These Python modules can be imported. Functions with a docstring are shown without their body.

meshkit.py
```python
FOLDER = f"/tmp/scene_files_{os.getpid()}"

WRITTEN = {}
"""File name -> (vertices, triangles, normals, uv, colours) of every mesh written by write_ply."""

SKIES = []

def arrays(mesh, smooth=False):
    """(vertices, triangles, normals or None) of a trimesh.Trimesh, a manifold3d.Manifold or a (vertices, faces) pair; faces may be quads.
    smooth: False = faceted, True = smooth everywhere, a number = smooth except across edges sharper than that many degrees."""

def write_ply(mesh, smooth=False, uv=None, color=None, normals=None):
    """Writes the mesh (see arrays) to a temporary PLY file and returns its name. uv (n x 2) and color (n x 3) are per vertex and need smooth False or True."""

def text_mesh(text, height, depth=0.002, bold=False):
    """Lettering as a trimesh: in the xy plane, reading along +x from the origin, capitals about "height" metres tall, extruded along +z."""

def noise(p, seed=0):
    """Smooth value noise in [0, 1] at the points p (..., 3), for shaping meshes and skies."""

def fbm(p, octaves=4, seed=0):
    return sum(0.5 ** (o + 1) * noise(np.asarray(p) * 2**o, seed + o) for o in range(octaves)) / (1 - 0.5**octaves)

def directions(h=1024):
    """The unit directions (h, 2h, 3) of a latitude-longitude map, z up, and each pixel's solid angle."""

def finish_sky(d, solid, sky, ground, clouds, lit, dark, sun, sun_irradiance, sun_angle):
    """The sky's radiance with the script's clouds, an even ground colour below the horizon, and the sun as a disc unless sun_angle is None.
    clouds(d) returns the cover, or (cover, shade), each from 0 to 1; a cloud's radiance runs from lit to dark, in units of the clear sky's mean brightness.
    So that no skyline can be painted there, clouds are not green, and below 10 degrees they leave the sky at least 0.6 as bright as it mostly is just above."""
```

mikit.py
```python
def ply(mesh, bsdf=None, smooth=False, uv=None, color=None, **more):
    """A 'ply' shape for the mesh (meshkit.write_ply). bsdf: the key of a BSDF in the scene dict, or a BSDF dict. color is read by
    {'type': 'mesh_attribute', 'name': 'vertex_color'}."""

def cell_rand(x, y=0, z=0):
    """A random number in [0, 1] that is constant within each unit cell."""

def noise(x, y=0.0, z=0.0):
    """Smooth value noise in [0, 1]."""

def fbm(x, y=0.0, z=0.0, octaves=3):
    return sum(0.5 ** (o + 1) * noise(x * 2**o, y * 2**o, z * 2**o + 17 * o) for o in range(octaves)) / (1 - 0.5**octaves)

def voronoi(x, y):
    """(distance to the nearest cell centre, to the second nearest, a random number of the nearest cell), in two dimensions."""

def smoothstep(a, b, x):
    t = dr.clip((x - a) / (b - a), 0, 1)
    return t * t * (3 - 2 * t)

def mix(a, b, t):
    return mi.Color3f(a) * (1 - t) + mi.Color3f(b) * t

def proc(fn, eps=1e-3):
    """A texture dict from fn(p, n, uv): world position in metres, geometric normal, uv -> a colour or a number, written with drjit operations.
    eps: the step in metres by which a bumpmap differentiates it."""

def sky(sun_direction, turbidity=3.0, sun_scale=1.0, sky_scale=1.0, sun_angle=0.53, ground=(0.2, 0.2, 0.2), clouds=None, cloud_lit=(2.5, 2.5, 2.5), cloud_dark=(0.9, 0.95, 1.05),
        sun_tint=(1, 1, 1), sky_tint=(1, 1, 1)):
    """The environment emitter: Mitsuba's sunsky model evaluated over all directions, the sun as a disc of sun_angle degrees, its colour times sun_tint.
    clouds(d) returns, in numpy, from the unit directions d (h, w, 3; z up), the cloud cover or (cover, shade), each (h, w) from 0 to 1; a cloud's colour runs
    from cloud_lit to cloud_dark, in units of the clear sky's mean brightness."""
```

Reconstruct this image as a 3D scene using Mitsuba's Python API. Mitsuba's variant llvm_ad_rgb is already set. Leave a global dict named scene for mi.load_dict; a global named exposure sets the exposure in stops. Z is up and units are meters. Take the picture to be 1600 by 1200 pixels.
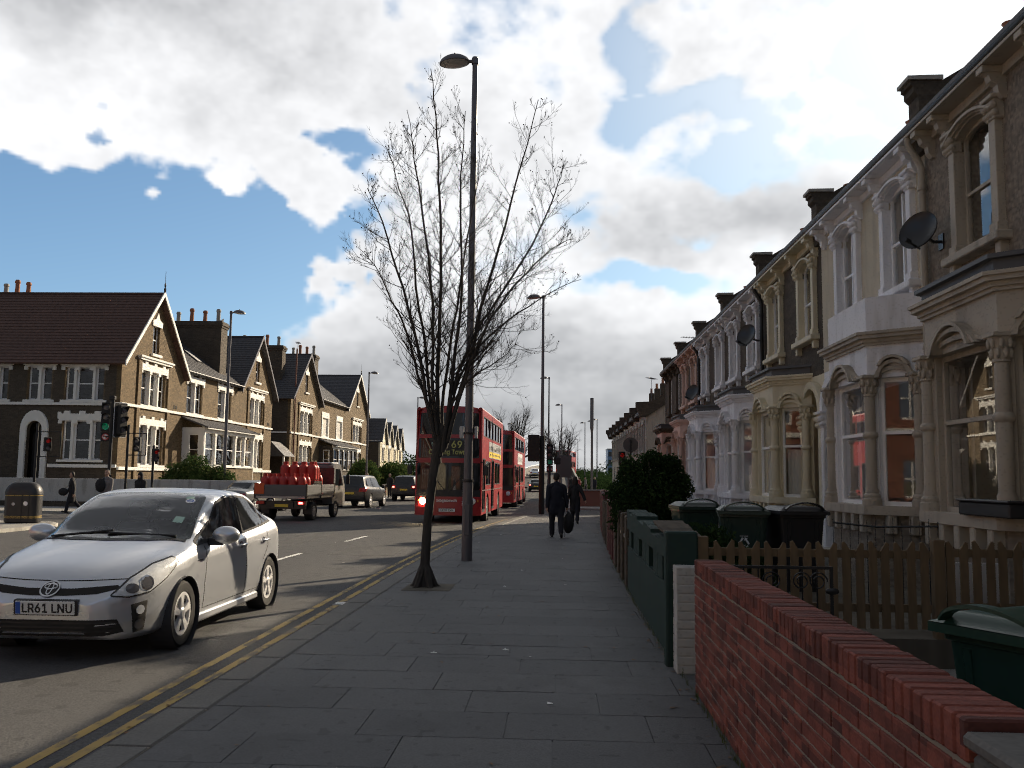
import math, random
import numpy as np, trimesh, shapely, shapely.affinity
from shapely.geometry import Polygon, box as sbox, Point, LineString
import manifold3d as m3
import drjit as dr
import mitsuba as mi
import mikit, meshkit

T = mi.ScalarTransform4f
# ---------------------------------------------------------------- camera, sky, exposure
F, ROLL, PITCH, YAW = 1420.0, 0.0125, math.atan(145 / 1420.0), math.atan(70 / 1420.0)
EYE = np.array([0, 0, 1.75])
FWD = np.array([-math.sin(YAW) * math.cos(PITCH), math.cos(YAW) * math.cos(PITCH), math.sin(PITCH)])
R0 = np.array([math.cos(YAW), math.sin(YAW), 0.0])
UP = math.cos(ROLL) * np.cross(R0, FWD) - math.sin(ROLL) * R0
SUN_AZ, SUN_EL = math.radians(35.2), math.radians(25.3)
SUN = [math.sin(SUN_AZ) * math.cos(SUN_EL), math.cos(SUN_AZ) * math.cos(SUN_EL), math.sin(SUN_EL)]
exposure = 2.05


def clouds(d):
    """Broken cumulus: banks given by azimuth and elevation in degrees, torn at the edges by noise; a grey deck overhead."""
    az = np.degrees(np.arctan2(d[..., 0], d[..., 1]))
    el = np.degrees(np.arcsin(np.clip(d[..., 2], -1, 1)))
    q = np.stack([az / 9.0, el / 6.2, 0 * az + 2.2], -1)
    w1 = meshkit.fbm(q * 0.9 + 7.7, 5, 5) - 0.5
    w2 = meshkit.fbm(q * 0.9 + 31.7, 5, 6) - 0.5
    w3 = meshkit.fbm(q * 3.6 + 3.3, 4, 8) - 0.5
    w4 = meshkit.fbm(q * 3.6 + 17.3, 4, 4) - 0.5
    A, E_ = az + 7 * w1 + 2.6 * w3, el + 5 * w2 + 2.2 * w4
    n1 = meshkit.fbm(q * 1.1 + 11.3, 6, 3) - 0.5
    n2 = meshkit.fbm(q * 4.2 + 4.1, 5, 9) - 0.5
    low = np.clip((11 - el) / 5, 0, 1)
    ql = np.stack([az / 22.0, el / 2.6, 0 * az + 5.1], -1)
    nl = meshkit.fbm(ql * 1.3 + 2.2, 5, 12) - 0.5
    n1, n2 = n1 * (1 - low) + 0.8 * nl * low, n2 * (1 - 0.75 * low)

    def blob(a, e, ra, re, k=1.0):
        return k * np.exp(-(((A - a) / ra) ** 2 + ((E_ - e) / re) ** 2))
    hole = blob(-25, 14.2, 7.5, 3.9, 1.5) + blob(-18, 13.6, 6, 3.4, 1.2) + blob(-34, 8, 10, 6.5, 1.9) + blob(-24, 8.5, 6, 3.5, 1.1) + blob(-13.2, 15.8, 2.4, 3.0, .8) + blob(-14.5, 20.2, 3.6, 0.9, .55)
    hole = hole + blob(-50, 12, 12, 7, .9) + blob(60, 25, 25, 9, .4) + blob(150, 30, 40, 12, .5) + blob(-110, 25, 25, 10, .5)
    hole = hole + blob(7.5, 22.8, 4.5, 1.1, .60) + blob(4.6, 26.5, 1.6, 3.2, .45) + blob(11.5, 19.0, 3.0, 1.0, .5) + blob(5.8, 12.0, 3.2, 0.9, .75) + blob(8.5, 15.2, 1.6, .8, .35) + blob(2.2, 29.5, 6, .8, .3) + blob(14, 28, 4, 2.0, .25) + blob(18.5, 24, 1.4, 1.8, .2) + blob(3, 16.8, 2, 1.1, .35)
    puff = blob(-32.0, 19.6, 4.6, 2.6, 1.7) + blob(-24, 21.8, 9, 2.4, 1.3) + blob(-14.6, 17.4, 2.6, 1.7, 2.0) + blob(-13.2, 15.4, 1.6, 1.0, .8) + blob(-13, 12.3, 3.2, 2.2, .85) + blob(-9, 9.8, 8.0, 2.3, .9) + blob(-24.6, 17.4, 1.6, .9, 1.7) + blob(-25.0, 14.0, 1.4, .5, 1.4) + blob(-33.0, 14.4, 2, .6, 1.5) + blob(-20.5, 17.8, 1.6, .8, 1.4) + blob(-20, 24, 10, 3.0, .6) + blob(-2, 4, 22, 3.2, .6)
    puff = puff * np.clip(0.75 + 2.6 * n2 + 1.2 * w3, 0.15, 1.6)
    f = 0.72 - hole + puff + 1.05 * n1 + 0.80 * n2
    cover = np.clip((f - 0.30) / 0.36, 0, 1)
    cover = cover * cover * (3 - 2 * cover)
    s = 0.16 + blob(-34, 27.5, 10, 4.4, .50) + blob(-19, 26.8, 8, 3.2, .26) + blob(-10, 23, 5, 2, .25) + blob(12.5, 16.6, 6.0, 2.0, .40) + blob(4.8, 14.8, 3.0, 1.6, .3) + blob(-12, 11.2, 2.6, 1.6, .3)
    s = s + 0.50 * np.exp(-((E_ - 5.2) / 2.6) ** 2) + 0.35 * np.exp(-(el / 3.0) ** 2) + blob(-5, 8.4, 9, 1.6, .35)
    s = s + 0.62 * n1 + 0.42 * n2 + 0.22 * (meshkit.fbm(q * 9.0 + 1.7, 3, 2) - 0.5)
    s = s + 0.95 * np.clip((np.abs(az - 5) - 42) / 22, 0, 1)
    glow = np.exp(-(((az - 31) / 13) ** 2 + ((el - 27) / 10) ** 2))
    deck = np.clip((el - 34) / 12, 0, 1) * (1 - np.exp(-(((az - 35) / 24) ** 2 + ((el - 26) / 13) ** 2)))
    shade = np.clip(s - 0.5 * glow + 0.95 * deck, 0, 1) * np.clip(cover * 1.4, 0, 1)
    cover = np.maximum(cover, np.clip(deck * 1.3, 0, 1))
    veil = 0.85 * np.exp(-(((az - 25) / 19) ** 2 + ((el - 27) / 12) ** 2))
    cover = np.maximum(cover, veil)
    trail = np.abs(el - (23.9 + 0.16 * (az - 9)))
    trail = np.where((az > 3.0) & (az < 9.0), np.exp(-(trail / 0.10) ** 2), 0) * 0.45
    return np.maximum(cover * 0.97, trail), shade


scene, labels = {}, {}
scene['camera'] = {'type': 'perspective', 'fov': math.degrees(2 * math.atan(800 / F)), 'fov_axis': 'x', 'near_clip': 0.05, 'far_clip': 6000.0,
                   'to_world': T().look_at(origin=EYE.tolist(), target=(EYE + FWD).tolist(), up=UP.tolist())}
scene['daylight'] = mikit.sky(SUN, turbidity=3.0, sun_scale=1.5, sun_tint=(0.92, 1.0, 1.17), sky_scale=1.0, ground=(0.12, 0.12, 0.12), clouds=clouds,
                              cloud_lit=(3.7, 3.7, 3.72), cloud_dark=(0.66, 0.68, 0.73), sky_tint=(0.86, 1.0, 1.12))

# ---------------------------------------------------------------- mesh helpers


class B:
    """Collects triangles of one mesh."""

    def __init__(self):
        self.v, self.f, self.n = [], [], 0

    def add(self, v, f, M=None):
        v = np.asarray(v, float)
        f = np.asarray(f, int)
        if f.ndim == 2 and f.shape[1] == 4:
            f = np.vstack([f[:, [0, 1, 2]], f[:, [0, 2, 3]]])
        if M is not None:
            v = v @ M[:3, :3].T + M[:3, 3]
        self.v.append(v)
        self.f.append(f + self.n)
        self.n += len(v)
        return self

    def tm(self, m, M=None):
        return self.add(m.vertices, m.faces, M)

    def join(self, b, M=None):
        v, f = b.get()
        return self.add(v, f, M)

    def get(self):
        return np.vstack(self.v), np.vstack(self.f)

    def hexa(self, p, M=None):
        return self.add(p, [[0, 3, 2, 1], [4, 5, 6, 7], [0, 1, 5, 4], [1, 2, 6, 5], [2, 3, 7, 6], [3, 0, 4, 7]], M)

    def box(self, x0, x1, y0, y1, z0, z1, M=None):
        return self.hexa([[x0, y0, z0], [x1, y0, z0], [x1, y1, z0], [x0, y1, z0], [x0, y0, z1], [x1, y0, z1], [x1, y1, z1], [x0, y1, z1]], M)

    def bev(self, x0, x1, y0, y1, z0, z1, b=0.01, M=None):
        """A box with its long edges chamfered."""
        lo, hi = np.array([x0, y0, z0]), np.array([x1, y1, z1])
        pts = []
        for sx in (0, 1):
            for sy in (0, 1):
                for sz in (0, 1):
                    c = np.where([sx, sy, sz], hi, lo).astype(float)
                    inw = np.where([sx, sy, sz], -b, b)
                    for k in range(3):
                        q = c + inw
                        q[k] = c[k]
                        pts.append(q)
        h = trimesh.convex.convex_hull(np.array(pts))
        return self.tm(h, M)

    def cyl(self, p0, p1, r0, r1=None, n=12, M=None, caps=True):
        return self.tube([p0, p1], [r0, r0 if r1 is None else r1], n, M, caps)

    def tube(self, pts, radii, n=8, M=None, caps=True):
        p = np.asarray(pts, float)
        r = np.broadcast_to(np.asarray(radii, float), (len(p),))
        t = np.gradient(p, axis=0) if len(p) > 2 else np.repeat((p[1:] - p[:1]), 2, 0)
        t = t / (np.linalg.norm(t, axis=1, keepdims=True) + 1e-12)
        ref = np.array([0, 0, 1.0]) if np.abs(t[:, 2]).mean() < 0.8 else np.array([1.0, 0, 0])
        a = np.cross(t, ref)
        a /= np.linalg.norm(a, axis=1, keepdims=True) + 1e-12
        b = np.cross(t, a)
        g = np.arange(n) * 2 * np.pi / n
        v = p[:, None] + r[:, None, None] * (np.cos(g)[None, :, None] * a[:, None] + np.sin(g)[None, :, None] * b[:, None])
        i, j = np.meshgrid(np.arange(len(p) - 1), np.arange(n), indexing='ij')
        q = np.stack([i * n + j, (i + 1) * n + j, (i + 1) * n + (j + 1) % n, i * n + (j + 1) % n], -1).reshape(-1, 4)
        f = np.vstack([q[:, [0, 1, 2]], q[:, [0, 2, 3]]])
        v = v.reshape(-1, 3)
        if caps:
            k = len(v)
            v = np.vstack([v, p[:1], p[-1:]])
            jj = np.arange(n)
            f = np.vstack([f, np.stack([np.full(n, k), jj, (jj + 1) % n], 1), np.stack([np.full(n, k + 1), (len(p) - 1) * n + (jj + 1) % n, (len(p) - 1) * n + jj], 1)])
        return self.add(v, f, M)

    def lathe(self, prof, n=16, at=(0, 0, 0), M=None):
        prof = np.asarray(prof, float)
        g = np.arange(n) * 2 * np.pi / n
        v = np.stack([prof[:, 0][:, None] * np.cos(g), prof[:, 0][:, None] * np.sin(g), np.repeat(prof[:, 1][:, None], n, 1)], -1).reshape(-1, 3) + np.asarray(at)
        i, j = np.meshgrid(np.arange(len(prof) - 1), np.arange(n), indexing='ij')
        q = np.stack([i * n + j, i * n + (j + 1) % n, (i + 1) * n + (j + 1) % n, (i + 1) * n + j], -1).reshape(-1, 4)
        return self.add(v, q, M)

    def prism(self, poly, h0, h1, M=None):
        """A shapely polygon (or point list) in (u, v), extruded along w from h0 to h1."""
        if not hasattr(poly, 'geom_type'):
            poly = Polygon(poly)
        for g in getattr(poly, 'geoms', [poly]):
            if g.area < 1e-9:
                continue
            m = trimesh.creation.extrude_polygon(g, h1 - h0, engine='earcut')
            v = np.array(m.vertices)
            v[:, 2] += h0
            self.add(v, m.faces, M)
        return self

    def ell(self, c, r, n=1, M=None):
        m = trimesh.creation.icosphere(n)
        return self.add(m.vertices * np.asarray(r) + np.asarray(c), m.faces, M)

    def grid(self, P):
        """P: (a, b, 3) points."""
        a, b = P.shape[:2]
        i, j = np.meshgrid(np.arange(a - 1), np.arange(b - 1), indexing='ij')
        q = np.stack([i * b + j, (i + 1) * b + j, (i + 1) * b + j + 1, i * b + j + 1], -1).reshape(-1, 4)
        return self.add(P.reshape(-1, 3), q)


def frame(o, ux, uy, uz):
    M = np.eye(4)
    M[:3, 0], M[:3, 1], M[:3, 2], M[:3, 3] = ux, uy, uz, o
    return M


def place(x, y, z=0, deg=0):
    a = math.radians(deg)
    return frame((x, y, z), (math.cos(a), math.sin(a), 0), (-math.sin(a), math.cos(a), 0), (0, 0, 1))


def key(name):
    """The next free key of that name."""
    k, i = name, 0
    while k in TAKEN:
        i += 1
        k = f'{name}_{i:03d}'
    TAKEN.add(k)
    return k


TAKEN = set()


def put(name, mesh, bsdf, parent=None, smooth=False, M=None, **more):
    """One entry of the scene; returns its key."""
    k = key((parent + '__' if parent else '') + name)
    if isinstance(mesh, B):
        mesh = mesh.get()
    if M is not None:
        v, f = mesh
        mesh = (v @ M[:3, :3].T + M[:3, 3], f if np.linalg.det(M[:3, :3]) > 0 else f[:, ::-1])
    scene[k] = mikit.ply(mesh, bsdf, smooth=smooth, **more)
    return k


def thing(name, label, cat, group=None):
    k = key(name)
    labels[k] = {'label': label, 'category': cat}
    if group:
        labels[k]['group'] = group
    return k


def tag(k, label=None, cat=None, group=None, kind=None):
    d = labels.setdefault(k, {})
    for a, b in (('label', label), ('category', cat), ('group', group), ('kind', kind)):
        if b:
            d[a] = b
    return k


def struct(name, mesh, bsdf, label=None, **kw):
    return tag(put(name, mesh, bsdf, **kw), label, kind='structure')


def copy_thing(src, label, M, group=None, cat=None):
    """A copy of a thing with copies of its parts, moved by the 4 x 4 matrix M (relative to the source's place)."""
    base = src.split('__')[0]
    root = base.rstrip('0123456789').rstrip('_') if base[-1].isdigit() else base
    k = thing(root, label, cat or labels[src]['category'], group or labels[src].get('group'))
    for s in [s for s in scene if s == src or s.startswith(src + '__')]:
        d = dict(scene[s])
        d['to_world'] = T((M @ (np.array(T(d['to_world']).matrix) if 'to_world' in d else np.eye(4))).tolist())
        scene[k + s[len(src):]] = d
        TAKEN.add(k + s[len(src):])
        if s != src and s in labels:
            labels[k + s[len(src):]] = dict(labels[s])
    return k


# ---------------------------------------------------------------- materials
def mat(name, color, rough=0.6, two=True, **kw):
    if isinstance(color, (tuple, list)):
        color = {'type': 'rgb', 'value': list(color)}
    b = {'type': 'principled', 'base_color': color, 'roughness': rough, **kw}
    scene[name] = {'type': 'twosided', 'bsdf': b} if two else b
    return name


def bumped(name, fn, scale, eps=2e-3):
    inner = scene[name]['bsdf']
    scene[name] = {'type': 'twosided', 'bsdf': {'type': 'bumpmap', 'arbitrary': mikit.proc(fn, eps), 'scale': scale, 'bsdf': inner}}


N, FB, CR, SS, MX = mikit.noise, mikit.fbm, mikit.cell_rand, mikit.smoothstep, mikit.mix


def asphalt_c(p, n, uv):
    big = FB(p.x * 0.5, p.y * 0.12, 0, 3)
    wheel = FB(p.x * 0.9 + 3, p.y * 0.03, 2, 2)
    grit = N(p.x * 90, p.y * 90, 0)
    seam = SS(0.5, 0.53, N(p.x * 0.35, p.y * 0.09, 5))
    spot = SS(0.80, 0.84, N(p.x * 6, p.y * 6, 9))
    c = MX((0.050, 0.050, 0.052), (0.086, 0.085, 0.085), 0.45 * big + 0.35 * wheel + 0.1 * seam)
    return c * (0.72 + 0.56 * grit) * (1 - 0.25 * spot)


mat('asphalt', mikit.proc(asphalt_c), 0.82)
bumped('asphalt', lambda p, n, uv: N(p.x * 70, p.y * 70, 1) + 0.5 * N(p.x * 160, p.y * 160, 1), 0.004)


def slab_c(p, n, uv):
    row = dr.floor((p.y - 1.5) / 0.635)
    tone = CR(row, dr.floor((p.x + 20 + 0.31 * row) / 0.95), 2)
    big = FB(p.x * 0.9, p.y * 0.9, 3, 3)
    grit = N(p.x * 110, p.y * 110, 0)
    gum = SS(0.875, 0.895, N(p.x * 14, p.y * 14, 3))
    stain = SS(0.55, 0.75, FB(p.x * 2.1, p.y * 2.1, 8, 4))
    c = MX((0.071, 0.073, 0.077), (0.108, 0.110, 0.113), 0.55 * tone + 0.45 * big) * (0.82 + 0.36 * grit)
    return c * (1 - 0.14 * stain) * (1 - 0.30 * gum)


mat('paving', mikit.proc(slab_c), 0.75)
bumped('paving', lambda p, n, uv: N(p.x * 60, p.y * 60, 1), 0.002)


def concrete_c(p, n, uv):
    a = FB(p.x * 1.7, p.y * 1.7, p.z * 1.7, 4)
    g = N(p.x * 80, p.y * 80, p.z * 80)
    return MX((0.16, 0.155, 0.145), (0.27, 0.26, 0.245), a) * (0.8 + 0.4 * g)


mat('concrete', mikit.proc(concrete_c), 0.8)
mat('granite', mikit.proc(lambda p, n, uv: concrete_c(p, n, uv) * 0.52), 0.75)


def red_brick_c(p, n, uv):
    r = CR(dr.floor(p.y / 0.118), dr.floor((p.z + 0.003) / 0.075), 4)
    g = FB(p.x * 25, p.y * 25, p.z * 25, 3)
    s = N(p.x * 130, p.y * 130, p.z * 130)
    soot = SS(0.52, 0.75, FB(p.x * 4, p.y * 4, p.z * 4, 3))
    c = MX((0.080, 0.024, 0.019), (0.215, 0.058, 0.040), r) * (0.75 + 0.5 * g) * (0.85 + 0.3 * s)
    return c * (1 - 0.3 * soot)


mat('red_brick', mikit.proc(red_brick_c), 0.8)
bumped('red_brick', lambda p, n, uv: N(p.x * 90, p.y * 90, p.z * 90) + N(p.x * 30, p.y * 30, p.z * 30), 0.0025)


def wall_bricks(p, n, dark, light, mortar, scale=1.0):
    """Brickwork seen too far off to build: courses, joints, tone of each brick."""
    along = dr.select(dr.abs(n.x) > 0.6, p.y, p.x)
    zr = (p.z + 7) / (0.075 * scale)
    row = dr.floor(zr)
    a = (along + 300) / (0.225 * scale) + 0.5 * (row - 2 * dr.floor(row / 2))
    fz, fa = zr - row, a - dr.floor(a)
    joint = 1 - SS(0.0, 0.10, fz - 0.03) * SS(0.0, 0.05, fa - 0.01)
    r = CR(row, dr.floor(a), 7)
    big = FB(along * 0.6, p.z * 0.6, 4, 4)
    c = MX(dark, light, 0.6 * r + 0.4 * big)
    return MX(c * (0.7 + 0.6 * N(along * 30, p.z * 30, 1)), mortar, joint * 0.7)


mat('stock_brick', mikit.proc(lambda p, n, uv: wall_bricks(p, n, (0.070, 0.047, 0.022), (0.185, 0.126, 0.062), (0.105, 0.085, 0.060))), 0.85)
mat('sooty_brick', mikit.proc(lambda p, n, uv: wall_bricks(p, n, (0.042, 0.034, 0.026), (0.095, 0.073, 0.050), (0.070, 0.064, 0.056))), 0.85)  # dark brick; on the villa side walls the shade is put into this colour
mat('brown_brick', mikit.proc(lambda p, n, uv: wall_bricks(p, n, (0.175, 0.145, 0.115), (0.24, 0.20, 0.16), (0.19, 0.165, 0.135))), 0.85)
for k in ('stock_brick', 'sooty_brick', 'brown_brick'):
    bumped(k, lambda p, n, uv: SS(0.0, 0.14, (p.z + 7) / 0.075 - dr.floor((p.z + 7) / 0.075)) + 0.35 * N(p.y * 22, p.x * 22, p.z * 34), 0.008, 4e-3)


def grime(a, b, dirt, amount):
    def fn(p, n, uv):
        g = FB(p.x * 2.3, p.y * 2.3, p.z * 2.3, 4)
        run = SS(0.5, 0.78, FB(p.x * 7 + 3, p.y * 7, p.z * 0.9, 4))
        fleck = SS(0.7, 0.8, N(p.x * 40, p.y * 40, p.z * 40))
        c = MX(a, b, g)
        return MX(c, dirt, amount * (0.75 * run + 0.35 * fleck))
    return mikit.proc(fn)


mat('white_render', grime((0.66, 0.66, 0.69), (0.74, 0.74, 0.77), (0.33, 0.31, 0.28), 0.5), 0.6)
mat('cream_render', grime((0.56, 0.50, 0.36), (0.63, 0.57, 0.42), (0.30, 0.26, 0.18), 0.40), 0.6)
mat('beige_render', grime((0.36, 0.315, 0.255), (0.42, 0.37, 0.30), (0.17, 0.145, 0.115), 0.6), 0.65)
mat('pebbledash', grime((0.47, 0.42, 0.32), (0.55, 0.49, 0.38), (0.27, 0.24, 0.19), 0.5), 0.85)
mat('salmon_render', grime((0.54, 0.36, 0.30), (0.60, 0.41, 0.34), (0.30, 0.22, 0.19), 0.4), 0.65)
mat('grey_stone', grime((0.30, 0.29, 0.26), (0.38, 0.365, 0.33), (0.15, 0.145, 0.12), 0.6), 0.8)
bumped('pebbledash', lambda p, n, uv: N(p.x * 45, p.y * 45, p.z * 45), 0.012)


def tile_fn(a, b):
    def fn(p, n, uv):
        r = CR(dr.floor((p.y + p.x * 0.0) / 0.17), dr.floor(p.z / 0.06), dr.floor(p.x / 0.17))
        g = FB(p.x * 0.8, p.y * 0.8, p.z * 0.8, 4)
        return MX(a, b, 0.55 * r + 0.45 * g)
    return mikit.proc(fn)


mat('red_tile', tile_fn((0.060, 0.034, 0.028), (0.125, 0.066, 0.050)), 0.75)
mat('slate', tile_fn((0.040, 0.040, 0.046), (0.085, 0.083, 0.088)), 0.6)
mat('bark', mikit.proc(lambda p, n, uv: MX((0.022, 0.019, 0.017), (0.062, 0.054, 0.047), FB(p.x * 26, p.y * 26, p.z * 6, 4))), 0.9)
bumped('bark', lambda p, n, uv: FB(p.x * 40, p.y * 40, p.z * 9, 3), 0.02)
mat('soil', mikit.proc(lambda p, n, uv: MX((0.05, 0.045, 0.036), (0.13, 0.115, 0.09), FB(p.x * 5, p.y * 5, 0, 5))), 0.95)
mat('fence_wood', mikit.proc(lambda p, n, uv: MX((0.085, 0.058, 0.030), (0.175, 0.120, 0.066), FB(p.x * 30 + p.z * 2, p.y * 30, p.z * 3, 4))), 0.75)
mat('hillside', mikit.proc(lambda p, n, uv: MX((0.040, 0.046, 0.026), (0.105, 0.095, 0.060), FB(p.x * 0.22, p.y * 0.22, p.z * 0.5, 5))), 0.95)
# plain colours
mat('white_paint', (0.72, 0.72, 0.72), 0.45)
mat('upvc', (0.78, 0.78, 0.79), 0.3)
mat('window_grey', (0.42, 0.42, 0.42), 0.4)
mat('lintel_white', (0.70, 0.69, 0.65), 0.6)
mat('black_metal', (0.018, 0.018, 0.020), 0.35)
mat('black_plastic', (0.020, 0.020, 0.022), 0.45)
mat('lead', (0.075, 0.078, 0.085), 0.55)
mat('dark_gap', (0.022, 0.021, 0.020), 0.9)
mat('mortar', (0.23, 0.20, 0.165), 0.9)
mat('lamp_steel', (0.120, 0.115, 0.125), 0.42, metallic=0.3)
mat('galvanised', (0.36, 0.37, 0.38), 0.4, metallic=0.6)
mat('line_yellow', mikit.proc(lambda p, n, uv: MX((0.36, 0.235, 0.06), (0.13, 0.105, 0.07), SS(0.44, 0.68, FB(p.x * 14, p.y * 5, 0, 4)))), 0.7)
mat('line_white', mikit.proc(lambda p, n, uv: MX((0.58, 0.58, 0.56), (0.14, 0.14, 0.14), SS(0.52, 0.70, FB(p.x * 12, p.y * 5, 2, 4)))), 0.7)
mat('bin_green', (0.022, 0.062, 0.046), 0.34)
mat('bin_dark_green', (0.014, 0.036, 0.028), 0.42)
mat('green_paint', grime((0.009, 0.028, 0.024), (0.014, 0.038, 0.032), (0.030, 0.032, 0.029), 0.6), 0.8)
mat('curtain', (0.52, 0.50, 0.46), 0.9)
mat('room_plaster', (0.50, 0.47, 0.42), 0.9)
mat('block_brick', mikit.proc(lambda p, n, uv: wall_bricks(p, n, (0.16, 0.060, 0.040), (0.27, 0.105, 0.070), (0.22, 0.17, 0.14))), 0.85)
mat('clay_pot', (0.30, 0.13, 0.075), 0.8)
mat('terracotta', (0.17, 0.075, 0.055), 0.8)
mat('worn_white', grime((0.36, 0.355, 0.34), (0.46, 0.45, 0.43), (0.17, 0.16, 0.14), 0.7), 0.7)
mat('dark_red', (0.085, 0.022, 0.024), 0.6)
scene['pane_glass'] = {'type': 'thindielectric', 'int_ior': 1.55}
# ---------------------------------------------------------------- ground, roads, pavements
rng = np.random.default_rng(7)


def kerb_x(y):
    return -2.72 + 0.0022 * np.maximum(0, np.asarray(y, float) - 15) ** 2


def left_kerb_x(y):
    t = np.clip((np.asarray(y, float) - 45) / 9, 0, 1)
    return -15.6 + 3.9 * t * t * (3 - 2 * t)


def rise(y):
    t = np.clip((np.asarray(y, float) - 100) / 95, 0, 1)
    return 3.0 * t * t * (3 - 2 * t)


def wall_x(y):
    return 1.10 + 0.0009 * np.maximum(0, np.asarray(y, float) - 8) ** 2


g = B().add([[-3000, -3000, -0.05], [3000, -3000, -0.05], [3000, 4000, -0.05], [-3000, 4000, -0.05]], [[0, 1, 2, 3]])
struct('ground', g, 'hillside', 'level ground under and beyond the whole street')
ys = np.concatenate([np.linspace(-40, 100, 12), np.linspace(104, 200, 20), [260.0]])
P = np.stack([np.stack([np.full(len(ys), x), ys, rise(ys)], -1) for x in (-60.0, -12.5, 1.5, 40.0)], 1)
P[ys > 100, 0, 0] = -13.5
P[ys > 100, 3, 0] = 3.0
struct('road', B().grid(P), 'asphalt', 'grey asphalt road running to the rise with long shadows across it')


def arc(cx, cy, r, a0, a1, n=7):
    return [(cx + r * math.cos(math.radians(a)), cy + r * math.sin(math.radians(a))) for a in np.linspace(a0, a1, n)]


yy = np.linspace(-8, 38.3, 40)
edge = list(zip(kerb_x(yy).tolist(), yy.tolist()))
cx = float(kerb_x(38.3)) + 2.8
edge_far = arc(cx, 38.4, 2.8, 180, 90)
pav = Polygon(edge + edge_far + [(5.5, 41.2), (5.5, 38)] + [(float(wall_x(y)) + 0.12, y) for y in np.linspace(38, -8, 30)])
inner = pav.buffer(-0.30)
struct('pavement', B().prism(pav.buffer(-0.29), -0.02, 0.090), 'lead', 'footway of grey slabs along the garden walls')
left_area = Polygon(edge + edge_far + [(8, 41.2), (8, -8)]).buffer(-0.30)
r = 0
count = 0
slabs = []
for y in np.arange(1.5, 40.9, 0.635):
    off = (0.31 * r) % 0.95
    for x in np.arange(-20, 4, 0.95):
        xx = x + 0.0 - off
        q = sbox(xx + 0.0035, y + 0.0035, xx + 0.9465, y + 0.6315).intersection(left_area)
        q = q.intersection(sbox(-20, -8, float(wall_x(y + 0.3)) + 0.10, 42))
        if q.is_empty or q.area < 0.012 or q.geom_type != 'Polygon':
            continue
        slabs.append(q)
    r += 1
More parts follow.
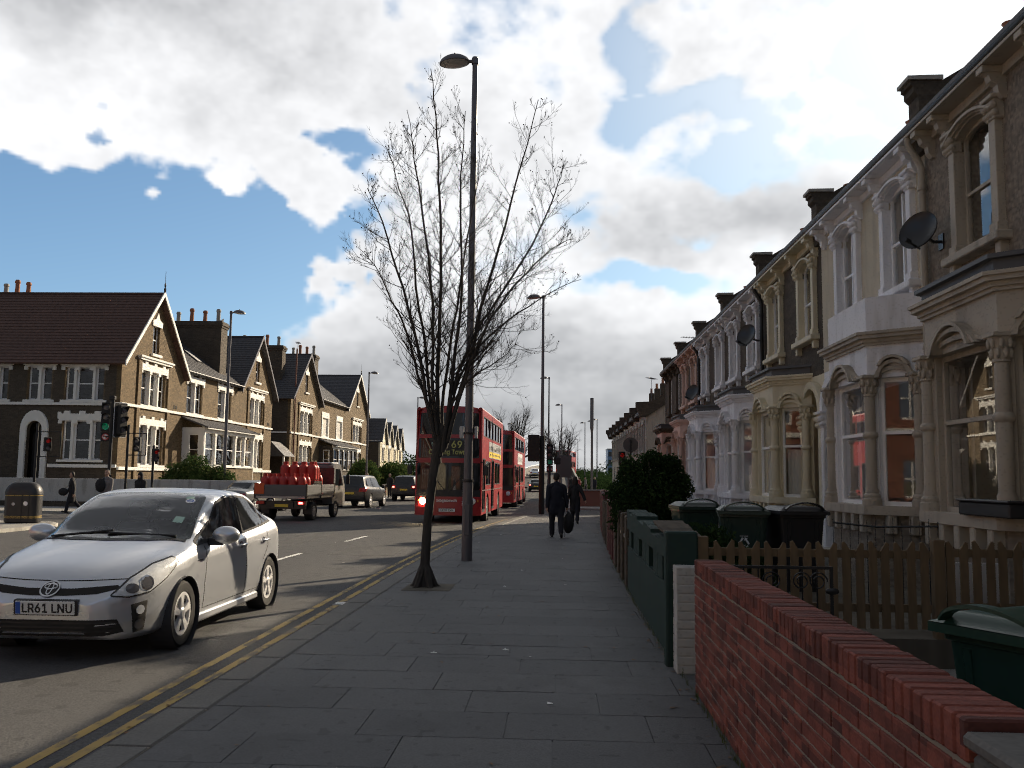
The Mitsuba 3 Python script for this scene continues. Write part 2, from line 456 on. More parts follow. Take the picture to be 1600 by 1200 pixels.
for q in slabs:
    b = B().prism(q, 0.03, 0.1)
    v, f = b.get()
    c = v.mean(0)
    top = v[:, 2] > 0.09
    tx, ty = rng.normal(0, 0.0016, 2)
    v[top, 2] += tx * (v[top, 0] - c[0]) + ty * (v[top, 1] - c[1]) + rng.normal(0, 0.0010)
    count += 1
    put('slab', (v, f), 'paving', 'pavement')
# kerb stones
kb = []
pts = np.array(list(pav.exterior.coords))
line = LineString(edge + edge_far + [(5.5, 41.2)])
ring = pav.intersection(line.buffer(0.30, cap_style='flat'))
struct('kerb', B().prism(ring.buffer(-0.02), -0.02, 0.095), 'mortar', 'granite kerb of the near footway')
s = 0.0
while s < line.length - 0.5:
    p0, p1 = line.interpolate(s), line.interpolate(min(s + 0.905, line.length))
    d = np.array([p1.x - p0.x, p1.y - p0.y])
    L_ = np.linalg.norm(d)
    d /= L_
    if p0.y > 1.0:
        M = frame((p0.x, p0.y, 0), (d[0], d[1], 0), (d[1], -d[0], 0), (0, 0, -1))
        M = frame((p0.x, p0.y, 0), (d[0], d[1], 0), (d[1], -d[0], 0), (0, 0, 1))
        b = B().bev(0.004, L_ - 0.004, 0.0, 0.285, -0.02, 0.104 + rng.normal(0, 0.0012), 0.014, M)
        put('kerb_stone', b, 'granite', 'kerb')
    s += 0.905
# grate of the near tree: a square of soil with an edging
# double yellow lines, lane lines


def ribbon(xf, y0, y1, w, z=0.004, n=30):
    y = np.linspace(y0, y1, n)
    x = xf(y)
    zz = z + rise(y)
    return B().grid(np.stack([np.stack([x - w / 2, y, zz], -1), np.stack([x + w / 2, y, zz], -1)], 1))


struct('yellow_line', ribbon(lambda y: kerb_x(y) - 0.44, -6, 38.0, 0.085, n=60), 'line_yellow', 'outer of the two worn yellow lines beside the kerb')
struct('yellow_line', ribbon(lambda y: kerb_x(y) - 0.22, -6, 38.0, 0.085, n=60), 'line_yellow', 'inner of the two worn yellow lines beside the kerb')
for y0 in range(-6, 96, 6):
    if 28 < y0 < 44:
        continue
    struct('lane_line', ribbon(lambda y: -5.7 + 0 * y + 0.0022 * np.maximum(0, y - 15) ** 2 * (y < 60), y0, y0 + 2.2, 0.11, n=4), 'line_white', 'white dash of the lane line nearest the kerb')
struct('centre_line', ribbon(lambda y: -9.3 + 0 * y, -8, 24.5, 0.12), 'line_white', 'long white line along the middle of the road')
struct('stop_line', B().box(-3.0, -2.2, 12.35, 12.65, 0.001, 0.0045), 'line_white', 'short white mark on the road behind the silver car')
for i in range(5):
    struct('stop_line', B().box(-8.6 + i * 1.35, -7.9 + i * 1.35, 55.5, 56.0, 0.001, 0.005), 'line_white', 'white studs across the far junction')
# side street on the right beyond the first terrace, and the footway after it
pav2 = Polygon([(-0.6, 52), (0.6, 50.2), (2.6, 49.7), (30, 49.7), (30, 51.6), (2.8, 52.2), (2.9, 104), (0.7, 104)])
struct('far_pavement', B().prism(pav2, -0.02, 0.1), 'concrete', 'footway beyond the side street on the right')
# left side: corner of the side street, footway before the villas
cor = Polygon([(-60, -20), (-15.6, -20), (-15.6, 27.6)] + arc(-17.6, 27.6, 2.0, 0, 90) + [(-60, 29.6)])
struct('left_pavement', B().prism(cor, -0.02, 0.1), 'concrete', 'paved corner on the left with the round litter bin')
ly = np.linspace(39, 112, 30)
lp = Polygon([(-60, 37.0), (-17.6, 37.0)] + arc(-17.6, 39.0, 2.0, -90, 0) + [(float(left_kerb_x(y)), y) for y in ly] + [(-19, 112), (-19, 44), (-60, 44)])
struct('left_pavement', B().prism(lp, -0.02, 0.1), 'concrete', 'footway in front of the brick villas on the left')
for poly, nm in ((cor, 'left corner'), (lp, 'villa side')):
    e = poly.exterior.buffer(0.13).intersection(poly.buffer(0.001)).intersection(sbox(-45, -15, -10.5, 110))
    struct('kerb', B().prism(e, -0.02, 0.106), 'grey_stone', f'pale kerb stones edging the {nm} footway')
struct('centre_line', ribbon(lambda y: -17.0 + 0 * y, 31.0, 31.01, 0.1), 'line_white', 'short white line at the mouth of the left side street')
struct('lawn', B().box(-45, -17.7, 44.05, 125, -0.04, 0.14), 'soil', 'bare front plots before the villas')

# ---------------------------------------------------------------- garden walls and fences of the near gardens
gd = B().box(1.32, 4.95, -6, 8.3, -0.03, 0.13)
struct('garden', gd, 'concrete', 'concrete yard behind the red brick wall')
for k, (a, b_) in enumerate(((8.3, 12.05), (12.05, 16.83), (16.83, 21.6), (21.6, 40.4))):
    x0 = float(wall_x(b_)) + 0.2
    struct('garden', B().box(x0, 4.95, a + 0.003, b_, -0.03, 0.38 - 0.02 * k), 'soil', f'raised earth front garden number {k + 2} from the camera' if False else ('raised earth front garden behind the picket fence', 'raised front garden with the wheelie bins', 'raised front garden behind the clipped bush', 'row of raised front gardens further on')[k])

WALL = thing('brick_wall', 'long low red brick garden wall in the right foreground with on-edge coping', 'wall')
X0, Y0, Y1, ZB = 1.10, 2.56, 7.36, 0.1
put('mortar_core', B().box(X0 + 0.0065, X0 + 0.1935, Y0 + 0.004, Y1 - 0.004, 0.05, ZB + 12 * 0.075 + 0.08), 'mortar', WALL)
back = B()
for c in range(12):
    z0 = ZB + c * 0.075
    st = Y0 - (0.1125 if c % 2 else 0)
    y = st
    while y < Y1 - 0.03:
        a, e = max(y, Y0), min(y + 0.215, Y1)
        if e - a > 0.03:
            j = np.clip(rng.normal(0, 0.0016, 3), -.004, .003)
            put('brick', B().bev(X0 + j[0], X0 + 0.10, a + 0.0005, e, z0 + j[1], z0 + 0.065 + j[1], 0.004), 'red_brick', WALL)
            back.box(X0 + 0.10, X0 + 0.20, a, e, z0, z0 + 0.065)
        y += 0.225
tag(put('back_face', back, 'red_brick', WALL), kind='stuff')
y = Y0
zc = ZB + 0.905
while y < Y1 - 0.05:
    j = rng.normal(0, 0.0018, 3)
    put('coping_brick', B().bev(X0 - 0.006 + j[0], X0 + 0.212 + j[0], y, y + 0.0665, zc + j[1], zc + 0.116 + j[1], 0.007), 'red_brick', WALL)
    y += 0.0745
k = thing('stone_pier', 'low dark stone block ending the red brick wall at the bottom right corner', 'pier')
put('block', B().bev(1.10, 1.80, 1.5, 2.545, 0.05, 1.05, 0.02), 'granite', k)
put('cap', B().bev(1.08, 1.84, 1.48, 2.55, 1.052, 1.095, 0.012), 'granite', k)

PIER = thing('white_pier', 'white painted brick gate pier with a black latch behind the red wall', 'pier')
put('core', B().box(1.045, 1.285, 7.995, 8.225, 0.05, 0.985), 'worn_white', PIER)
for c in range(12):
    put('brick', B().bev(1.04 + rng.normal(0, .002), 1.29, 7.985 + rng.normal(0, .002), 8.23, 0.1 + c * 0.075, 0.1 + c * 0.075 + 0.069, 0.006), 'worn_white', PIER)
lt = B().box(1.225, 1.25, 7.955, 7.99, 0.74, 0.90).box(1.20, 1.285, 7.95, 7.985, 0.80, 0.83).cyl((1.20, 7.96, 0.815), (1.30, 7.96, 0.815), 0.012)
put('latch', lt, 'black_metal', PIER)

GATE = thing('garden_gate', 'black iron garden gate with scrolls swung open behind the red wall', 'gate')
gy = 7.44
fr_ = B()
for z in (0.28, 0.62, 1.06):
    fr_.box(1.36, 2.20, gy - 0.008, gy + 0.008, z - 0.012, z + 0.012)
fr_.box(1.36, 1.385, gy - 0.01, gy + 0.01, 0.2, 1.07).box(2.178, 2.20, gy - 0.01, gy + 0.01, 0.2, 1.07)
put('frame', fr_, 'black_metal', GATE)
for x in np.arange(1.50, 2.15, 0.115):
    put('bar', B().cyl((x, gy, 0.28), (x, gy, 1.06), 0.006, n=6), 'black_metal', GATE)
for x, sgn in ((2.08, 1), (1.72, -1), (1.95, 1)):
    tt = np.linspace(0, 3.4 * math.pi, 36)
    rr = 0.075 - 0.0045 * tt
    put('scroll', B().tube(np.stack([x + sgn * rr * np.cos(tt), np.full(36, gy - 0.01), 0.955 + rr * np.sin(tt)], -1), 0.006, 5), 'black_metal', GATE, smooth=True)
put('latch_knob', B().ell((2.19, gy - 0.015, 0.88), (0.055, 0.02, 0.028)), 'black_metal', GATE, smooth=True)

GW = thing('green_wall', 'dark green painted low garden wall with pierced openings and a worn slate coping', 'wall')
b = B()
n_ = 12
for i in range(n_):
    a, e = 8.45 + i * 0.46, 8.45 + (i + 1) * 0.46
    xa, xe = float(wall_x(a)), float(wall_x(e))
    b.hexa([[xa - .04, a, .05], [xa + .2, a, .05], [xe + .2, e, .05], [xe - .04, e, .05], [xa - .04, a, .74], [xa + .2, a, .74], [xe + .2, e, .74], [xe - .04, e, .74]])
    if i % 3 != 1:
        b.hexa([[xa - .02, a + .02, .74], [xa + .2, a + .02, .74], [xe + .2, e, .74], [xe - .02, e, .74], [xa - .02, a + .02, 1.0], [xa + .2, a + .02, 1.0], [xe + .2, e, 1.0], [xe - .02, e, 1.0]])
    zt = 1.13 + 0.035 * math.sin(i * 1.7) + 0.012 * i
    b.hexa([[xa - .05, a, .999], [xa + .23, a, .999], [xe + .23, e, .999], [xe - .05, e, .999], [xa - .05, a, zt], [xa + .23, a, zt], [xe + .23, e, zt + .02], [xe - .05, e, zt + .02]])
put('wall', b, 'green_paint', GW)
put('end_pier', B().bev(0.985, 1.27, 8.28, 8.445, 0.05, 1.28, 0.015), 'green_paint', GW)
for i in range(7):
    a = 8.62 + i * 0.19
    M = place(1.2, a, 1.185 + 0.012 * i, 0)
    put('coping_slate', B().bev(-0.15, 0.17, 0.0, 0.2, 0.0, 0.02, 0.004, M @ frame((0, 0, 0), (1, 0, 0.05 * math.sin(i * 2.1)), (0, 1, 0.14), (0, -0.14, 1))), 'sooty_brick', GW)

# further garden walls, one per plot, dark red brick with piers
specs = [(14.1, 17.6, 'dark', 1.10), (17.7, 21.5, 'red', 1.18), (21.7, 26.2, 'dark', 1.05), (26.4, 31.0, 'red', 1.2), (31.2, 35.6, 'dark', 1.08), (35.8, 40.0, 'red', 1.15)]
wl = ['dark brick garden wall under the clipped bush', 'red painted garden wall with tall piers just past the clipped bush', 'third garden wall past the green one, dark brick', 'red garden wall beside the man walking with a bag', 'dark garden wall beside the walking woman', 'last red garden wall before the side street']
for (a, e, kind, h), lab in zip(specs, wl):
    k = thing('garden_wall', lab, 'wall')
    w = B()
    m_ = 'dark_red' if kind == 'red' else 'sooty_brick'
    x0, x1 = float(wall_x(a)), float(wall_x(e))
    w.hexa([[x0, a, .05], [x0 + .2, a, .05], [x1 + .2, e, .05], [x1, e, .05], [x0, a, h * .72], [x0 + .2, a, h * .72], [x1 + .2, e, h * .72], [x1, e, h * .72]])
    put('wall', w, m_, k)
    put('coping', B().hexa([[x0 - .03, a, h * .72], [x0 + .23, a, h * .72], [x1 + .23, e, h * .72], [x1 - .03, e, h * .72], [x0 - .03, a, h * .72 + .06], [x0 + .23, a, h * .72 + .06], [x1 + .23, e, h * .72 + .06], [x1 - .03, e, h * .72 + .06]]), 'grey_stone' if kind == 'dark' else 'dark_red', k)
    for yy_ in np.linspace(a, e - .3, 4):
        x = float(wall_x(yy_))
        put('pier', B().bev(x - .06, x + .26, yy_, yy_ + .32, .05, h + .08, .02), m_, k)
    for yy_ in np.linspace(a + .5, e - .9, 6):
        x = float(wall_x(yy_))
        put('railing', B().box(x + .08, x + .12, yy_, yy_ + .42, h * .72 + .06, h).box(x + .07, x + .13, yy_ + .15, yy_ + .21, h * .72 + .06, h + .1), 'dark_red' if kind == 'red' else 'black_metal', k)

# picket fence between the first two gardens
FENCE = thing('picket_fence', 'pale brown picket fence with pointed pales behind the red brick wall', 'fence')
fy = 8.34
for i in range(27):
    x = 1.335 + i * 0.1135 + rng.normal(0, .003)
    if 3.30 < x < 3.48:
        continue
    z0, z1, sl = 0.46, 1.205 + 0.012 * (i / 18) + rng.normal(0, .006), 1 if i % 2 else -1
    if x > 3.4:
        z1 += 0.015
    xa, xb = x - .036, x + .036
    tip = [(xa, z1 - (.075 if sl < 0 else 0.01)), (xb, z1 - (.075 if sl > 0 else 0.01))]
    pol = Polygon([(xa, z0), (xb, z0), (xb, tip[1][1]), (x + .012 * -sl, z1 + .004), (xa, tip[0][1])])
    M = frame((0, fy + rng.normal(0, .004), 0), (1, 0, 0), (0, 0, 1), (0, -1, 0))
    put('picket', B().prism(pol, 0.0, 0.018, M), 'fence_wood', FENCE)
for z in (0.60, 1.07):
    put('rail', B().box(1.30, 3.32, fy + .002, fy + .04, z, z + .07), 'fence_wood', FENCE)
    put('rail', B().box(3.46, 4.3, fy + .002, fy + .04, z + .02, z + .09), 'fence_wood', FENCE)
for x in (3.34, 1.27):
    put('post', B().bev(x, x + .10, fy - .03, fy + .06, .1, 1.24, .006), 'fence_wood', FENCE)
k = thing('white_board', 'white board propped up behind the right part of the picket fence', 'board')
put('sheet', B().bev(3.62, 4.08, 8.62, 8.645, .40, 1.02, .004), 'white_paint', k)
put('edge_strip', B().box(3.60, 3.615, 8.61, 8.65, .40, 1.03).box(4.085, 4.10, 8.61, 8.65, .40, 1.03), 'bin_green', k)
k = thing('iron_railing', 'thin black railing with spikes in front of the white bay', 'railing')
M0 = np.array([2.9, 10.9])
put('rail', B().tube([(3.15, 10.6, 1.28), (3.6, 10.5, 1.24), (4.15, 10.2, 1.27)], .012, 6), 'black_metal', k)
for i in range(13):
    t = i / 12
    p = np.array([3.15 + 1.0 * t, 10.6 - .4 * t, 0.38])
    put('spike', B().cyl(p, p + [0, 0, .9 + .03 * (i % 2) + .04], .006, .003, 5), 'black_metal', k)

# stones heaped behind the wall
for i in range(26):
    x, y = 1.55 + rng.random() * 1.1, 6.1 + rng.random() * 1.5
    if abs(y - gy) < .1:
        y -= .25
    r_ = .05 + .08 * rng.random()
    m = trimesh.creation.icosphere(2)
    v = m.vertices * (1 + .5 * (meshkit.noise(m.vertices * 1.9 + i * 3.1)[:, None] - .5)) * [1.3 * r_, r_, .75 * r_] + [x, y, .13 + r_ * .6 + .30 * rng.random() * max(0, 1 - abs(y - 6.9))]
    tag(put('stone', (v, m.faces), 'grey_stone', smooth=40), 'grey broken stone in the heap between the red wall and the picket fence', 'stone', 'stones heaped behind the wall')
# ---------------------------------------------------------------- windows, used by every house


def window(parent, M, w, h, frame_mat='window_grey', fw=.055, rail=.5, mull=0, curtain=None, depth=.09, top=0.0, name='window'):
    """A sash window in the frame M: u across from 0 to w, v up from 0 to h, +w outwards; set back by depth."""
    outer = [(0, 0), (w, 0), (w, h), (0, h)]
    po = Polygon(outer)
    if top:
        po = Polygon([(0, 0), (w, 0), (w, h)] + [(w / 2 + w / 2 * math.cos(a), h + top * math.sin(a)) for a in np.linspace(.2, math.pi - .2, 9)] + [(0, h)])
    inn = po.buffer(-fw, join_style='mitre')
    parts = [po.difference(inn)]
    if rail:
        parts.append(sbox(fw * .5, h * rail - fw * .4, w - fw * .5, h * rail + fw * .4))
    for i in range(mull):
        x = w * (i + 1) / (mull + 1)
        parts.append(sbox(x - fw * .4, fw * .5, x + fw * .4, h - fw * .5))
    pf = shapely.union_all(parts)
    k = put(name, B().prism(pf, -depth - .045, -depth, M), frame_mat, parent)
    v = np.array(inn.buffer(.006).exterior.coords)[:-1]
    tri = trimesh.creation.triangulate_polygon(inn.buffer(.006), engine='earcut')
    vv = np.column_stack([tri[0], np.full(len(tri[0]), -depth - .028)])
    put('pane', B().add(vv, tri[1], M), 'pane_glass', k)
    if curtain:
        c0, c1 = curtain[1], curtain[2]
        n = 24
        u = np.linspace(fw, w - fw, n)
        P = np.stack([np.stack([u, np.full(n, z), -depth - .14 + .018 * np.sin(u * 55)], -1) for z in (h * c0 + fw * .5, h * c1 - fw * .5)], 1)
        bb = B().grid(P)
        v, f = bb.get()
        put('curtain', B().add(v, f, M), curtain[0], k, smooth=True)
    return k


def arch_pts(w, rise_, n=11):
    """A segmental arch of span w and that rise, centred on u = 0, springing at v = 0."""
    R = (w * w / 4 + rise_ * rise_) / (2 * rise_)
    a = math.asin(min(1, w / 2 / R))
    return [(R * math.sin(t), R * math.cos(t) - R + rise_) for t in np.linspace(a, -a, n)]


def hood(w, rise_, thick, drop=.0):
    o = arch_pts(w + 2 * thick, rise_ + thick * .75)
    i = arch_pts(w, rise_)
    p = Polygon(o + i[::-1])
    if not p.is_valid:
        p = p.buffer(0)
    return p


def capital(w, h, d, seed=0):
    """A leafy block capital: stepped block with curled lumps; u from -w/2, v from 0, +w outwards."""
    b = B()
    b.bev(-w / 2, w / 2, h * .82, h, -.02, d, .008)
    b.bev(-w * .40, w * .40, 0, h * .85, -.02, d * .7, .01)
    r2 = np.random.default_rng(seed)
    for row, (vz, s) in enumerate(((.22, .30), (.55, .36))):
        for u in np.linspace(-.36, .36, 4):
            b.ell((u * w, vz * h + r2.normal(0, .004), d * (.62 + .12 * row)), (w * .13, h * s * .55, d * .30), 1)
    return b


def column(r, z0, z1, cap_h, ring_z=None, n=14):
    """Shaft, base and mid ring of a bay column as one mesh (the capital is its own part)."""
    h = z1 - cap_h
    prof = [(r * 1.75, z0), (r * 1.75, z0 + .09), (r * 1.5, z0 + .10), (r * 1.55, z0 + .14), (r * 1.2, z0 + .17), (r * 1.25, z0 + .20), (r, z0 + .24)]
    if ring_z:
        prof += [(r, ring_z - .05), (r * 1.3, ring_z - .03), (r * 1.38, ring_z), (r * 1.3, ring_z + .03), (r * .97, ring_z + .05)]
    prof += [(r * .94, h - .03), (r * 1.15, h - .02), (r * 1.15, h)]
    return B().lathe(prof, n)


def round_capital(r, h, seed=0):
    b = B().lathe([(r, 0), (r * 1.1, h * .1), (r * 1.2, h * .5), (r * 1.65, h * .82)], 14)
    b.bev(-r * 1.75, r * 1.75, -r * 1.75, r * 1.75, h * .82, h, .008)
    for row, z in enumerate((.25, .6)):
        for i in range(8):
            a = i * math.pi / 4 + row * .39
            q = r * (1.22 + .25 * row)
            b.ell((q * math.cos(a), q * math.sin(a), z * h), (r * .30, r * .30, h * .2), 1)
    return b


# ---------------------------------------------------------------- the near terrace on the right
XF, XB, XG = 4.90, 4.30, 4.60
PW = 4.78
PARTY = [12.05 + PW * k for k in range(-2, 7)]
OUT = (-1, 0, 0)


def wall_frame(y0, x=XF):
    """Facade frame: u runs towards +y from y0, v up, +w out to the street."""
    return frame((x, y0, 0), (0, 1, 0), (0, 0, 1), OUT)


def upper_window(h, yc, trim, z0=4.50, z1=5.90, w=.92, frame_mat='upvc', mull=0, curtain=None, cap=True):
    M = frame((XF, yc - w / 2, z0), (0, 1, 0), (0, 0, 1), OUT)
    window(h, M, w, z1 - z0, frame_mat, .05, .5, mull, curtain, .045, top=.10)
    Mc = frame((XF, yc, 0), (0, 1, 0), (0, 0, 1), OUT)
    sur = B()
    for s in (-1, 1):
        a, b_ = sorted((s * (w / 2 - .01), s * (w / 2 + .14)))
        sur.bev(a, b_, z0 - .02, z1 - .13, -.13, .085, .008, Mc)
        sur.bev(a - .02, b_ + .02, z0 - .02, z0 + .10, -.1, .11, .008, Mc)
    Ma = frame((XF, yc, z1 - .02), (0, 1, 0), (0, 0, 1), OUT)
    sur.prism(hood(w - .02, .12, .075), -.13, .07, Ma)
    sur.prism(hood(w + .13, .135, .075), -.02, .115, Ma)
    sur.prism(hood(w + .28, .15, .05), -.02, .155, Ma)
    ks = put('window_surround', sur, trim, h)
    if cap:
        for s in (-1, 1):
            put('capital', B().join(capital(.27, .27, .15, int(yc * 10) + s), frame((XF, yc + s * (w / 2 + .08), z1 - .14), (0, 1, 0), (0, 0, 1), OUT)), trim, ks, smooth=35)
    sl = B().bev(-w / 2 - .26, w / 2 + .26, z0 - .12, z0 - .02, -.05, .17, .012, Mc)
    for s in (-1, 1):
        sl.bev(s * (w / 2 + .12) - .06, s * (w / 2 + .12) + .06, z0 - .27, z0 - .12, -.02, .10, .01, Mc)
    put('window_sill', sl, trim, h)


def eave_bracket(h, y, trim):
    M = frame((XF, y, 6.31), (0, 1, 0), (0, 0, 1), OUT)
    pr = Polygon([(0, 0), (.25, 0), (.25, -.07), (.19, -.10), (.17, -.17), (.10, -.21), (.09, -.30), (.04, -.36), (0, -.36)])
    Mp = frame((XF, y - .055, 6.31), (-1, 0, 0), (0, 0, 1), (0, 1, 0))
    put('eave_bracket', B().prism(pr, 0, .11, Mp).bev(-.075, .075, -.075, 0, -.02, .27, .006, M), trim, h)


def terrace_house(k, label, upper, ground, trim, bay_c, bay_mat, win_y, door_y=None, square=False, lead=True, plain=False, curtain=None, detail=True, frame_mat='upvc', mull=0, bay_trim=None):
    y0, y1 = PARTY[k], PARTY[k + 1]
    bay_trim = bay_trim or trim
    h = thing('terraced_house', label, 'house', None)
    # facade with real openings
    fw = .875  # half front face of the bay
    holes_u = [sbox(y - .465, 4.49, y + .465, 6.02) for y in win_y]
    up = sbox(y0 + .0015, 3.72, y1 - .0015, 6.34)
    for q in holes_u:
        up = up.difference(q)
    Mw = frame((XF, 0, 0), (0, 1, 0), (0, 0, 1), (1, 0, 0))
    put('upper_wall', B().prism(up, 0, .24, Mw), upper, h)
    gr = sbox(y0 + .0015, .05, y1 - .0015, 3.718)
    gr = gr.difference(sbox(bay_c - 1.05, 1.45, bay_c + 1.05, 3.2))
    if door_y:
        gr = gr.difference(sbox(door_y - .52, .60, door_y + .52, 3.05).union(Point(door_y, 3.03).buffer(.52)))
    put('lower_wall', B().prism(gr, .004, .24, Mw), ground, h)
    for y in win_y:
        if plain:
            window(h, frame((XF, y - .46, 4.5), (0, 1, 0), (0, 0, 1), OUT), .92, 1.5, frame_mat, .06, .5, 0, curtain)
            put('window_sill', B().bev(y - .5, y + .5, 4.38, 4.5, -.05, .14, .01, frame((XF, 0, 0), (0, 1, 0), (0, 0, 1), OUT)), trim, h)
        else:
            upper_window(h, y, trim, frame_mat=frame_mat, mull=mull, curtain=curtain)
    # eaves
    put('soffit', B().box(XG + .02, XF + .06, y0 + .002, y1 - .002, 6.315, 6.36).box(XF - .05, XF + .0, y0 + .002, y1 - .002, 6.20, 6.31), trim, h)
    for y in (y0 + .30, win_y[0] - .68, win_y[0] + .68, win_y[1] - .68, win_y[1] + .68, y1 - .30):
        if y0 + .2 < y < y1 - .2:
            eave_bracket(h, y, trim)
    gt = [(XG + .065 + .065 * math.cos(a), 6.395 + .065 * math.sin(a)) for a in np.linspace(math.pi, 2 * math.pi, 9)]
    P_ = np.array([[(x, y, z) for x, z in gt] for y in (y0, y1)])
    put('gutter', B().grid(P_).box(XG + .13, XG + .15, y0, y1, 6.34, 6.43), 'black_plastic', h, smooth=True)
    # roof in courses of slates, back wall, party wall head with its corbelled end
    rf = B()
    nst = 22
    for i in range(nst):
        xa, xb = XG + .01 + i * 4.6 / nst, XG + .01 + (i + 1) * 4.6 / nst
        za, zb = 6.44 + i * 2.76 / nst, 6.44 + (i + 1) * 2.76 / nst
        rf.hexa([[xa, y0, za - .03], [xb, y0, zb - .03], [xb, y1, zb - .03], [xa, y1, za - .03], [xa, y0, za + .022], [xb, y0, zb], [xb, y1, zb], [xa, y1, za + .022]])
    rf.hexa([[9.2, y0, 9.17], [13.9, y0, 6.3], [13.9, y1, 6.3], [9.2, y1, 9.17], [9.2, y0, 9.2], [13.9, y0, 6.4], [13.9, y1, 6.4], [9.2, y1, 9.2]])
    put('roof', rf, 'slate', h)
    put('back_wall', B().box(13.4, 13.6, y0, y1, .05, 6.4), 'sooty_brick', h)
    pp = Polygon([(4.82, 6.12), (4.78, 6.42), (4.78, 6.86), (4.72, 6.92), (4.72, 7.0), (4.68, 7.02), (4.68, 7.08), (5.10, 7.08), (9.2, 9.55), (9.2, 8.9), (4.9, 6.12)])
    pm = put('party_parapet', B().prism(pp, -.17, .17, frame((0, y1, 0), (1, 0, 0), (0, 0, 1), (0, 1, 0))), 'sooty_brick', h)
    put('cap_stone', B().hexa([[4.64, y1 - .2, 7.08], [5.10, y1 - .2, 7.08], [5.10, y1 + .2, 7.08], [4.64, y1 + .2, 7.08], [4.64, y1 - .2, 7.13], [5.10, y1 - .2, 7.14], [5.10, y1 + .2, 7.14], [4.64, y1 + .2, 7.13]]), 'grey_stone', pm)
    ch = B().box(8.3, 9.7, y1 - .35, y1 + .35, 8.4, 9.85).box(8.24, 9.76, y1 - .41, y1 + .41, 9.85, 10.0)
    ck = put('chimney', ch, 'sooty_brick', h)
    for x in (8.5, 8.85, 9.2, 9.5):
        put('chimney_pot', B().lathe([(.13, 0), (.11, .35), (.14, .40), (.10, .42), (.08, .2)], 10, (x, y1, 10.0)), 'clay_pot', ck, smooth=40)
    # the bay
    c = bay_c
    cd = .52 if not square else .02
    plan = [(XF + .02, c - fw - cd), (XB, c - fw), (XB, c + fw), (XF + .02, c + fw + cd)]

    def off(d):
        return list(Polygon(plan).buffer(d, join_style='mitre').intersection(sbox(0, 0, XF + .02, 99)).exterior.coords)
    Z = np.eye(4)
    put('bay_plinth', B().prism(Polygon(off(-.02)), .05, 1.30, Z), 'brown_brick' if bay_trim == 'beige_render' else bay_mat, h)
    if detail:
        for t in np.linspace(-.75, .75, 5):
            put('sill_bracket', B().bev(XB - .10, XB + .03, c + t - .06, c + t + .06, 1.05, 1.30, .012), bay_trim, h)
        for s in (-1, 1):
            for t in (.33, .72):
                x, y = XB + t * (XF - XB), c + s * (fw + t * cd)
                put('sill_bracket', B().bev(-.06, .06, -.10, .03, 1.05, 1.30, .012, place(x, y, 0, 0)), bay_trim, h)
    put('bay_sill', B().prism(Polygon(off(.11)), 1.30, 1.42, Z), bay_trim, h)
    head_z = 3.17
    # heads: wall above the lights, with segmental undersides as raised hoods
    put('bay_head', B().prism(Polygon(off(0)).difference(Polygon(off(-.22))), head_z, 3.62, Z).prism(Polygon(off(-.22)), 3.5, 3.62, Z), bay_mat, h)
    cor_ = B()
    for z0, z1, o in ((3.62, 3.66, .04), (3.66, 3.71, .07), (3.71, 3.76, .13), (3.76, 3.80, .16)):
        cor_.prism(Polygon(off(o)), z0, z1, Z)
    put('bay_cornice', cor_, bay_trim, h)
    if lead:
        pl_ = Polygon(off(.09))
        put('bay_roof', B().prism(Polygon(off(.02)), 3.80, 3.94, Z).prism(pl_, 3.94, 3.985, Z), 'lead', h)
    else:
        put('bay_parapet', B().prism(Polygon(off(.0)), 3.80, 4.30, Z), bay_mat, h)
    faces = [((XB, c - fw), (XB, c + fw))]
    faces.append(((XF + .02, c - fw - cd), (XB, c - fw)))
    faces.append(((XB, c + fw), (XF + .02, c + fw + cd)))
    for fi, (a, b_) in enumerate(faces):
        a, b_ = np.array(a), np.array(b_)
        L_ = np.linalg.norm(b_ - a)
        d = (b_ - a) / L_
        M = frame((a[0], a[1], 1.42), (d[0], d[1], 0), (0, 0, 1), (-d[1], d[0], 0))
        if L_ < .62:
            put('bay_wall', B().box(0, L_, 0, 1.75, -.12, 0, M), bay_mat, h)
            continue
        m0 = .15 if fi == 0 else (.16 if fi == 1 else .12)
        m1 = .15 if fi == 0 else (.12 if fi == 1 else .16)
        wide = L_ - m0 - m1
        for u0, u1 in ((0, m0), (L_ - m1, L_)):
            put('bay_pier', B().box(u0, u1, 0, 1.75, -.2, -.055, M), bay_mat, h)
        window(h, frame((a + d * m0).tolist() + [1.42], (d[0], d[1], 0), (0, 0, 1), (-d[1], d[0], 0)), wide, 1.75, frame_mat, .06, .57 if detail else .5, 1 if (wide > 1.5) else 0, curtain, .12, name='bay_window')
        Mh = frame(list(a + d * (m0 + wide / 2)) + [head_z - .005], (d[0], d[1], 0), (0, 0, 1), (-d[1], d[0], 0))
        hd = B().prism(hood(wide * .93, .10, .07), -.02, .05, Mh).prism(hood(wide * .72, .19, .06), -.02, .095, Mh).prism(hood(wide * .6, .26, .05), -.02, .13, Mh)
        put('bay_hood', hd, bay_trim, h)
    if not square:
        rc = .074
        spots = [(XB + .02, c - fw - .01), (XB + .02, c + fw + .01), (XF - .08, c - fw - cd * .86), (XF - .08, c + fw + cd * .86)]
        for x, y in spots:
            ck = put('bay_column', column(rc, 1.42, head_z + .03, .26, 2.38), bay_trim, h, smooth=40, M=place(x, y, 0))
            put('capital', round_capital(rc, .27, int(y * 7)), bay_trim, ck, smooth=40, M=place(x, y, head_z - .235))
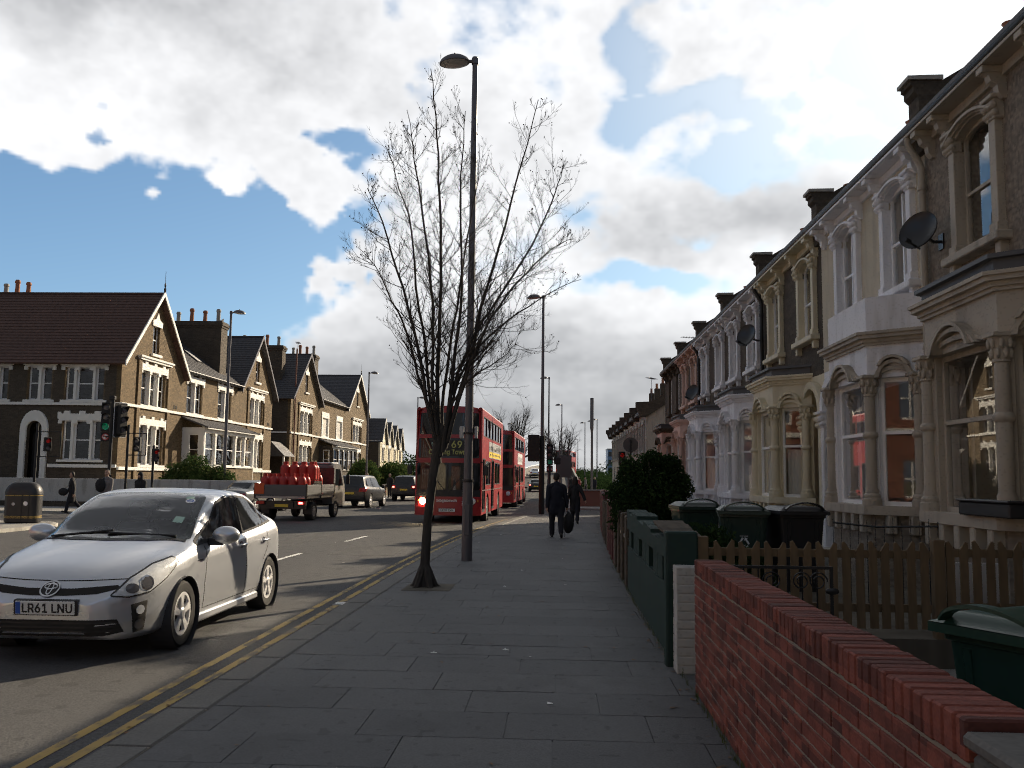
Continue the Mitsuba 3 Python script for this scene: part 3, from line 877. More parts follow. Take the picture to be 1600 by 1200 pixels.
    if door_y:
        dk = put('door', B().bev(XF + .42, XF + .47, door_y - .45, door_y + .45, .62, 2.75, .01), 'dark_red' if k % 2 else 'bin_green', h)
        put('door_panel', B().bev(XF + .405, XF + .42, door_y - .33, door_y - .05, .8, 1.6, .01).bev(XF + .405, XF + .42, door_y + .05, door_y + .33, .8, 1.6, .01), 'dark_gap', dk)
        ar = B().prism(Polygon([(door_y - .70, 2.95)] + [(door_y + .70 * math.cos(a), 3.0 + .62 * math.sin(a)) for a in np.linspace(math.pi, 0, 13)] + [(door_y + .52 * math.cos(a), 3.0 + .48 * math.sin(a)) for a in np.linspace(0, math.pi, 13)]), 0, .11, frame((XF, 0, 0), (0, 1, 0), (0, 0, 1), OUT))
        put('door_arch', ar, trim, h)
        for s in (-1, 1):
            put('door_pilaster', B().bev(door_y + s * .61 - .11, door_y + s * .61 + .11, .4, 2.72, -.05, .10, .01, frame((XF, 0, 0), (0, 1, 0), (0, 0, 1), OUT)), trim, h)
            put('door_capital', B().join(capital(.30, .30, .17, k + s), frame((XF, door_y + s * .61, 2.70), (0, 1, 0), (0, 0, 1), OUT)), trim, h, smooth=35)
        put('door_step', B().bev(XF - .55, XF + .4, door_y - .6, door_y + .6, .05, .58, .02), 'grey_stone', h)
        put('reveal', B().box(XF + .24, XF + .5, door_y - .56, door_y - .52, .6, 3.5).box(XF + .24, XF + .5, door_y + .52, door_y + .56, .6, 3.5).box(XF + .475, XF + .52, door_y - .55, door_y + .55, .58, 3.55), bay_mat, h)
    return h


H = []
cw = ('curtain', .0, 1.0)
H.append(terrace_house(0, 'nearest terraced house, brown painted brick above a beige ground floor, mostly out of frame', 'brown_brick', 'beige_render', 'beige_render', 5.6, 'beige_render', (3.8, 6.0), None))
H.append(terrace_house(1, 'beige terraced house with brown brick upper wall and black lead edge on its bay', 'brown_brick', 'beige_render', 'beige_render', 9.87, 'beige_render', (8.35, 10.55), 7.85, frame_mat='beige_render'))
H.append(terrace_house(2, 'terraced house with cream pebbledash above a white bay with beige mouldings', 'pebbledash', 'white_render', 'white_render', 13.62, 'white_render', (13.0, 15.25), 16.1, lead=False, bay_trim='beige_render', mull=1))
H.append(terrace_house(3, 'yellowish cream terraced house with dark stock brick upstairs and a black downpipe', 'sooty_brick', 'cream_render', 'cream_render', 19.13, 'cream_render', (17.75, 20.3), 17.45, frame_mat='white_paint', curtain=('curtain', .0, .55)))
H.append(terrace_house(4, 'white bay terraced house next after the cream one, dark brick upstairs', 'sooty_brick', 'white_render', 'white_render', 23.1, 'white_render', (22.6, 24.95), 25.6, frame_mat='white_paint'))
H.append(terrace_house(5, 'white trimmed terraced house with dark eaved bay before the salmon ones', 'sooty_brick', 'white_render', 'white_render', 28.8, 'white_render', (27.2, 29.9), 26.9, frame_mat='white_paint', curtain=('curtain', .0, .6)))
H.append(terrace_house(6, 'terraced house with salmon pink bay and window trim', 'sooty_brick', 'salmon_render', 'salmon_render', 32.7, 'salmon_render', (32.2, 34.5), 35.1, frame_mat='white_paint'))
H.append(terrace_house(7, 'end terraced house of bare brick with plain sashes and a salmon square bay', 'sooty_brick', 'salmon_render', 'sooty_brick', 38.3, 'salmon_render', (36.9, 39.3), None, square=True, plain=True, detail=False, frame_mat='white_paint'))
# end wall of the terrace
ye = PARTY[-1]
put('end_wall', B().prism([(XF, .05), (13.5, .05), (13.5, 6.4), (9.2, 9.0), (XF, 6.4)], -.24, .0, frame((0, ye + .2, 0), (1, 0, 0), (0, 0, 1), (0, -1, 0))), 'sooty_brick', H[-1])
put('end_wall', B().prism([(XF, .05), (13.5, .05), (13.5, 6.4), (9.2, 9.0), (XF, 6.4)], -.24, .0, frame((0, PARTY[0] - .2, 0), (1, 0, 0), (0, 0, 1), (0, 1, 0))), 'sooty_brick', H[0])
# floors inside, which the windows look onto
for h_, k in zip(H, range(8)):
    put('floor', B().box(XF + .26, 13.38, PARTY[k] + .01, PARTY[k + 1] - .01, 3.55, 3.70), 'room_plaster', h_)
    put('party_wall', B().box(XF + .26, 13.38, PARTY[k + 1] - .02, PARTY[k + 1] + .02, .05, 6.4), 'room_plaster', h_)
    put('room_wall', B().box(8.4, 8.5, PARTY[k] + .03, PARTY[k + 1] - .03, .05, 6.4), 'room_plaster', h_)


# the terrace going on behind the viewer: it keeps the sun off the near footway
k = thing('terraced_house', 'terrace continuing behind the viewer, out of frame', 'house')
put('front_wall', B().box(XF, XF + .24, -42, PARTY[0] - .01, .05, 6.34), 'beige_render', k)
put('back_wall', B().box(13.4, 13.6, -42, PARTY[0] - .01, .05, 6.4), 'sooty_brick', k)
put('end_wall', B().box(XF, 13.6, -42.3, -42.01, .05, 6.4), 'sooty_brick', k)
put('roof', B().hexa([[XG, -42.2, 6.37], [9.2, -42.2, 9.13], [9.2, PARTY[0] - .01, 9.13], [XG, PARTY[0] - .01, 6.37], [XG, -42.2, 6.46], [9.2, -42.2, 9.2], [9.2, PARTY[0] - .01, 9.2], [XG, PARTY[0] - .01, 6.46]]).hexa([[9.2, -42.2, 9.13], [13.9, -42.2, 6.3], [13.9, PARTY[0] - .01, 6.3], [9.2, PARTY[0] - .01, 9.13], [9.2, -42.2, 9.2], [13.9, -42.2, 6.4], [13.9, PARTY[0] - .01, 6.4], [9.2, PARTY[0] - .01, 9.2]]), 'slate', k)


def downpipe(h, y, m, zb=.4, x=XF - .07, swan=True):
    pts = [(XG + .06, y + .0, 6.36), (XG + .07, y, 6.22), (x - .02, y, 5.98), (x, y, 5.9), (x, y, 3.9), (x, y, zb)] if swan else [(x, y, 6.3), (x, y, zb)]
    b = B().tube(pts, .045, 10)
    for z in (5.6, 4.2, 2.6, 1.4):
        b.cyl((x, y, z), (x, y, z + .07), .058, n=10)
    put('downpipe', b, m, h, smooth=40)


downpipe(H[1], 12.0, 'beige_render')
downpipe(H[3], 21.5, 'black_plastic', 4.0)
downpipe(H[5], 31.05, 'black_plastic', 4.0)


def dish(x, y, z, size, label, wall_y, yaw=215, tilt=18):
    k = thing('satellite_dish', label, 'satellite dish')
    a, t = math.radians(yaw), math.radians(tilt)
    nrm = np.array([math.cos(a) * math.cos(t), math.sin(a) * math.cos(t), math.sin(t)])
    ux = np.cross([0, 0, 1], nrm)
    ux /= np.linalg.norm(ux)
    uy = np.cross(nrm, ux)
    M = frame((x, y, z), ux, uy, nrm)
    R = size / 2
    prof = [(0.001, 0)] + [(R * t_, .16 * R * t_ * t_ * 1.6) for t_ in np.linspace(.15, 1, 7)] + [(R * 1.02, .26 * R + .01), (R * 1.0, .26 * R - .012)] + [(R * t_, .16 * R * t_ * t_ * 1.6 - .014) for t_ in np.linspace(1, .05, 7)]
    put('reflector', B().lathe(prof, 28, M=M), 'black_metal', k, smooth=50)
    tip = M @ np.array([0, -R * .95, R * 1.05, 1])
    foot = M @ np.array([0, -R * .85, -.03, 1])
    put('feed_arm', B().tube([foot[:3], tip[:3]], .014, 6), 'black_metal', k)
    put('feed_horn', B().cyl(tip[:3] + nrm * .02, tip[:3] - nrm * .09 + [0, 0, .02], .034, .028, 10), 'black_plastic', k)
    back_ = M @ np.array([0, 0, -.04, 1])
    put('bracket', B().tube([back_[:3], back_[:3] - nrm * .10, (XF - .12, wall_y, z - .04), (XF + .01, wall_y, z - .04)], .022, 8).box(XF - .02, XF + .01, wall_y - .07, wall_y + .07, z - .14, z + .06), 'black_metal', k)
    return k


dish(4.52, 11.3, 4.84, .50, 'large dark satellite dish on the beige house by the pale downpipe', 11.6)
dish(4.48, 21.35, 5.10, .54, 'round dark satellite dish beside the black downpipe of the cream house', 21.75)
dish(4.48, 29.9, 4.55, .54, 'dark satellite dish over the lead bay roof before the salmon houses', 30.4)
k = thing('window_box', 'black trough standing on the sill of the beige bay', 'planter')
put('trough', B().bev(4.12, 4.30, 8.55, 9.6, 1.425, 1.56, .012), 'black_plastic', k)
put('rim', B().bev(4.10, 4.32, 8.53, 9.62, 1.562, 1.585, .006), 'black_plastic', k)

# second terrace beyond the side street
Y2 = 53.0
H2 = []
for i in range(7):
    y0, y1 = Y2 + i * 4.5, Y2 + (i + 1) * 4.5
    h = thing('terraced_house', ['first pale house of the farther terrace past the side street', 'second pale house of the farther terrace', 'third pale house of the farther terrace', 'middle pale house of the farther terrace', 'fifth pale house of the farther terrace', 'last but one pale house of the farther terrace', 'last house at the far end of the farther terrace'][i], 'house')
    up = sbox(y0 + .002, .05, y1 - .002, 5.6)
    for y in (y0 + 1.1, y0 + 3.3):
        up = up.difference(sbox(y - .4, 3.4, y + .4, 4.9))
    up = up.difference(sbox(y0 + .6, .9, y0 + 2.4, 2.7))
    put('wall', B().prism(up, 0, .24, frame((5.2, 0, 0), (0, 1, 0), (0, 0, 1), (1, 0, 0))), 'beige_render' if i % 3 else 'grey_stone', h)
    for y in (y0 + 1.1, y0 + 3.3):
        window(h, frame((5.2, y - .4, 3.4), (0, 1, 0), (0, 0, 1), OUT), .8, 1.5, 'white_paint', .07)
        put('window_surround', B().bev(y - .55, y - .4, 3.35, 4.95, -.02, .09, .01, frame((5.2, 0, 0), (0, 1, 0), (0, 0, 1), OUT)).bev(y + .4, y + .55, 3.35, 4.95, -.02, .09, .01, frame((5.2, 0, 0), (0, 1, 0), (0, 0, 1), OUT)).bev(y - .6, y + .6, 4.9, 5.15, -.02, .12, .01, frame((5.2, 0, 0), (0, 1, 0), (0, 0, 1), OUT)).bev(y - .6, y + .6, 3.22, 3.4, -.02, .14, .01, frame((5.2, 0, 0), (0, 1, 0), (0, 0, 1), OUT)), 'grey_stone', h)
    window(h, frame((5.2, y0 + .6, .9), (0, 1, 0), (0, 0, 1), OUT), 1.8, 1.8, 'white_paint', .07, mull=1)
    put('roof', B().hexa([[4.9, y0, 5.6], [9.3, y0, 8.1], [9.3, y1, 8.1], [4.9, y1, 5.6], [4.9, y0, 5.72], [9.3, y0, 8.2], [9.3, y1, 8.2], [4.9, y1, 5.72]]).box(4.88, 5.25, y0, y1, 5.5, 5.6), 'slate', h)
    put('back_wall', B().box(13.0, 13.2, y0, y1, 0, 5.5).hexa([[9.3, y0, 8.1], [13.4, y0, 5.5], [13.4, y1, 5.5], [9.3, y1, 8.1], [9.3, y0, 8.2], [13.4, y0, 5.6], [13.4, y1, 5.6], [9.3, y1, 8.2]]), 'sooty_brick', h)
    put('party_parapet', B().prism([(4.85, 5.3), (4.70, 5.75), (4.60, 5.85), (4.60, 6.15), (5.5, 6.2), (9.3, 8.6), (9.3, 8), (5.2, 5.3)], -.17, .17, frame((0, y1, 0), (1, 0, 0), (0, 0, 1), (0, 1, 0))), 'sooty_brick', h)
    ck = put('chimney', B().box(8.6, 9.8, y1 - .3, y1 + .3, 7.6, 9.6), 'sooty_brick', h)
    for x in (8.8, 9.2, 9.6):
        put('chimney_pot', B().lathe([(.12, 0), (.1, .4), (.13, .45)], 8, (x, y1, 9.6)), 'clay_pot', ck)
    H2.append(h)
put('end_wall', B().prism([(5.2, .05), (13.1, .05), (13.1, 5.5), (9.3, 8.1), (5.2, 5.6)], -.24, .0, frame((0, Y2 + .24, 0), (1, 0, 0), (0, 0, 1), (0, 1, 0))).box(5.2, 13.1, Y2 + 31.4, Y2 + 31.5, .05, 5.5), 'beige_render', H2[0])
put('party_parapet', B().prism([(4.85, 5.3), (4.70, 5.75), (4.60, 5.85), (4.60, 6.15), (5.5, 6.2), (9.3, 8.6), (9.3, 8), (5.2, 5.3)], -.17, .17, frame((0, Y2, 0), (1, 0, 0), (0, 0, 1), (0, 1, 0))), 'sooty_brick', H2[0])
# ---------------------------------------------------------------- the villas on the left
XL = -22.65


def toothed_head(u0, u1, v, t=.36, n=3, drop=.16):
    """The white stepped lintel over a group of lights: a band with keystones rising and shoulders dropping between lights."""
    p = [sbox(u0, v, u1, v + t)]
    w = (u1 - u0) / n
    for i in range(n):
        c = u0 + w * (i + .5)
        p.append(sbox(c - .16, v + t - .02, c + .16, v + t + .14))
    for i in range(n + 1):
        c = u0 + w * i
        p.append(sbox(max(u0 - .04, c - .15), v - drop, min(u1 + .04, c + .15), v + .02))
    for s in (u0, u1):
        p.append(sbox(s - .08, v + .08, s + .08, v + t + .08))
    return shapely.union_all(p)


def lights(h, M, u0, u1, v0, v1, n, frame_mat, curtain=None, post='lintel_white', wide_mid=False):
    """n sash lights between white posts under one stepped lintel."""
    edges = np.linspace(u0, u1, n + 1)
    if wide_mid and n == 3:
        edges = np.array([u0, u0 + (u1 - u0) * .27, u0 + (u1 - u0) * .73, u1])
    pw = .07
    for i in range(n):
        a, b_ = edges[i] + pw, edges[i + 1] - pw
        window(h, M @ frame((a, v0, 0), (1, 0, 0), (0, 1, 0), (0, 0, 1)), b_ - a, v1 - v0, frame_mat, .07, .5, 0, curtain, .16)
    for i, e in enumerate(edges):
        put('window_post', B().box(e - pw, e + pw, v0, v1, -.24, .02 if 0 < i < n else -.02, M), post if 0 < i < n else 'stock_brick', h)
    put('window_head', B().prism(toothed_head(u0 - .12, u1 + .12, v1 - .02, n=n), -.05, .07, M), post, h)
    put('window_sill', B().box(u0 - .12, u1 + .12, v0 - .12, v0, -.1, .10, M), post, h)


def chimney_stack(h, x0, x1, y0, y1, z0, z1, pots, m='sooty_brick'):
    b = B().box(x0, x1, y0, y1, z0, z1 - .45).box(x0 - .06, x1 + .06, y0 - .06, y1 + .06, z1 - .45, z1 - .3).box(x0 - .12, x1 + .12, y0 - .12, y1 + .12, z1 - .3, z1 - .12).box(x0 - .04, x1 + .04, y0 - .04, y1 + .04, z1 - .12, z1)
    ck = put('chimney', b, m, h)
    for i in range(pots):
        x = x0 + (x1 - x0) * (i + .5) / pots
        hgt = (.75, 1.0, .85, .95)[i % 4]
        put('chimney_pot', B().lathe([(.15, 0), (.13, hgt * .75), (.17, hgt * .8), (.17, hgt * .9), (.12, hgt), (.08, hgt * .8)], 10, (x, (y0 + y1) / 2, z1)), 'clay_pot' if i % 3 else 'grey_stone', ck, smooth=40)
    return ck


def tiled_slope(p00, p10, p11, p01, courses, step=.03, thick=.08):
    """A roof slope from eave edge p00-p10 up to ridge edge p01-p11 in overlapping courses."""
    p00, p10, p11, p01 = map(np.asarray, (p00, p10, p11, p01))
    nrm = np.cross(p10 - p00, p01 - p00).astype(float)
    nrm /= np.linalg.norm(nrm)
    if nrm[2] < 0:
        nrm = -nrm
    b = B()
    for i in range(courses):
        t0, t1 = i / courses, (i + 1) / courses
        a, b_ = p00 + (p01 - p00) * t0, p10 + (p11 - p10) * t0
        d, c = p00 + (p01 - p00) * t1, p10 + (p11 - p10) * t1
        b.hexa([a - nrm * thick, b_ - nrm * thick, c - nrm * thick, d - nrm * thick, a + nrm * step, b_ + nrm * step, c, d])
    return b


def gable_wing(h, y0, y1, eave, apex, base=0.1, depth=11.0, roof='slate', barge='lintel_white', finial=False, string=5.3, frame_mat='white_paint', gl=(2.15, 4.35), fl=(5.42, 7.35), curtain=None, tri=True, side_win=None):
    """A wing whose gable faces the street; its ridge runs back from the street."""
    c, w = (y0 + y1) / 2, y1 - y0
    Mf = frame((XL, c, 0), (0, 1, 0), (0, 0, 1), (1, 0, 0))
    outline = Polygon([(-w / 2, .05), (w / 2, .05), (w / 2, eave), (0, apex - .12), (-w / 2, eave)])
    hw = w * .205
    wall = outline.difference(sbox(-hw, gl[0], hw, gl[1])).difference(sbox(-hw, fl[0], hw, fl[1]))
    az0, az1, aw = eave + .62, eave + 2.25, .42
    wall = wall.difference(sbox(-aw, az0, aw, az1))
    put('front_wall', B().prism(wall, -.26, 0, Mf), 'stock_brick', h)
    n = 3
    lights(h, Mf, -hw, hw, fl[0], fl[1], n, frame_mat, curtain)
    lights(h, Mf, -hw, hw, gl[0], gl[1], n, frame_mat, curtain)
    window(h, Mf @ frame((-aw, az0, 0), (1, 0, 0), (0, 1, 0), (0, 0, 1)), 2 * aw, az1 - az0, frame_mat, .07, .5, 0, None, .14)
    put('attic_head', B().prism(Polygon([(-.62, az1 - .05), (.62, az1 - .05), (.62, az1 + .25), (.25, az1 + .35), (0, az1 + .75), (-.25, az1 + .35), (-.62, az1 + .25)]), -.02, .07, Mf), 'lintel_white', h)
    put('attic_sill', B().box(-.6, .6, az0 - .13, az0, -.05, .14, Mf), 'lintel_white', h)
    put('cornice', B().box(-hw - .45, hw + .45, fl[1] + .52, fl[1] + .64, -.02, .16, Mf).box(-hw - .55, hw + .55, fl[1] + .64, fl[1] + .74, -.02, .24, Mf), 'lintel_white', h)
    # shallow brick pier strips each side of the lights, string course, base
    for s in (-1, 1):
        a, b_ = sorted((s * (hw + .14), s * (hw + .52)))
        put('brick_strip', B().box(a, b_, .1, fl[1] + .52, .0, .09, Mf), 'stock_brick', h)
    put('string_course', B().box(-w / 2, w / 2, string - .08, string + .06, -.01, .11, Mf), 'lintel_white', h)
    put('base_course', B().box(-w / 2, w / 2, gl[0] - .30, gl[0] - .13, -.01, .12, Mf), 'lintel_white', h)
    for x in (w / 2 - 1.0, w / 2 - .7):
        put('air_brick', B().box(x - .08, x + .08, string + .2, string + .42, -.0, .02, Mf), 'dark_gap', h)
    # side walls and roof
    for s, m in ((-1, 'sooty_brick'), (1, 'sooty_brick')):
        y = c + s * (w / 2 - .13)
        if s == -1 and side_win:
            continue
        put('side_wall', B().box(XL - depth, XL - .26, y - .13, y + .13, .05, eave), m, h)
        put('string_course', B().box(XL - depth, XL - .26, y + s * .13 - .06, y + s * .13 + .06, string - .08, string + .06), 'lintel_white', h)
    for s in (-1, 1):
        e = .38
        slope = (apex - eave) / (w / 2)
        ye_, ze = c + s * (w / 2 + e), eave - e * slope
        put('roof', tiled_slope((XL + .35, ye_, ze), (XL - depth, ye_, ze), (XL - depth, c, apex), (XL + .35, c, apex), 24), roof, h)
        bb = Polygon([(s * (w / 2 + e), ze - .12), (s * (w / 2 + e), ze + .14), (0, apex + .14), (0, apex - .14)])
        put('barge_board', B().prism(bb, .34, .40, Mf), barge, h)
    put('ridge', B().box(XL - depth, XL + .38, c - .09, c + .09, apex - .02, apex + .07), roof, h)
    if finial:
        put('finial', B().lathe([(.05, 0), (.07, .25), (.03, .3), (.06, .45), (.015, .6), (.01, 1.25)], 8, (XL + .36, c, apex + .05)), 'black_metal', h)
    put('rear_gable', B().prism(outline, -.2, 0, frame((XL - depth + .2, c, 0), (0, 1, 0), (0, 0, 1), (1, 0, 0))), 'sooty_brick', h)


def mid_part(h, y0, y1, eave, roof='slate', string=5.3, frame_mat='white_paint', fl=(5.42, 7.35), gl=(2.1, 4.4), skylights=0, bay=True, curtain=None, blank=False, bay_mat='lintel_white'):
    """The recessed run between the gables: eave along the street, roof sloping back."""
    Mf = frame((XL, y0, 0), (0, 1, 0), (0, 0, 1), (1, 0, 0))
    w = y1 - y0
    wall = sbox(0, .05, w, eave)
    cs = (w * .20, w * .72)
    for c in cs:
        wall = wall.difference(sbox(c - 1.25, fl[0], c + 1.25, fl[1]))
    wall = wall.difference(sbox(.6, gl[0] + .1, w - .6, gl[1]))
    put('front_wall', B().prism(wall, -.26, 0, Mf), 'stock_brick', h)
    for c in cs:
        if blank:
            put('window_frame', B().prism(sbox(c - 1.4, fl[0] - .1, c + 1.4, fl[1] + .45).difference(sbox(c - 1.12, fl[0] + .05, c + 1.12, fl[1] - .1)), -.1, .07, Mf), 'lintel_white', h)
            put('boarded_light', B().box(c - 1.12, c + 1.12, fl[0] + .05, fl[1] - .1, -.16, -.1, Mf), 'curtain', h)
        else:
            lights(h, Mf, c - 1.25, c + 1.25, fl[0], fl[1], 2, frame_mat, curtain)
    put('string_course', B().box(0, w, string - .08, string + .06, -.01, .11, Mf), 'lintel_white', h)
    put('roof', tiled_slope((XL + .30, y0 - .2, eave - .05), (XL + .30, y1 + .2, eave - .05), (XL - 4.6, y1 + .2, eave + 3.7), (XL - 4.6, y0 - .2, eave + 3.7), 26), roof, h)
    put('gutter', B().tube([(XL + .36, y0, eave - .06), (XL + .36, y1, eave - .06)], .07, 8).box(XL, XL + .30, y0, y1, eave - .16, eave - .10), 'black_plastic', h)
    put('roof', tiled_slope((XL - 9.2, y0, eave - .05), (XL - 9.2, y1, eave - .05), (XL - 4.6, y1, eave + 3.7), (XL - 4.6, y0, eave + 3.7), 4), roof, h)
    for i in range(skylights):
        t = .42
        y = y0 + w * (.22 + .34 * i)
        x, z = XL + .3 - 4.9 * t, eave - .05 + 3.75 * t
        d = np.array([-4.9, 0, 3.75]) / 6.17
        M = frame((x, y, z), (0, 1, 0), d, (.608, 0, .794))
        sk = put('skylight', B().box(-.45, .45, -.7, .7, -.02, .09, M), 'black_metal', h)
        put('pane', B().box(-.36, .36, -.6, .6, .09, .10, M), 'window_grey', sk)
    if bay:
        # porch and bay under one lean-to roof
        out = 1.35
        Mb = frame((XL + out, y0 + .35, 0), (0, 1, 0), (0, 0, 1), (1, 0, 0))
        bw = w - .7
        nl = 5
        put('bay_base', B().box(XL, XL + out, y0 + .35, y1 - .35, .05, gl[0]), 'stock_brick' if bay_mat == 'lintel_white' else 'sooty_brick', h)
        e = np.linspace(.15, bw - .15, nl + 1)
        for i in range(nl):
            window(h, Mb @ frame((e[i] + .1, gl[0] + .1, -.02), (1, 0, 0), (0, 1, 0), (0, 0, 1)), e[i + 1] - e[i] - .2, gl[1] - gl[0] - .25, frame_mat, .07, .5, 0, curtain, .08)
        for x in e:
            put('bay_post', B().box(x - .1, x + .1, gl[0], gl[1] - .1, -.18, .02, Mb), bay_mat, h)
        put('bay_head', B().prism(toothed_head(.05, bw - .05, gl[1] - .18, n=nl, t=.3), -.1, .05, Mb), 'lintel_white', h)
        put('bay_sill', B().box(0, bw, gl[0], gl[0] + .1, -.15, .1, Mb), bay_mat, h)
        for yb, s in ((y0 + .35, -1), (y1 - .35, 1)):
            Ms = frame((XL, yb, 0), (1, 0, 0), (0, 0, 1), (0, s, 0)) if s == -1 else frame((XL, yb, 0), (1, 0, 0), (0, 0, 1), (0, 1, 0))
            put('bay_side', B().prism(sbox(0, .05, out, gl[1] + .1).difference(sbox(.4, gl[0] + .1, out - .3, gl[1] - .3)), -.1, .0, Ms), bay_mat, h)
            if s == -1:
                window(h, Ms @ frame((.4, gl[0] + .1, 0), (1, 0, 0), (0, 1, 0), (0, 0, 1)), out - .7, gl[1] - gl[0] - .4, 'lintel_white', .07, .5, 0, None, .03)
        put('bay_roof', tiled_slope((XL + out + .35, y0 + .1, gl[1] + .12), (XL + out + .35, y1 - .1, gl[1] + .12), (XL, y1 - .1, gl[1] + .75), (XL, y0 + .1, gl[1] + .75), 6), roof, h)
        put('fascia', B().box(XL + out + .25, XL + out + .33, y0 + .15, y1 - .15, gl[1] + .02, gl[1] + .12), 'lintel_white', h)


# first house: its gable faces the street, its long side faces the side street
V = [thing('brick_villa', 'corner brick villa with a big red tiled roof, its long shaded side facing us', 'house')]
h = V[0]
gable_wing(h, 46.05, 53.75, 7.75, 11.85, roof='red_tile', finial=True, depth=27.0, side_win=True)
ySide = 46.05
Ms = frame((0, ySide, 0), (1, 0, 0), (0, 0, 1), (0, -1, 0))


def sx(px):
    """Distance along the side wall for the windows."""
    return XL - px


side = sbox(XL - 27, .05, XL - .26, 7.75)
gr1, gr2, gr3 = (XL - 3.05, XL - .85), (XL - 5.05, XL - 3.65), (XL - 8.2, XL - 6.0)
side = side.difference(sbox(gr1[0], 5.45, gr1[1], 7.2)).difference(sbox(gr2[0], 5.45, gr2[1], 7.2)).difference(sbox(gr1[0], 2.35, gr1[1], 4.4)).difference(sbox(gr3[0], 5.45, gr3[1], 7.2))
dc = XL - 4.45
side = side.difference(sbox(dc - .42, .05, dc + .42, 3.9).union(Point(dc, 3.9).buffer(.42)))
put('side_wall', B().prism(side, -.26, 0, Ms), 'sooty_brick', h)  # darker than the stock brick front, its shade painted into the brick
M_ = Ms
for (a, b_), v0, v1, n in ((gr1, 5.45, 7.2, 3), (gr2, 5.45, 7.2, 2), (gr1, 2.35, 4.4, 3), (gr3, 5.45, 7.2, 3)):
    lights(h, Ms, a, b_, v0, v1, n, 'white_paint', None, post='lintel_white', wide_mid=True)
put('door_arch', B().prism(Polygon([(dc - .74, 3.3)] + [(dc + .74 * math.cos(t), 3.9 + 1.0 * math.sin(t)) for t in np.linspace(math.pi, 0, 15)] + [(dc + .74, 3.3), (dc + .43, 3.3)] + [(dc + .43 * math.cos(t), 3.92 + .43 * math.sin(t)) for t in np.linspace(0, math.pi, 13)] + [(dc - .43, 3.3)]), -.02, .12, Ms), 'lintel_white', h)
put('door', B().box(dc - .4, dc + .4, .3, 3.75, -.6, -.55, Ms), 'black_plastic', h)
put('fanlight', B().prism(Point(dc, 3.85).buffer(.40), -.62, -.58, Ms), 'pane_glass', h)
for s in (-1, 1):
    put('door_pilaster', B().box(dc + s * .58 - .14, dc + s * .58 + .14, .1, 3.3, -.02, .14, Ms), 'lintel_white', h)
put('door_step', B().box(dc - .6, dc + .6, .05, .35, .02, 1.1, Ms).box(dc - .6, dc + .6, .05, .2, 1.1, 1.5, Ms), 'lintel_white', h)
put('string_course', B().box(XL - 27, XL - .01, 5.18, 5.32, -.01, .11, Ms), 'lintel_white', h)
put('base_course', B().box(XL - 3.6, XL - .01, 1.95, 2.12, -.01, .14, Ms), 'lintel_white', h)
chimney_stack(h, -35.6, -33.4, 55.2, 56.1, 9.0, 12.9, 3, 'terracotta')
mid_part(h, 53.75, 63.7, 7.95, skylights=2, roof='slate')
chimney_stack(h, XL - 4.4, XL - .6, 61.3, 62.5, 7.8, 12.25, 4)

V.append(thing('brick_villa', 'second gabled brick villa, with dark slates, just left of the tall street lamp', 'house'))
gable_wing(V[1], 63.7, 71.3, 8.0, 12.1, depth=10.0, barge='lamp_steel')
V.append(thing('brick_villa', 'third gabled brick villa, behind the flatbed lorry, with a long row of chimney pots', 'house'))
h = V[2]
gable_wing(h, 76.4, 85.8, 8.5, 12.6, depth=10.5, barge='lamp_steel', curtain=('curtain', 0, 1))
chimney_stack(h, XL - 8.6, XL - 1.4, 78.0, 79.0, 8.5, 13.0, 7)
put('downpipe', B().tube([(XL + .1, 77.3, .1), (XL + .1, 77.3, 9.6), (XL + .1, 77.3, 12.6)], .07, 8), 'terracotta', h)
mid_part(h, 85.8, 97.0, 8.95, blank=True, bay=True, bay_mat='sooty_brick')
chimney_stack(h, XL - 3.6, XL - .9, 87.0, 88.2, 8.5, 13.4, 4)
put('porch', B().hexa([[XL - 6, 73.2, 3.2], [XL + .6, 73.2, 3.2], [XL + .6, 76.2, 3.2], [XL - 6, 76.2, 3.2], [XL - 6, 73.2, 3.3], [XL - .6, 73.2, 4.4], [XL - .6, 76.2, 4.4], [XL - 6, 76.2, 3.3]]), 'slate', h)
put('porch_post', B().box(XL + .4, XL + .55, 73.3, 73.45, .1, 3.2), 'lintel_white', h)
V.append(thing('brick_villa', 'fourth gabled brick villa with a finial, right of the far slender lamp', 'house'))
gable_wing(V[3], 97.0, 107.6, 8.9, 13.05, depth=11, finial=True)
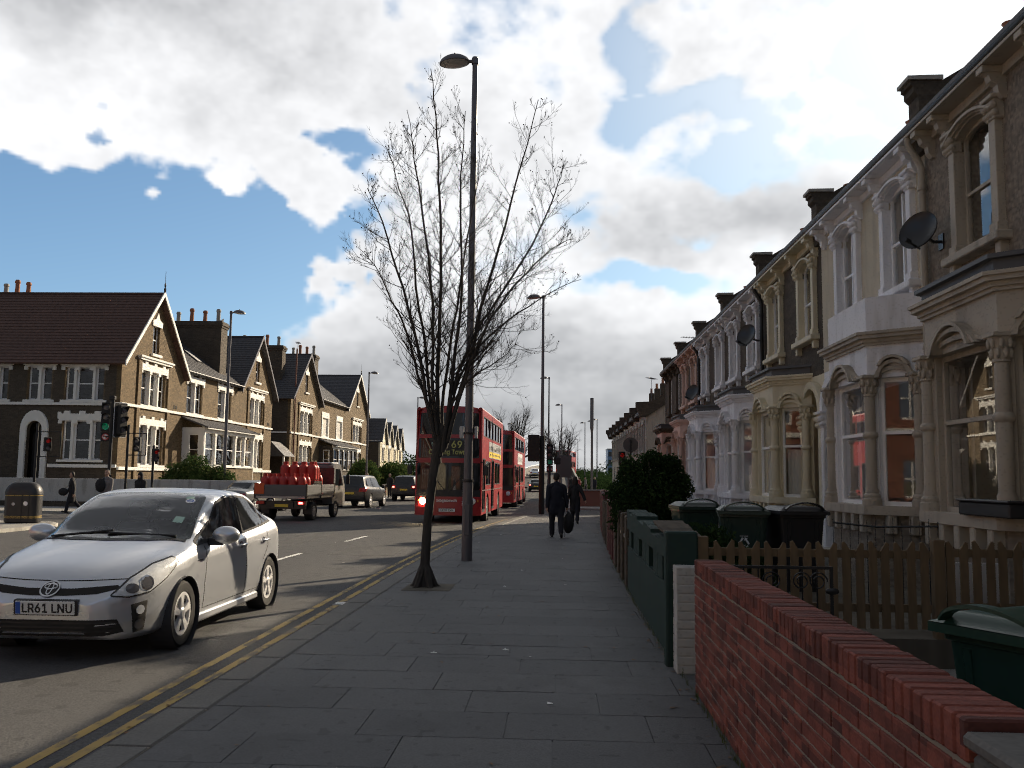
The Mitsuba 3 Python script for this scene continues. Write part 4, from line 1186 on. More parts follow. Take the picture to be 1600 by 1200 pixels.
# a row of narrow gabled houses after them
for i, (yc, ap) in enumerate(((118.5, 9.2), (122.8, 8.95), (127.1, 8.75), (131.6, 8.55))):
    h = thing('gabled_house', ['first and tallest of the four small gabled houses far down the left side', 'second of the four small gabled houses far down the left side', 'third of the four small gabled houses far down the left side', 'last of the four small gabled houses, farthest down the left side'][i], 'house')
    w, ev = 3.9, ap - 2.9
    Mf = frame((XL, yc, 0), (0, 1, 0), (0, 0, 1), (1, 0, 0))
    put('front_wall', B().prism(Polygon([(-w / 2, 0), (w / 2, 0), (w / 2, ev), (0, ap - .1), (-w / 2, ev)]).difference(sbox(-.9, 3.6, .9, 5.4)), -.25, 0, Mf), 'cream_render', h)
    lights(h, Mf, -.9, .9, 3.6, 5.4, 2, 'white_paint')
    for s in (-1, 1):
        put('roof', tiled_slope((XL + .3, yc + s * (w / 2 + .2), ev - .25), (XL - 10, yc + s * (w / 2 + .2), ev - .25), (XL - 10, yc, ap), (XL + .3, yc, ap), 8), 'slate', h)
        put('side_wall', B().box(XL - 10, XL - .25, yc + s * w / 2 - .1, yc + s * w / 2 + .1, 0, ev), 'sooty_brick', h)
    put('barge_board', B().prism(Polygon([(-w / 2 - .2, ev - .4), (-w / 2 - .2, ev - .1), (0, ap + .1), (w / 2 + .2, ev - .1), (w / 2 + .2, ev - .4), (0, ap - .25)]), .28, .34, Mf), 'lintel_white', h)
    if i == 0:
        chimney_stack(h, XL - 5, XL - 2.4, yc - 1.9, yc - 1.0, ev - .5, ap + 1.3, 2)
        put('string_course', B().box(XL - 10, XL, yc - w / 2 - .16, yc - w / 2 - .1, ev - .2, ev - .1), 'lintel_white', h)

# white garden wall of the corner villa along the side street
k = thing('white_wall', 'long white rendered garden wall before the corner villa', 'wall')
put('plinth', B().box(-45, -13.62, 42.05, 42.35, .05, .34), 'sooty_brick', k)
put('wall', B().bev(-45, -13.62, 42.0, 42.3, .342, 1.42, .02), 'worn_white', k)
put('end_pier', B().bev(-13.6, -13.15, 41.9, 42.4, .05, 1.55, .03), 'worn_white', k)
put('return_wall', B().bev(-13.5, -13.25, 42.41, 44.0, .05, 1.3, .02), 'worn_white', k)
k = thing('front_wall', 'low yellow brick front wall before the second gabled villa', 'wall')
put('wall', B().box(-17.8, -17.5, 60.0, 74.0, .05, 1.0), 'stock_brick', k)
put('coping', B().box(-17.85, -17.45, 60.0, 74.0, 1.002, 1.09), 'lintel_white', k)
k = thing('front_wall', 'low brick front wall behind the standing pedestrian, right of the estate car', 'wall')
put('wall', B().box(-14.2, -13.9, 74.5, 96.0, .05, .95), 'stock_brick', k)
put('coping', B().box(-14.25, -13.85, 74.5, 96.0, .952, 1.02), 'grey_stone', k)

# buildings out of frame on the left, which the bay windows on the right mirror
k = thing('brick_block', 'red brick block with white windows opposite the near terrace, out of frame', 'house')
b = sbox(-14, .05, 24, 8.2)
for u in np.arange(-12, 23, 2.6):
    b = b.difference(sbox(u - .6, 4.6, u + .6, 6.6)).difference(sbox(u - .5, 1.0, u + .5, 2.75))
put('wall', B().prism(b, -.3, 0, frame((-23.0, 0, 0), (0, 1, 0), (0, 0, 1), (1, 0, 0))), 'block_brick', k)
put('string_course', B().box(-23.0, -22.88, -14, 24, 3.95, 4.2).box(-23.0, -22.85, -14, 24, 7.1, 7.35), 'lintel_white', k)
for u in np.arange(-12, 23, 2.6):
    window(k, frame((-23.0, u - .5, 1.0), (0, 1, 0), (0, 0, 1), (1, 0, 0)), 1.0, 1.75, 'white_paint', .10, .5, 1)
for u in np.arange(-12, 23, 2.6):
    window(k, frame((-23.0, u - .6, 4.6), (0, 1, 0), (0, 0, 1), (1, 0, 0)), 1.2, 2.0, 'white_paint', .10, .5, 1)
put('roof', tiled_slope((-22.6, -14, 8.1), (-22.6, 24, 8.1), (-28, 24, 11.5), (-28, -14, 11.5), 10), 'slate', k)
put('shop_fascia', B().box(-22.98, -22.7, 2, 18, 2.9, 3.6), 'dark_red', k)


k = thing('brick_block', 'pale rendered block further back on the left, out of frame behind the viewer', 'house')
b = sbox(-62, .05, -15, 9.0)
us = np.arange(-60, -17, 3.2)
for u in us:
    b = b.difference(sbox(u - .7, 5.2, u + .7, 7.4)).difference(sbox(u - .7, 1.2, u + .7, 3.4))
put('wall', B().prism(b, -.3, 0, frame((-21.0, 0, 0), (0, 1, 0), (0, 0, 1), (1, 0, 0))), 'cream_render', k)
for u in us:
    for z in (1.2, 5.2):
        window(k, frame((-21.0, u - .7, z), (0, 1, 0), (0, 0, 1), (1, 0, 0)), 1.4, 2.2, 'white_paint', .10, .5, 1)
put('roof', tiled_slope((-20.6, -62, 8.9), (-20.6, -15, 8.9), (-27, -15, 12.5), (-27, -62, 12.5), 10), 'slate', k)
put('end_wall', B().box(-27, -21.3, -15.3, -15.02, .05, 8.9), 'cream_render', k)
k = thing('brick_block', 'brown brick block closing the road behind the viewer, out of frame', 'house')
b = sbox(-16, .05, 12, 9.0)
us = np.arange(-14, 11, 3.2)
for u in us:
    b = b.difference(sbox(u - .7, 5.2, u + .7, 7.4)).difference(sbox(u - .7, 1.2, u + .7, 3.4))
put('wall', B().prism(b, -.3, 0, frame((0, -75, 0), (1, 0, 0), (0, 0, 1), (0, 1, 0))), 'block_brick', k)
for u in us:
    for z in (1.2, 5.2):
        window(k, frame((u - .7, -75, z), (1, 0, 0), (0, 0, 1), (0, 1, 0)), 1.4, 2.2, 'white_paint', .10, .5, 1)
put('roof', tiled_slope((-16.4, -74.6, 8.9), (12.4, -74.6, 8.9), (12.4, -81, 12.5), (-16.4, -81, 12.5), 10), 'slate', k)
# ---------------------------------------------------------------- vehicles
mat('silver_paint', (0.62, 0.645, 0.69), 0.30, metallic=0.72, clearcoat=1.0, clearcoat_gloss=0.96)
mat('black_car_paint', (0.012, 0.013, 0.016), 0.3, metallic=0.2, clearcoat=1.0, clearcoat_gloss=0.96)
mat('grey_car_paint', (0.20, 0.21, 0.22), 0.3, metallic=0.5, clearcoat=1.0, clearcoat_gloss=0.95)
mat('bus_red', (0.29, 0.011, 0.016), 0.35, clearcoat=0.7, clearcoat_gloss=0.9)
mat('dark_glass', (0.010, 0.012, 0.014), 0.04, specular=0.8)
mat('tyre', (0.020, 0.020, 0.020), 0.85)
mat('alloy', (0.66, 0.66, 0.67), 0.35, metallic=0.25)
mat('chrome', (0.80, 0.80, 0.82), 0.12, metallic=1.0)
mat('cabin_trim', (0.030, 0.030, 0.034), 0.8)
mat('seat_cloth', (0.075, 0.075, 0.085), 0.9)
mat('lamp_red', (0.40, 0.012, 0.010), 0.15)
mat('lamp_amber', (0.55, 0.20, 0.03), 0.2)
mat('plate_white', (0.72, 0.72, 0.70), 0.4)
mat('plate_yellow', (0.70, 0.50, 0.05), 0.4)
mat('plate_blue', (0.03, 0.10, 0.42), 0.4)
mat('print_black', (0.015, 0.015, 0.016), 0.5)
mat('print_white', (0.74, 0.74, 0.74), 0.5)
mat('print_yellow', (0.78, 0.56, 0.03), 0.5)
mat('blind_yellow', (0.42, 0.42, 0.13), 0.6)
mat('print_pale_green', (0.42, 0.60, 0.50), 0.6)
mat('gas_red', (0.38, 0.022, 0.016), 0.42)
mat('lorry_orange', (0.55, 0.085, 0.020), 0.5)
mat('lens_clear', (0.58, 0.60, 0.62), 0.08, specular=0.7)
mat('lens_dark', (0.09, 0.09, 0.10), 0.1, specular=0.7)
scene['car_glass'] = {'type': 'thindielectric', 'int_ior': 1.6, 'specular_transmittance': {'type': 'rgb', 'value': [0.36, 0.44, 0.40]}}
scene['bus_glass'] = {'type': 'thindielectric', 'int_ior': 1.6, 'specular_transmittance': {'type': 'rgb', 'value': [0.72, 0.75, 0.76]}}


def lamp_light(rgb):
    return {'emitter': {'type': 'area', 'radiance': {'type': 'rgb', 'value': list(rgb)}}}


def lerp(tab, y):
    t = np.asarray(tab, float)
    o = np.argsort(t[:, 0])
    from scipy.interpolate import PchipInterpolator
    return PchipInterpolator(t[o, 0], t[o, 1], extrapolate=True)(y)


class Caster:
    """Finds the surface of a mesh along rays, to lay panels on it."""

    def __init__(self, mesh):
        self.sc = mi.load_dict({'type': 'scene', 'm': mikit.ply(mesh, smooth=False)})

    def hit(self, o, d):
        o, d = np.asarray(o, float), np.broadcast_to(np.asarray(d, float), np.asarray(o).shape)
        si = self.sc.ray_intersect(mi.Ray3f(mi.Point3f(*np.ascontiguousarray(o.T)), mi.Vector3f(*np.ascontiguousarray(d.T))))
        return np.array(si.p).T, np.array(si.n).T, np.array(si.is_valid())


def panel(caster, M, poly, off=.004, step=.035, push=0.0):
    """The part of a surface inside a polygon drawn on the plane of M and cast along -w."""
    from scipy.spatial import Delaunay
    polys = poly if hasattr(poly, 'geom_type') else Polygon(poly)
    out = B()
    for g in getattr(polys, 'geoms', [polys]):
        pts = []
        for r in [g.exterior, *g.interiors]:
            n = max(8, int(r.length / step))
            pts += [r.interpolate(t, normalized=True).coords[0] for t in np.arange(n) / n] + list(r.coords)[:-1]
        x0, y0, x1, y1 = g.bounds
        X, Y = np.meshgrid(np.arange(x0 + step / 2, x1, step), np.arange(y0 + step / 2, y1, step))
        q = np.column_stack([X.ravel(), Y.ravel()])
        inside = shapely.contains_xy(g.buffer(-step * .35), q[:, 0], q[:, 1])
        pts = np.unique(np.round(np.vstack([np.array(pts), q[inside]]), 5), axis=0)
        tri = Delaunay(pts).simplices
        c = pts[tri].mean(1)
        tri = tri[shapely.contains_xy(g.buffer(1e-5), c[:, 0], c[:, 1])]
        o = np.column_stack([pts, np.zeros(len(pts))]) @ M[:3, :3].T + M[:3, 3]
        p, n, ok = caster.hit(o, -M[:3, 2])
        n = np.where((n @ M[:3, 2] < 0)[:, None], -n, n)
        tri = tri[ok[tri].all(1)]
        if len(tri):
            out.add(p + n * off + M[:3, 2] * push, tri)
    return out


def loft_car(P, nst=64):
    """A car body from its side profile, plan and section. y forwards, x to its right, z up."""
    L = P['L']
    s = np.linspace(-1, 1, nst)
    y = L / 2 * (np.sign(s) * np.abs(s) ** .82)
    w, zc, zs, zb, wr = (lerp(P[k], y) for k in ('w', 'top', 'belt', 'base', 'rail'))
    rows = []
    nu = 12
    for i in range(nst):
        k = np.clip((zc[i] - zs[i] - .10) / .22, 0, 1)
        k = k * k * (3 - 2 * k)
        zm = zb[i] + (zs[i] - zb[i]) * .52
        low = [(0, zb[i]), (w[i] * .45, zb[i]), (w[i] * .86, zb[i]), (w[i] * .955, zb[i] + .05), (w[i] * .985, zb[i] + .16), (w[i] * .998, zm - .06), (w[i], zm + .06), (w[i] * .992, zs[i] - .12), (w[i] * .975, zs[i] - .045)]
        t = np.linspace(0, 1, nu)
        dome = np.column_stack([w[i] * .945 * np.cos(t * math.pi / 2) ** .8, zs[i] + (zc[i] - zs[i]) * np.sin(t * math.pi / 2) ** .9])
        a, b_ = np.array([w[i] * .935, zs[i]]), np.array([wr[i], zc[i] - .085])
        cab = [a + (b_ - a) * q for q in np.linspace(0, 1, nu - 5)] + [(wr[i] * .955, zc[i] - .048), (wr[i] * .84, zc[i] - .024), (wr[i] * .6, zc[i] - .009), (wr[i] * .3, zc[i] - .002), (0, zc[i])]
        up = dome * (1 - k) + np.array(cab) * k
        prof = np.vstack([low, up])
        rows.append(np.column_stack([prof[:, 0], np.full(len(prof), y[i]), prof[:, 1]]))
    R = np.array(rows)
    full = np.concatenate([R, (R * [-1, 1, 1])[:, -2:0:-1]], 1)
    a, b_ = full.shape[:2]
    i, j = np.meshgrid(np.arange(a - 1), np.arange(b_), indexing='ij')
    q = np.stack([i * b_ + j, (i + 1) * b_ + j, (i + 1) * b_ + (j + 1) % b_, i * b_ + (j + 1) % b_], -1).reshape(-1, 4)
    v = full.reshape(-1, 3)
    f = np.vstack([q[:, [0, 1, 2]], q[:, [0, 2, 3]]])
    for e, st in ((0, 0), (1, (a - 1) * b_)):
        k = len(v)
        v = np.vstack([v, v[st:st + b_].mean(0)])
        jj = np.arange(b_)
        t = np.stack([np.full(b_, k), st + jj, st + (jj + 1) % b_], 1)
        f = np.vstack([f, t if e == 0 else t[:, ::-1]])
    m = trimesh.Trimesh(v, f, process=True)
    trimesh.repair.fix_normals(m)
    return m


def manifold(m):
    return m3.Manifold(m3.Mesh(np.asarray(m.vertices, np.float32), np.asarray(m.faces, np.uint32)))


def wheel(parent, x, y, r, w, side, rim='alloy', spokes=5, M=None, rim_r=None, twist=.35):
    """A tyre with its rim; side +1 is the car's right."""
    rr = rim_r or r * .62
    prof = [(rr, -w / 2 + .01), (r - .03, -w / 2), (r - .008, -w / 2 + .02), (r, -w / 4), (r, w / 4), (r - .008, w / 2 - .02), (r - .03, w / 2), (rr + .01, w / 2 - .005), (rr, w / 2 - .012), (rr, -w / 2 + .01)]
    A = frame((x, y, r), (0, 1, 0), (0, 0, 1), (1, 0, 0)) if side > 0 else frame((x, y, r), (0, -1, 0), (0, 0, 1), (-1, 0, 0))
    k = put('wheel', B().lathe(prof, 30, M=M @ A), 'tyre', parent, smooth=40)
    pol = Point(0, 0).buffer(rr * 1.005, 24).difference(Point(0, 0).buffer(rr * .86, 24))
    hub = Point(0, 0).buffer(rr * .26)
    arms = []
    for i in range(spokes):
        a = 2 * math.pi * i / spokes + twist
        c, s_ = math.cos(a), math.sin(a)
        q = Polygon([(rr * .1, -rr * .10), (rr * .93, -rr * .19), (rr * .93, rr * .19), (rr * .1, rr * .10)])
        arms.append(shapely.affinity.rotate(q, math.degrees(a), origin=(0, 0)))
    shape = shapely.union_all([pol, hub, *arms])
    put('rim', B().prism(shape, w / 2 - .045, w / 2 - .012, M=M @ A).lathe([(rr * .3, w / 2 - .012), (rr * .2, w / 2 + .002), (.001, w / 2 + .004)], 14, M=M @ A), rim, k)
    put('brake_disc', B().lathe([(.001, w / 2 - .07), (rr * .7, w / 2 - .07), (rr * .99, w / 2 - .075)], 20, M=M @ A), 'cabin_trim', k)
    return k


def car_core(name, label, cat, P, paint, M, group=None, holes=None, glass='dark_glass', detail=True):
    """Body with wheel openings cut out, glazing, wheels; returns (key, caster)."""
    k = thing(name, label, cat, group)
    m = loft_car(P)
    cast = Caster((m.vertices, m.faces))
    mf = manifold(m)
    ar = P['wheel_r'] * 1.10
    for ya in P['axles']:
        c = m3.Manifold.cylinder(P['W'] + .4, ar, ar, 36, True).rotate([0, 90, 0]).translate([0, ya, P['wheel_r'] * 1.02])
        core = m3.Manifold.cube([P['W'] - .52, 2, 2], True).translate([0, ya, P['wheel_r']])
        mf = mf - (c - core)
    if holes:
        mf = mf.refine_to_length(.05)
    mm = mf.to_mesh()
    v, f = np.array(mm.vert_properties[:, :3], float), np.array(mm.tri_verts)
    if holes:
        c = v[f].mean(1)
        keep = np.ones(len(f), bool)
        for A, poly, lim in holes:
            Ai = np.linalg.inv(A)
            q = c @ Ai[:3, :3].T + Ai[:3, 3]
            keep &= ~(shapely.contains_xy(poly, q[:, 0], q[:, 1]) & (q[:, 2] > lim))
        f = f[keep]
    v2 = v @ M[:3, :3].T + M[:3, 3]
    put('body', (v2, f), paint, k, smooth=38)
    for ya in P['axles']:
        for s in (-1, 1):
            x = s * (P['W'] / 2 - P['tyre_w'] / 2 - .012)
            wheel(k, x, ya, P['wheel_r'], P['tyre_w'], s, 'alloy', P.get('spokes', 5), M, P.get('rim_r'))
            liner = B().lathe([(ar * .995, -.12), (ar * .995, .10)], 36, M=M @ frame((x, ya, P['wheel_r'] * 1.02), (0, 1, 0), (0, 0, 1), (1, 0, 0)))
            put('wheel_arch', liner, 'cabin_trim', k)
    return k, cast


def lay(k, name, cast, A, poly, bsdf, M, off=.004, step=.035, smooth=True, parent=None):
    b = panel(cast, A, poly, off, step)
    if not b.v:
        return None
    v, f = b.get()
    return put(name, (v @ M[:3, :3].T + M[:3, 3], f), bsdf, parent or k, smooth=smooth)


SIDE = {s: frame((s * 2.0, 0, 0), (0, 1, 0), (0, 0, 1), (s, 0, 0)) for s in (-1, 1)}
FRONT = frame((0, 4, 0), (1, 0, 0), (0, 0, 1), (0, 1, 0))
REAR = frame((0, -4, 0), (-1, 0, 0), (0, 0, 1), (0, -1, 0))
TOP = frame((0, 0, 3), (1, 0, 0), (0, 1, 0), (0, 0, 1))


def text_on(txt, h, M, bsdf, parent, name='lettering', depth=.004, bold=True, squash=1.0):
    m = meshkit.text_mesh(txt, h, depth, bold)
    v = np.array(m.vertices)
    v[:, 0] = (v[:, 0] - (v[:, 0].min() + v[:, 0].max()) / 2) * squash
    return put(name, B().add(v, m.faces, M), bsdf, parent)


# ---- the silver hatchback in the left foreground
PH = dict(L=4.46, W=1.745, wheel_r=.318, tyre_w=.195, axles=(1.30, -1.40), rim_r=.205, spokes=5,
          w=[(-2.23, .58), (-2.16, .70), (-2.0, .79), (-1.7, .845), (-1.2, .868), (-.4, .8725), (.6, .868), (1.3, .858), (1.7, .822), (1.95, .745), (2.1, .64), (2.19, .52), (2.23, .40)],
          top=[(-2.23, .86), (-2.17, 1.00), (-2.05, 1.11), (-1.8, 1.22), (-1.3, 1.385), (-.8, 1.468), (-.35, 1.49), (.05, 1.462), (.5, 1.305), (1.0, 1.055), (1.2, .985), (1.6, .885), (1.9, .785), (2.08, .69), (2.18, .60), (2.23, .54)],
          belt=[(-2.23, .74), (-2.1, .95), (-1.8, 1.02), (-1.2, 1.0), (-.4, .965), (.4, .93), (1.0, .90), (1.4, .845), (1.8, .735), (2.05, .63), (2.18, .55), (2.23, .50)],
          base=[(-2.23, .42), (-2.1, .30), (-1.8, .24), (-1.0, .20), (1.0, .20), (1.8, .19), (2.1, .20), (2.23, .27)],
          rail=[(-2.23, .3), (-1.8, .54), (-1.2, .65), (-.4, .70), (.2, .695), (.7, .72), (1.1, .76), (2.23, .3)])
MP = place(-4.67, 10.57, 0, 180.6) @ np.diag([1.05, 1.05, 1.05, 1.0])
ws = Polygon([(-.70, .98), (-.735, .90), (-.615, .20), (-.56, .13), (.56, .13), (.615, .20), (.735, .90), (.70, .98), (.4, 1.10), (0, 1.135), (-.4, 1.10)])
sw_f = Polygon([(.40, .985), (.62, .975), (.15, 1.33), (-.12, 1.385), (-.40, 1.385), (-.44, 1.00)])
sw_q = Polygon([(.90, .955), (.68, .965), (.47, .985), (.40, 1.11), (.44, 1.135)])
sw_r = Polygon([(-.49, 1.00), (-.46, 1.385), (-.80, 1.365), (-1.20, 1.275), (-1.26, 1.05)])
sw_s = Polygon([(-1.30, 1.055), (-1.245, 1.26), (-1.60, 1.115), (-1.66, 1.08)])
rw = Polygon([(-.56, -1.15), (.56, -1.15), (.64, -1.98), (-.64, -1.98)])
holes = [(TOP, ws.buffer(-.055), -2.1)]
for s in (-1, 1):
    fl_ = (lambda p: p) if s == 1 else (lambda p: p)
    for p in ():
        holes.append((SIDE[s], fl_(p).buffer(-.022), -1.7))
PR, pc = car_core('car', 'silver hatchback with its front in shade, coming towards us in the left foreground', 'car', PH, 'silver_paint', MP, holes=holes)
lay(PR, 'windscreen_surround', pc, TOP, ws.difference(ws.buffer(-.062)), 'black_plastic', MP, .003)
wk = lay(PR, 'windscreen', pc, TOP, ws, 'car_glass', MP, .007, .05)
lay(PR, 'scuttle', pc, TOP, Polygon([(-.72, .96), (-.4, 1.085), (0, 1.12), (.4, 1.085), (.72, .96), (.73, 1.02), (.4, 1.15), (0, 1.185), (-.4, 1.15), (-.73, 1.02)]), 'black_plastic', MP, .006)
for x0, x1 in ((-.62, .05), (.02, .62)):
    p, n, ok = pc.hit([[x0, .985, 3], [x1, 1.04, 3]], [0, 0, -1])
    put('wiper', B().tube(p + n * .022, .012, 6).get(), 'black_plastic', PR, M=MP)
for s in (-1, 1):
    for p, nm in ((sw_f, 'front_side_window'), (sw_r, 'rear_side_window'), (sw_s, 'rear_quarter_light'), (sw_q, 'front_quarter_light')):
        lay(PR, 'window_seal', pc, SIDE[s], p.buffer(.026).difference(p.buffer(-.028)), 'cabin_trim', MP, .003, .03)
        lay(PR, nm, pc, SIDE[s], p, 'dark_glass', MP, .006, .05)
lay(PR, 'rear_window', pc, TOP, rw, 'dark_glass', MP, .005, .05)
# cabin
cb = B().bev(-.68, .68, -1.7, 1.0, .30, .36, .02)
put('cabin_floor', cb.get(), 'cabin_trim', PR, M=MP)
put('dashboard', B().bev(-.70, .70, .55, 1.0, .62, .96, .08).bev(-.15, .15, -.2, .6, .36, .72, .05).get(), 'cabin_trim', PR, M=MP)
for x in (-.36, .36):
    sk = put('seat', B().bev(x - .25, x + .25, -.25, .28, .36, .55, .06).bev(x - .25, x + .25, -.42, -.20, .50, 1.10, .07).get(), 'seat_cloth', PR, M=MP)
    put('headrest', B().bev(x - .13, x + .13, -.42, -.30, 1.13, 1.32, .045).get(), 'seat_cloth', sk, M=MP)
put('rear_seat', B().bev(-.62, .62, -1.2, -.85, .36, .58, .06).bev(-.62, .62, -1.36, -1.12, .5, 1.08, .07).get(), 'seat_cloth', PR, M=MP)
tt = np.linspace(0, 2 * math.pi, 25)
put('steering_wheel', B().tube(np.stack([.36 + .18 * np.cos(tt), .42 + .08 * np.sin(tt), .93 + .15 * np.sin(tt)], -1), .015, 6, caps=False).get(), 'cabin_trim', PR, M=MP, smooth=True)
put('rear_mirror', B().bev(-.11, .11, .20, .23, 1.26, 1.32, .01).get(), 'cabin_trim', PR, M=MP)
# stickers inside the windscreen, as printed discs
for (x, y, m_, r_) in ((-.50, .34, 'print_white', .052), (-.53, .72, 'print_pale_green', .055), (-.47, .27, 'print_pale_green', .045)):
    st = lay(PR, 'windscreen_sticker', pc, TOP, Point(x, y).buffer(r_) if r_ < .055 else sbox(x - .055, y - .05, x + .045, y + .05), m_, MP, .0085, .02)
    if r_ == .052:
        lay(PR, 'roundel', pc, TOP, Point(x, y).buffer(.034).difference(Point(x, y).buffer(.022)).union(sbox(x - .045, y - .007, x + .045, y + .007)), 'plate_blue', MP, .0095, .015, parent=st)
# nose
lay(PR, 'upper_grille', pc, FRONT, Polygon([(-.60, .645), (-.56, .668), (-.2, .640), (.2, .640), (.56, .668), (.60, .645), (.42, .60), (.15, .585), (-.15, .585), (-.42, .60)]), 'dark_gap', MP, .004)
lay(PR, 'lower_grille', pc, FRONT, Polygon([(-.60, .385), (.60, .385), (.64, .27), (.50, .245), (-.50, .245), (-.64, .27)]), 'dark_gap', MP, .004)
for z in (.29, .325, .36):
    lay(PR, 'grille_slat', pc, FRONT, sbox(-.58, z - .008, .58, z + .008), 'black_plastic', MP, .012)
lay(PR, 'bonnet_seam', pc, FRONT, Polygon([(-.66, .715), (-.3, .700), (0, .695), (.3, .700), (.66, .715), (.66, .721), (.3, .706), (0, .701), (-.3, .706), (-.66, .721)]), 'dark_gap', MP, .0025, .03)
bk = lay(PR, 'badge', pc, FRONT, shapely.affinity.scale(Point(0, .632).buffer(.082, 24), 1, .72), 'print_black', MP, .010, .02)
e0 = lambda cx_, cy_, a, b_, t: shapely.affinity.scale(Point(cx_, cy_).buffer(1, 24), a, b_).difference(shapely.affinity.scale(Point(cx_, cy_).buffer(1, 24), a - t, b_ - t))
emb = shapely.union_all([e0(0, .632, .086, .062, .011), e0(0, .650, .060, .024, .009), e0(0, .633, .026, .048, .009)])
lay(PR, 'badge_rings', pc, FRONT, emb, 'chrome', MP, .014, .012, parent=bk)
PM = MP @ frame((-.02, 2.262, .488), (-1, 0, 0), (0, .10, 1), (0, 1, -.10))
pk = put('number_plate', B().bev(-.262, .262, -.058, .058, -.012, 0, .004, PM), 'plate_white', PR)
put('plate_holder', B().box(-.28, .28, -.066, .066, -.06, -.012, PM), 'black_plastic', pk)
put('plate_band', B().box(-.258, -.215, -.052, .052, 0, .002, PM), 'plate_blue', pk)
text_on('LR61 LNU', .074, PM @ frame((.022, -.037, 0), (1, 0, 0), (0, 1, 0), (0, 0, 1)), 'print_black', pk, squash=.93)
for s in (-1, 1):
    D = frame((s * 2.2, 3.2, .75), (s * .72, -.69, 0) if s == 1 else (.72, .69, 0), (0, 0, 1), (s * .69, .72, 0))
    # headlamp drawn on a plane turned outwards
    A = frame((s * 2.0, 3.4, 0), (-.80 * -s * -1, 0, 0), (0, 0, 1), (0, 1, 0))
    n_ = np.array([s * .62, .785, 0.0])
    u_ = np.cross([0, 0, 1], n_)
    Hm = frame(n_ * 3 + [0, 0, 0], u_, (0, 0, 1), n_)
    # corner points of the lamp: inner tip by the grille, outer sweep up the wing
    P3 = [(s * .50, 2.08, .588), (s * .64, 2.03, .572), (s * .77, 1.88, .600), (s * .83, 1.66, .70), (s * .85, 1.42, .83), (s * .79, 1.46, .862), (s * .71, 1.70, .815), (s * .61, 1.94, .715)]
    q = [((np.array(p) - n_ * 3) @ u_, p[2]) for p in P3]
    pol = Polygon(q)
    lk = lay(PR, 'headlamp', pc, Hm, pol, 'lens_clear', MP, .006, .03)
    lay(PR, 'headlamp_rim', pc, Hm, pol.buffer(.012).difference(pol.buffer(-.004)), 'black_plastic', MP, .005, .02, parent=lk)
    cxy = np.array([(np.array((s * .74, 1.88, .66)) - n_ * 3) @ u_, .672])
    lay(PR, 'headlamp_projector', pc, Hm, Point(*cxy).buffer(.052), 'lens_dark', MP, .009, .02, parent=lk)
    lay(PR, 'headlamp_ring', pc, Hm, Point(*cxy).buffer(.062).difference(Point(*cxy).buffer(.050)), 'chrome', MP, .011, .02, parent=lk)
    cx2 = np.array([(np.array((s * .65, 1.99, .64)) - n_ * 3) @ u_, .635])
    lay(PR, 'indicator_lamp', pc, Hm, shapely.affinity.scale(Point(*cx2).buffer(.05), 1.2, .8).intersection(pol.buffer(-.01)), 'lens_dark', MP, .009, .02, parent=lk)
    # fog lamp unit
    fp = Polygon([(s * .70, .52), (s * .815, .545), (s * .80, .30), (s * .70, .285)])
    fk = lay(PR, 'fog_lamp_housing', pc, Hm, Polygon([((np.array((x, 1.95, z)) - n_ * 3) @ u_, z) for x, z in ((s * .60, .50), (s * .80, .525), (s * .775, .265), (s * .645, .25))]), 'dark_gap', MP, .004, .03)
    if fk:
        for z, r_, m_ in ((.325, .046, 'lens_dark'), (.45, .040, 'lens_clear')):
            cx_ = (np.array((s * .71, 1.95, z)) - n_ * 3) @ u_
            lay(PR, 'fog_lamp', pc, Hm, Point(cx_, z).buffer(r_), m_, MP, .010, .02, parent=fk)
    # mirror, handles, seams, sill line
    mb = trimesh.creation.icosphere(3)
    mv = mb.vertices * [.145, .11, .095]
    mv[:, 1] = np.where(mv[:, 1] < 0, mv[:, 1] * .55, mv[:, 1])
    mk = put('door_mirror', ((mv + [s * .985, .56, 1.02]) @ MP[:3, :3].T + MP[:3, 3], mb.faces), 'silver_paint', PR, smooth=True)
    put('mirror_foot', B().bev(-.08, .08, -.035, .035, -.04, .04, .012, MP @ place(s * .885, .58, .955)), 'black_plastic', mk)
    put('mirror_glass', B().bev(-.10, .10, -.004, .004, -.06, .06, .003, MP @ place(s * .985, .500, 1.02)), 'chrome', mk)
    for yh in (-.30, -1.12):
        hk = put('door_handle', B().tube(np.array([[s * .880, yh + .09, .855], [s * .905, yh + .05, .858], [s * .905, yh - .07, .862], [s * .882, yh - .11, .863]]), .013, 8).get(), 'silver_paint', PR, M=MP, smooth=True)
        lay(PR, 'handle_cup', pc, SIDE[s], shapely.affinity.scale(Point(yh, .858).buffer(.045), 1.3, .8), 'lens_dark', MP, .003, .02, parent=hk)
    for pts_ in ([(.78, .30), (.80, .55), (.72, .93)], [(-.47, .28), (-.47, .98)], [(-1.10, .62), (-1.30, .78), (-1.28, 1.02)]):
        lay(PR, 'door_seam', pc, SIDE[s], LineString(pts_).buffer(.0045, cap_style='flat'), 'dark_gap', MP, .0025, .03)
    lay(PR, 'door_seam', pc, SIDE[s], LineString([(.78, .30), (-1.02, .30)]).buffer(.004, cap_style='flat'), 'dark_gap', MP, .0025, .03)
    put('sill_skirt', B().bev(s * .80 - .045, s * .80 + .045, -1.03, .93, .165, .255, .02).get(), 'silver_paint', PR, M=MP)
    lay(PR, 'side_repeater', pc, SIDE[s], sbox(.86, .785, .98, .80), 'lens_dark', MP, .006, .02)
    lay(PR, 'tail_lamp', pc, REAR, Polygon([(s * .52, .80), (s * .70, .80), (s * .68, 1.0), (s * .56, 1.02)]), 'lamp_red', MP, .005)
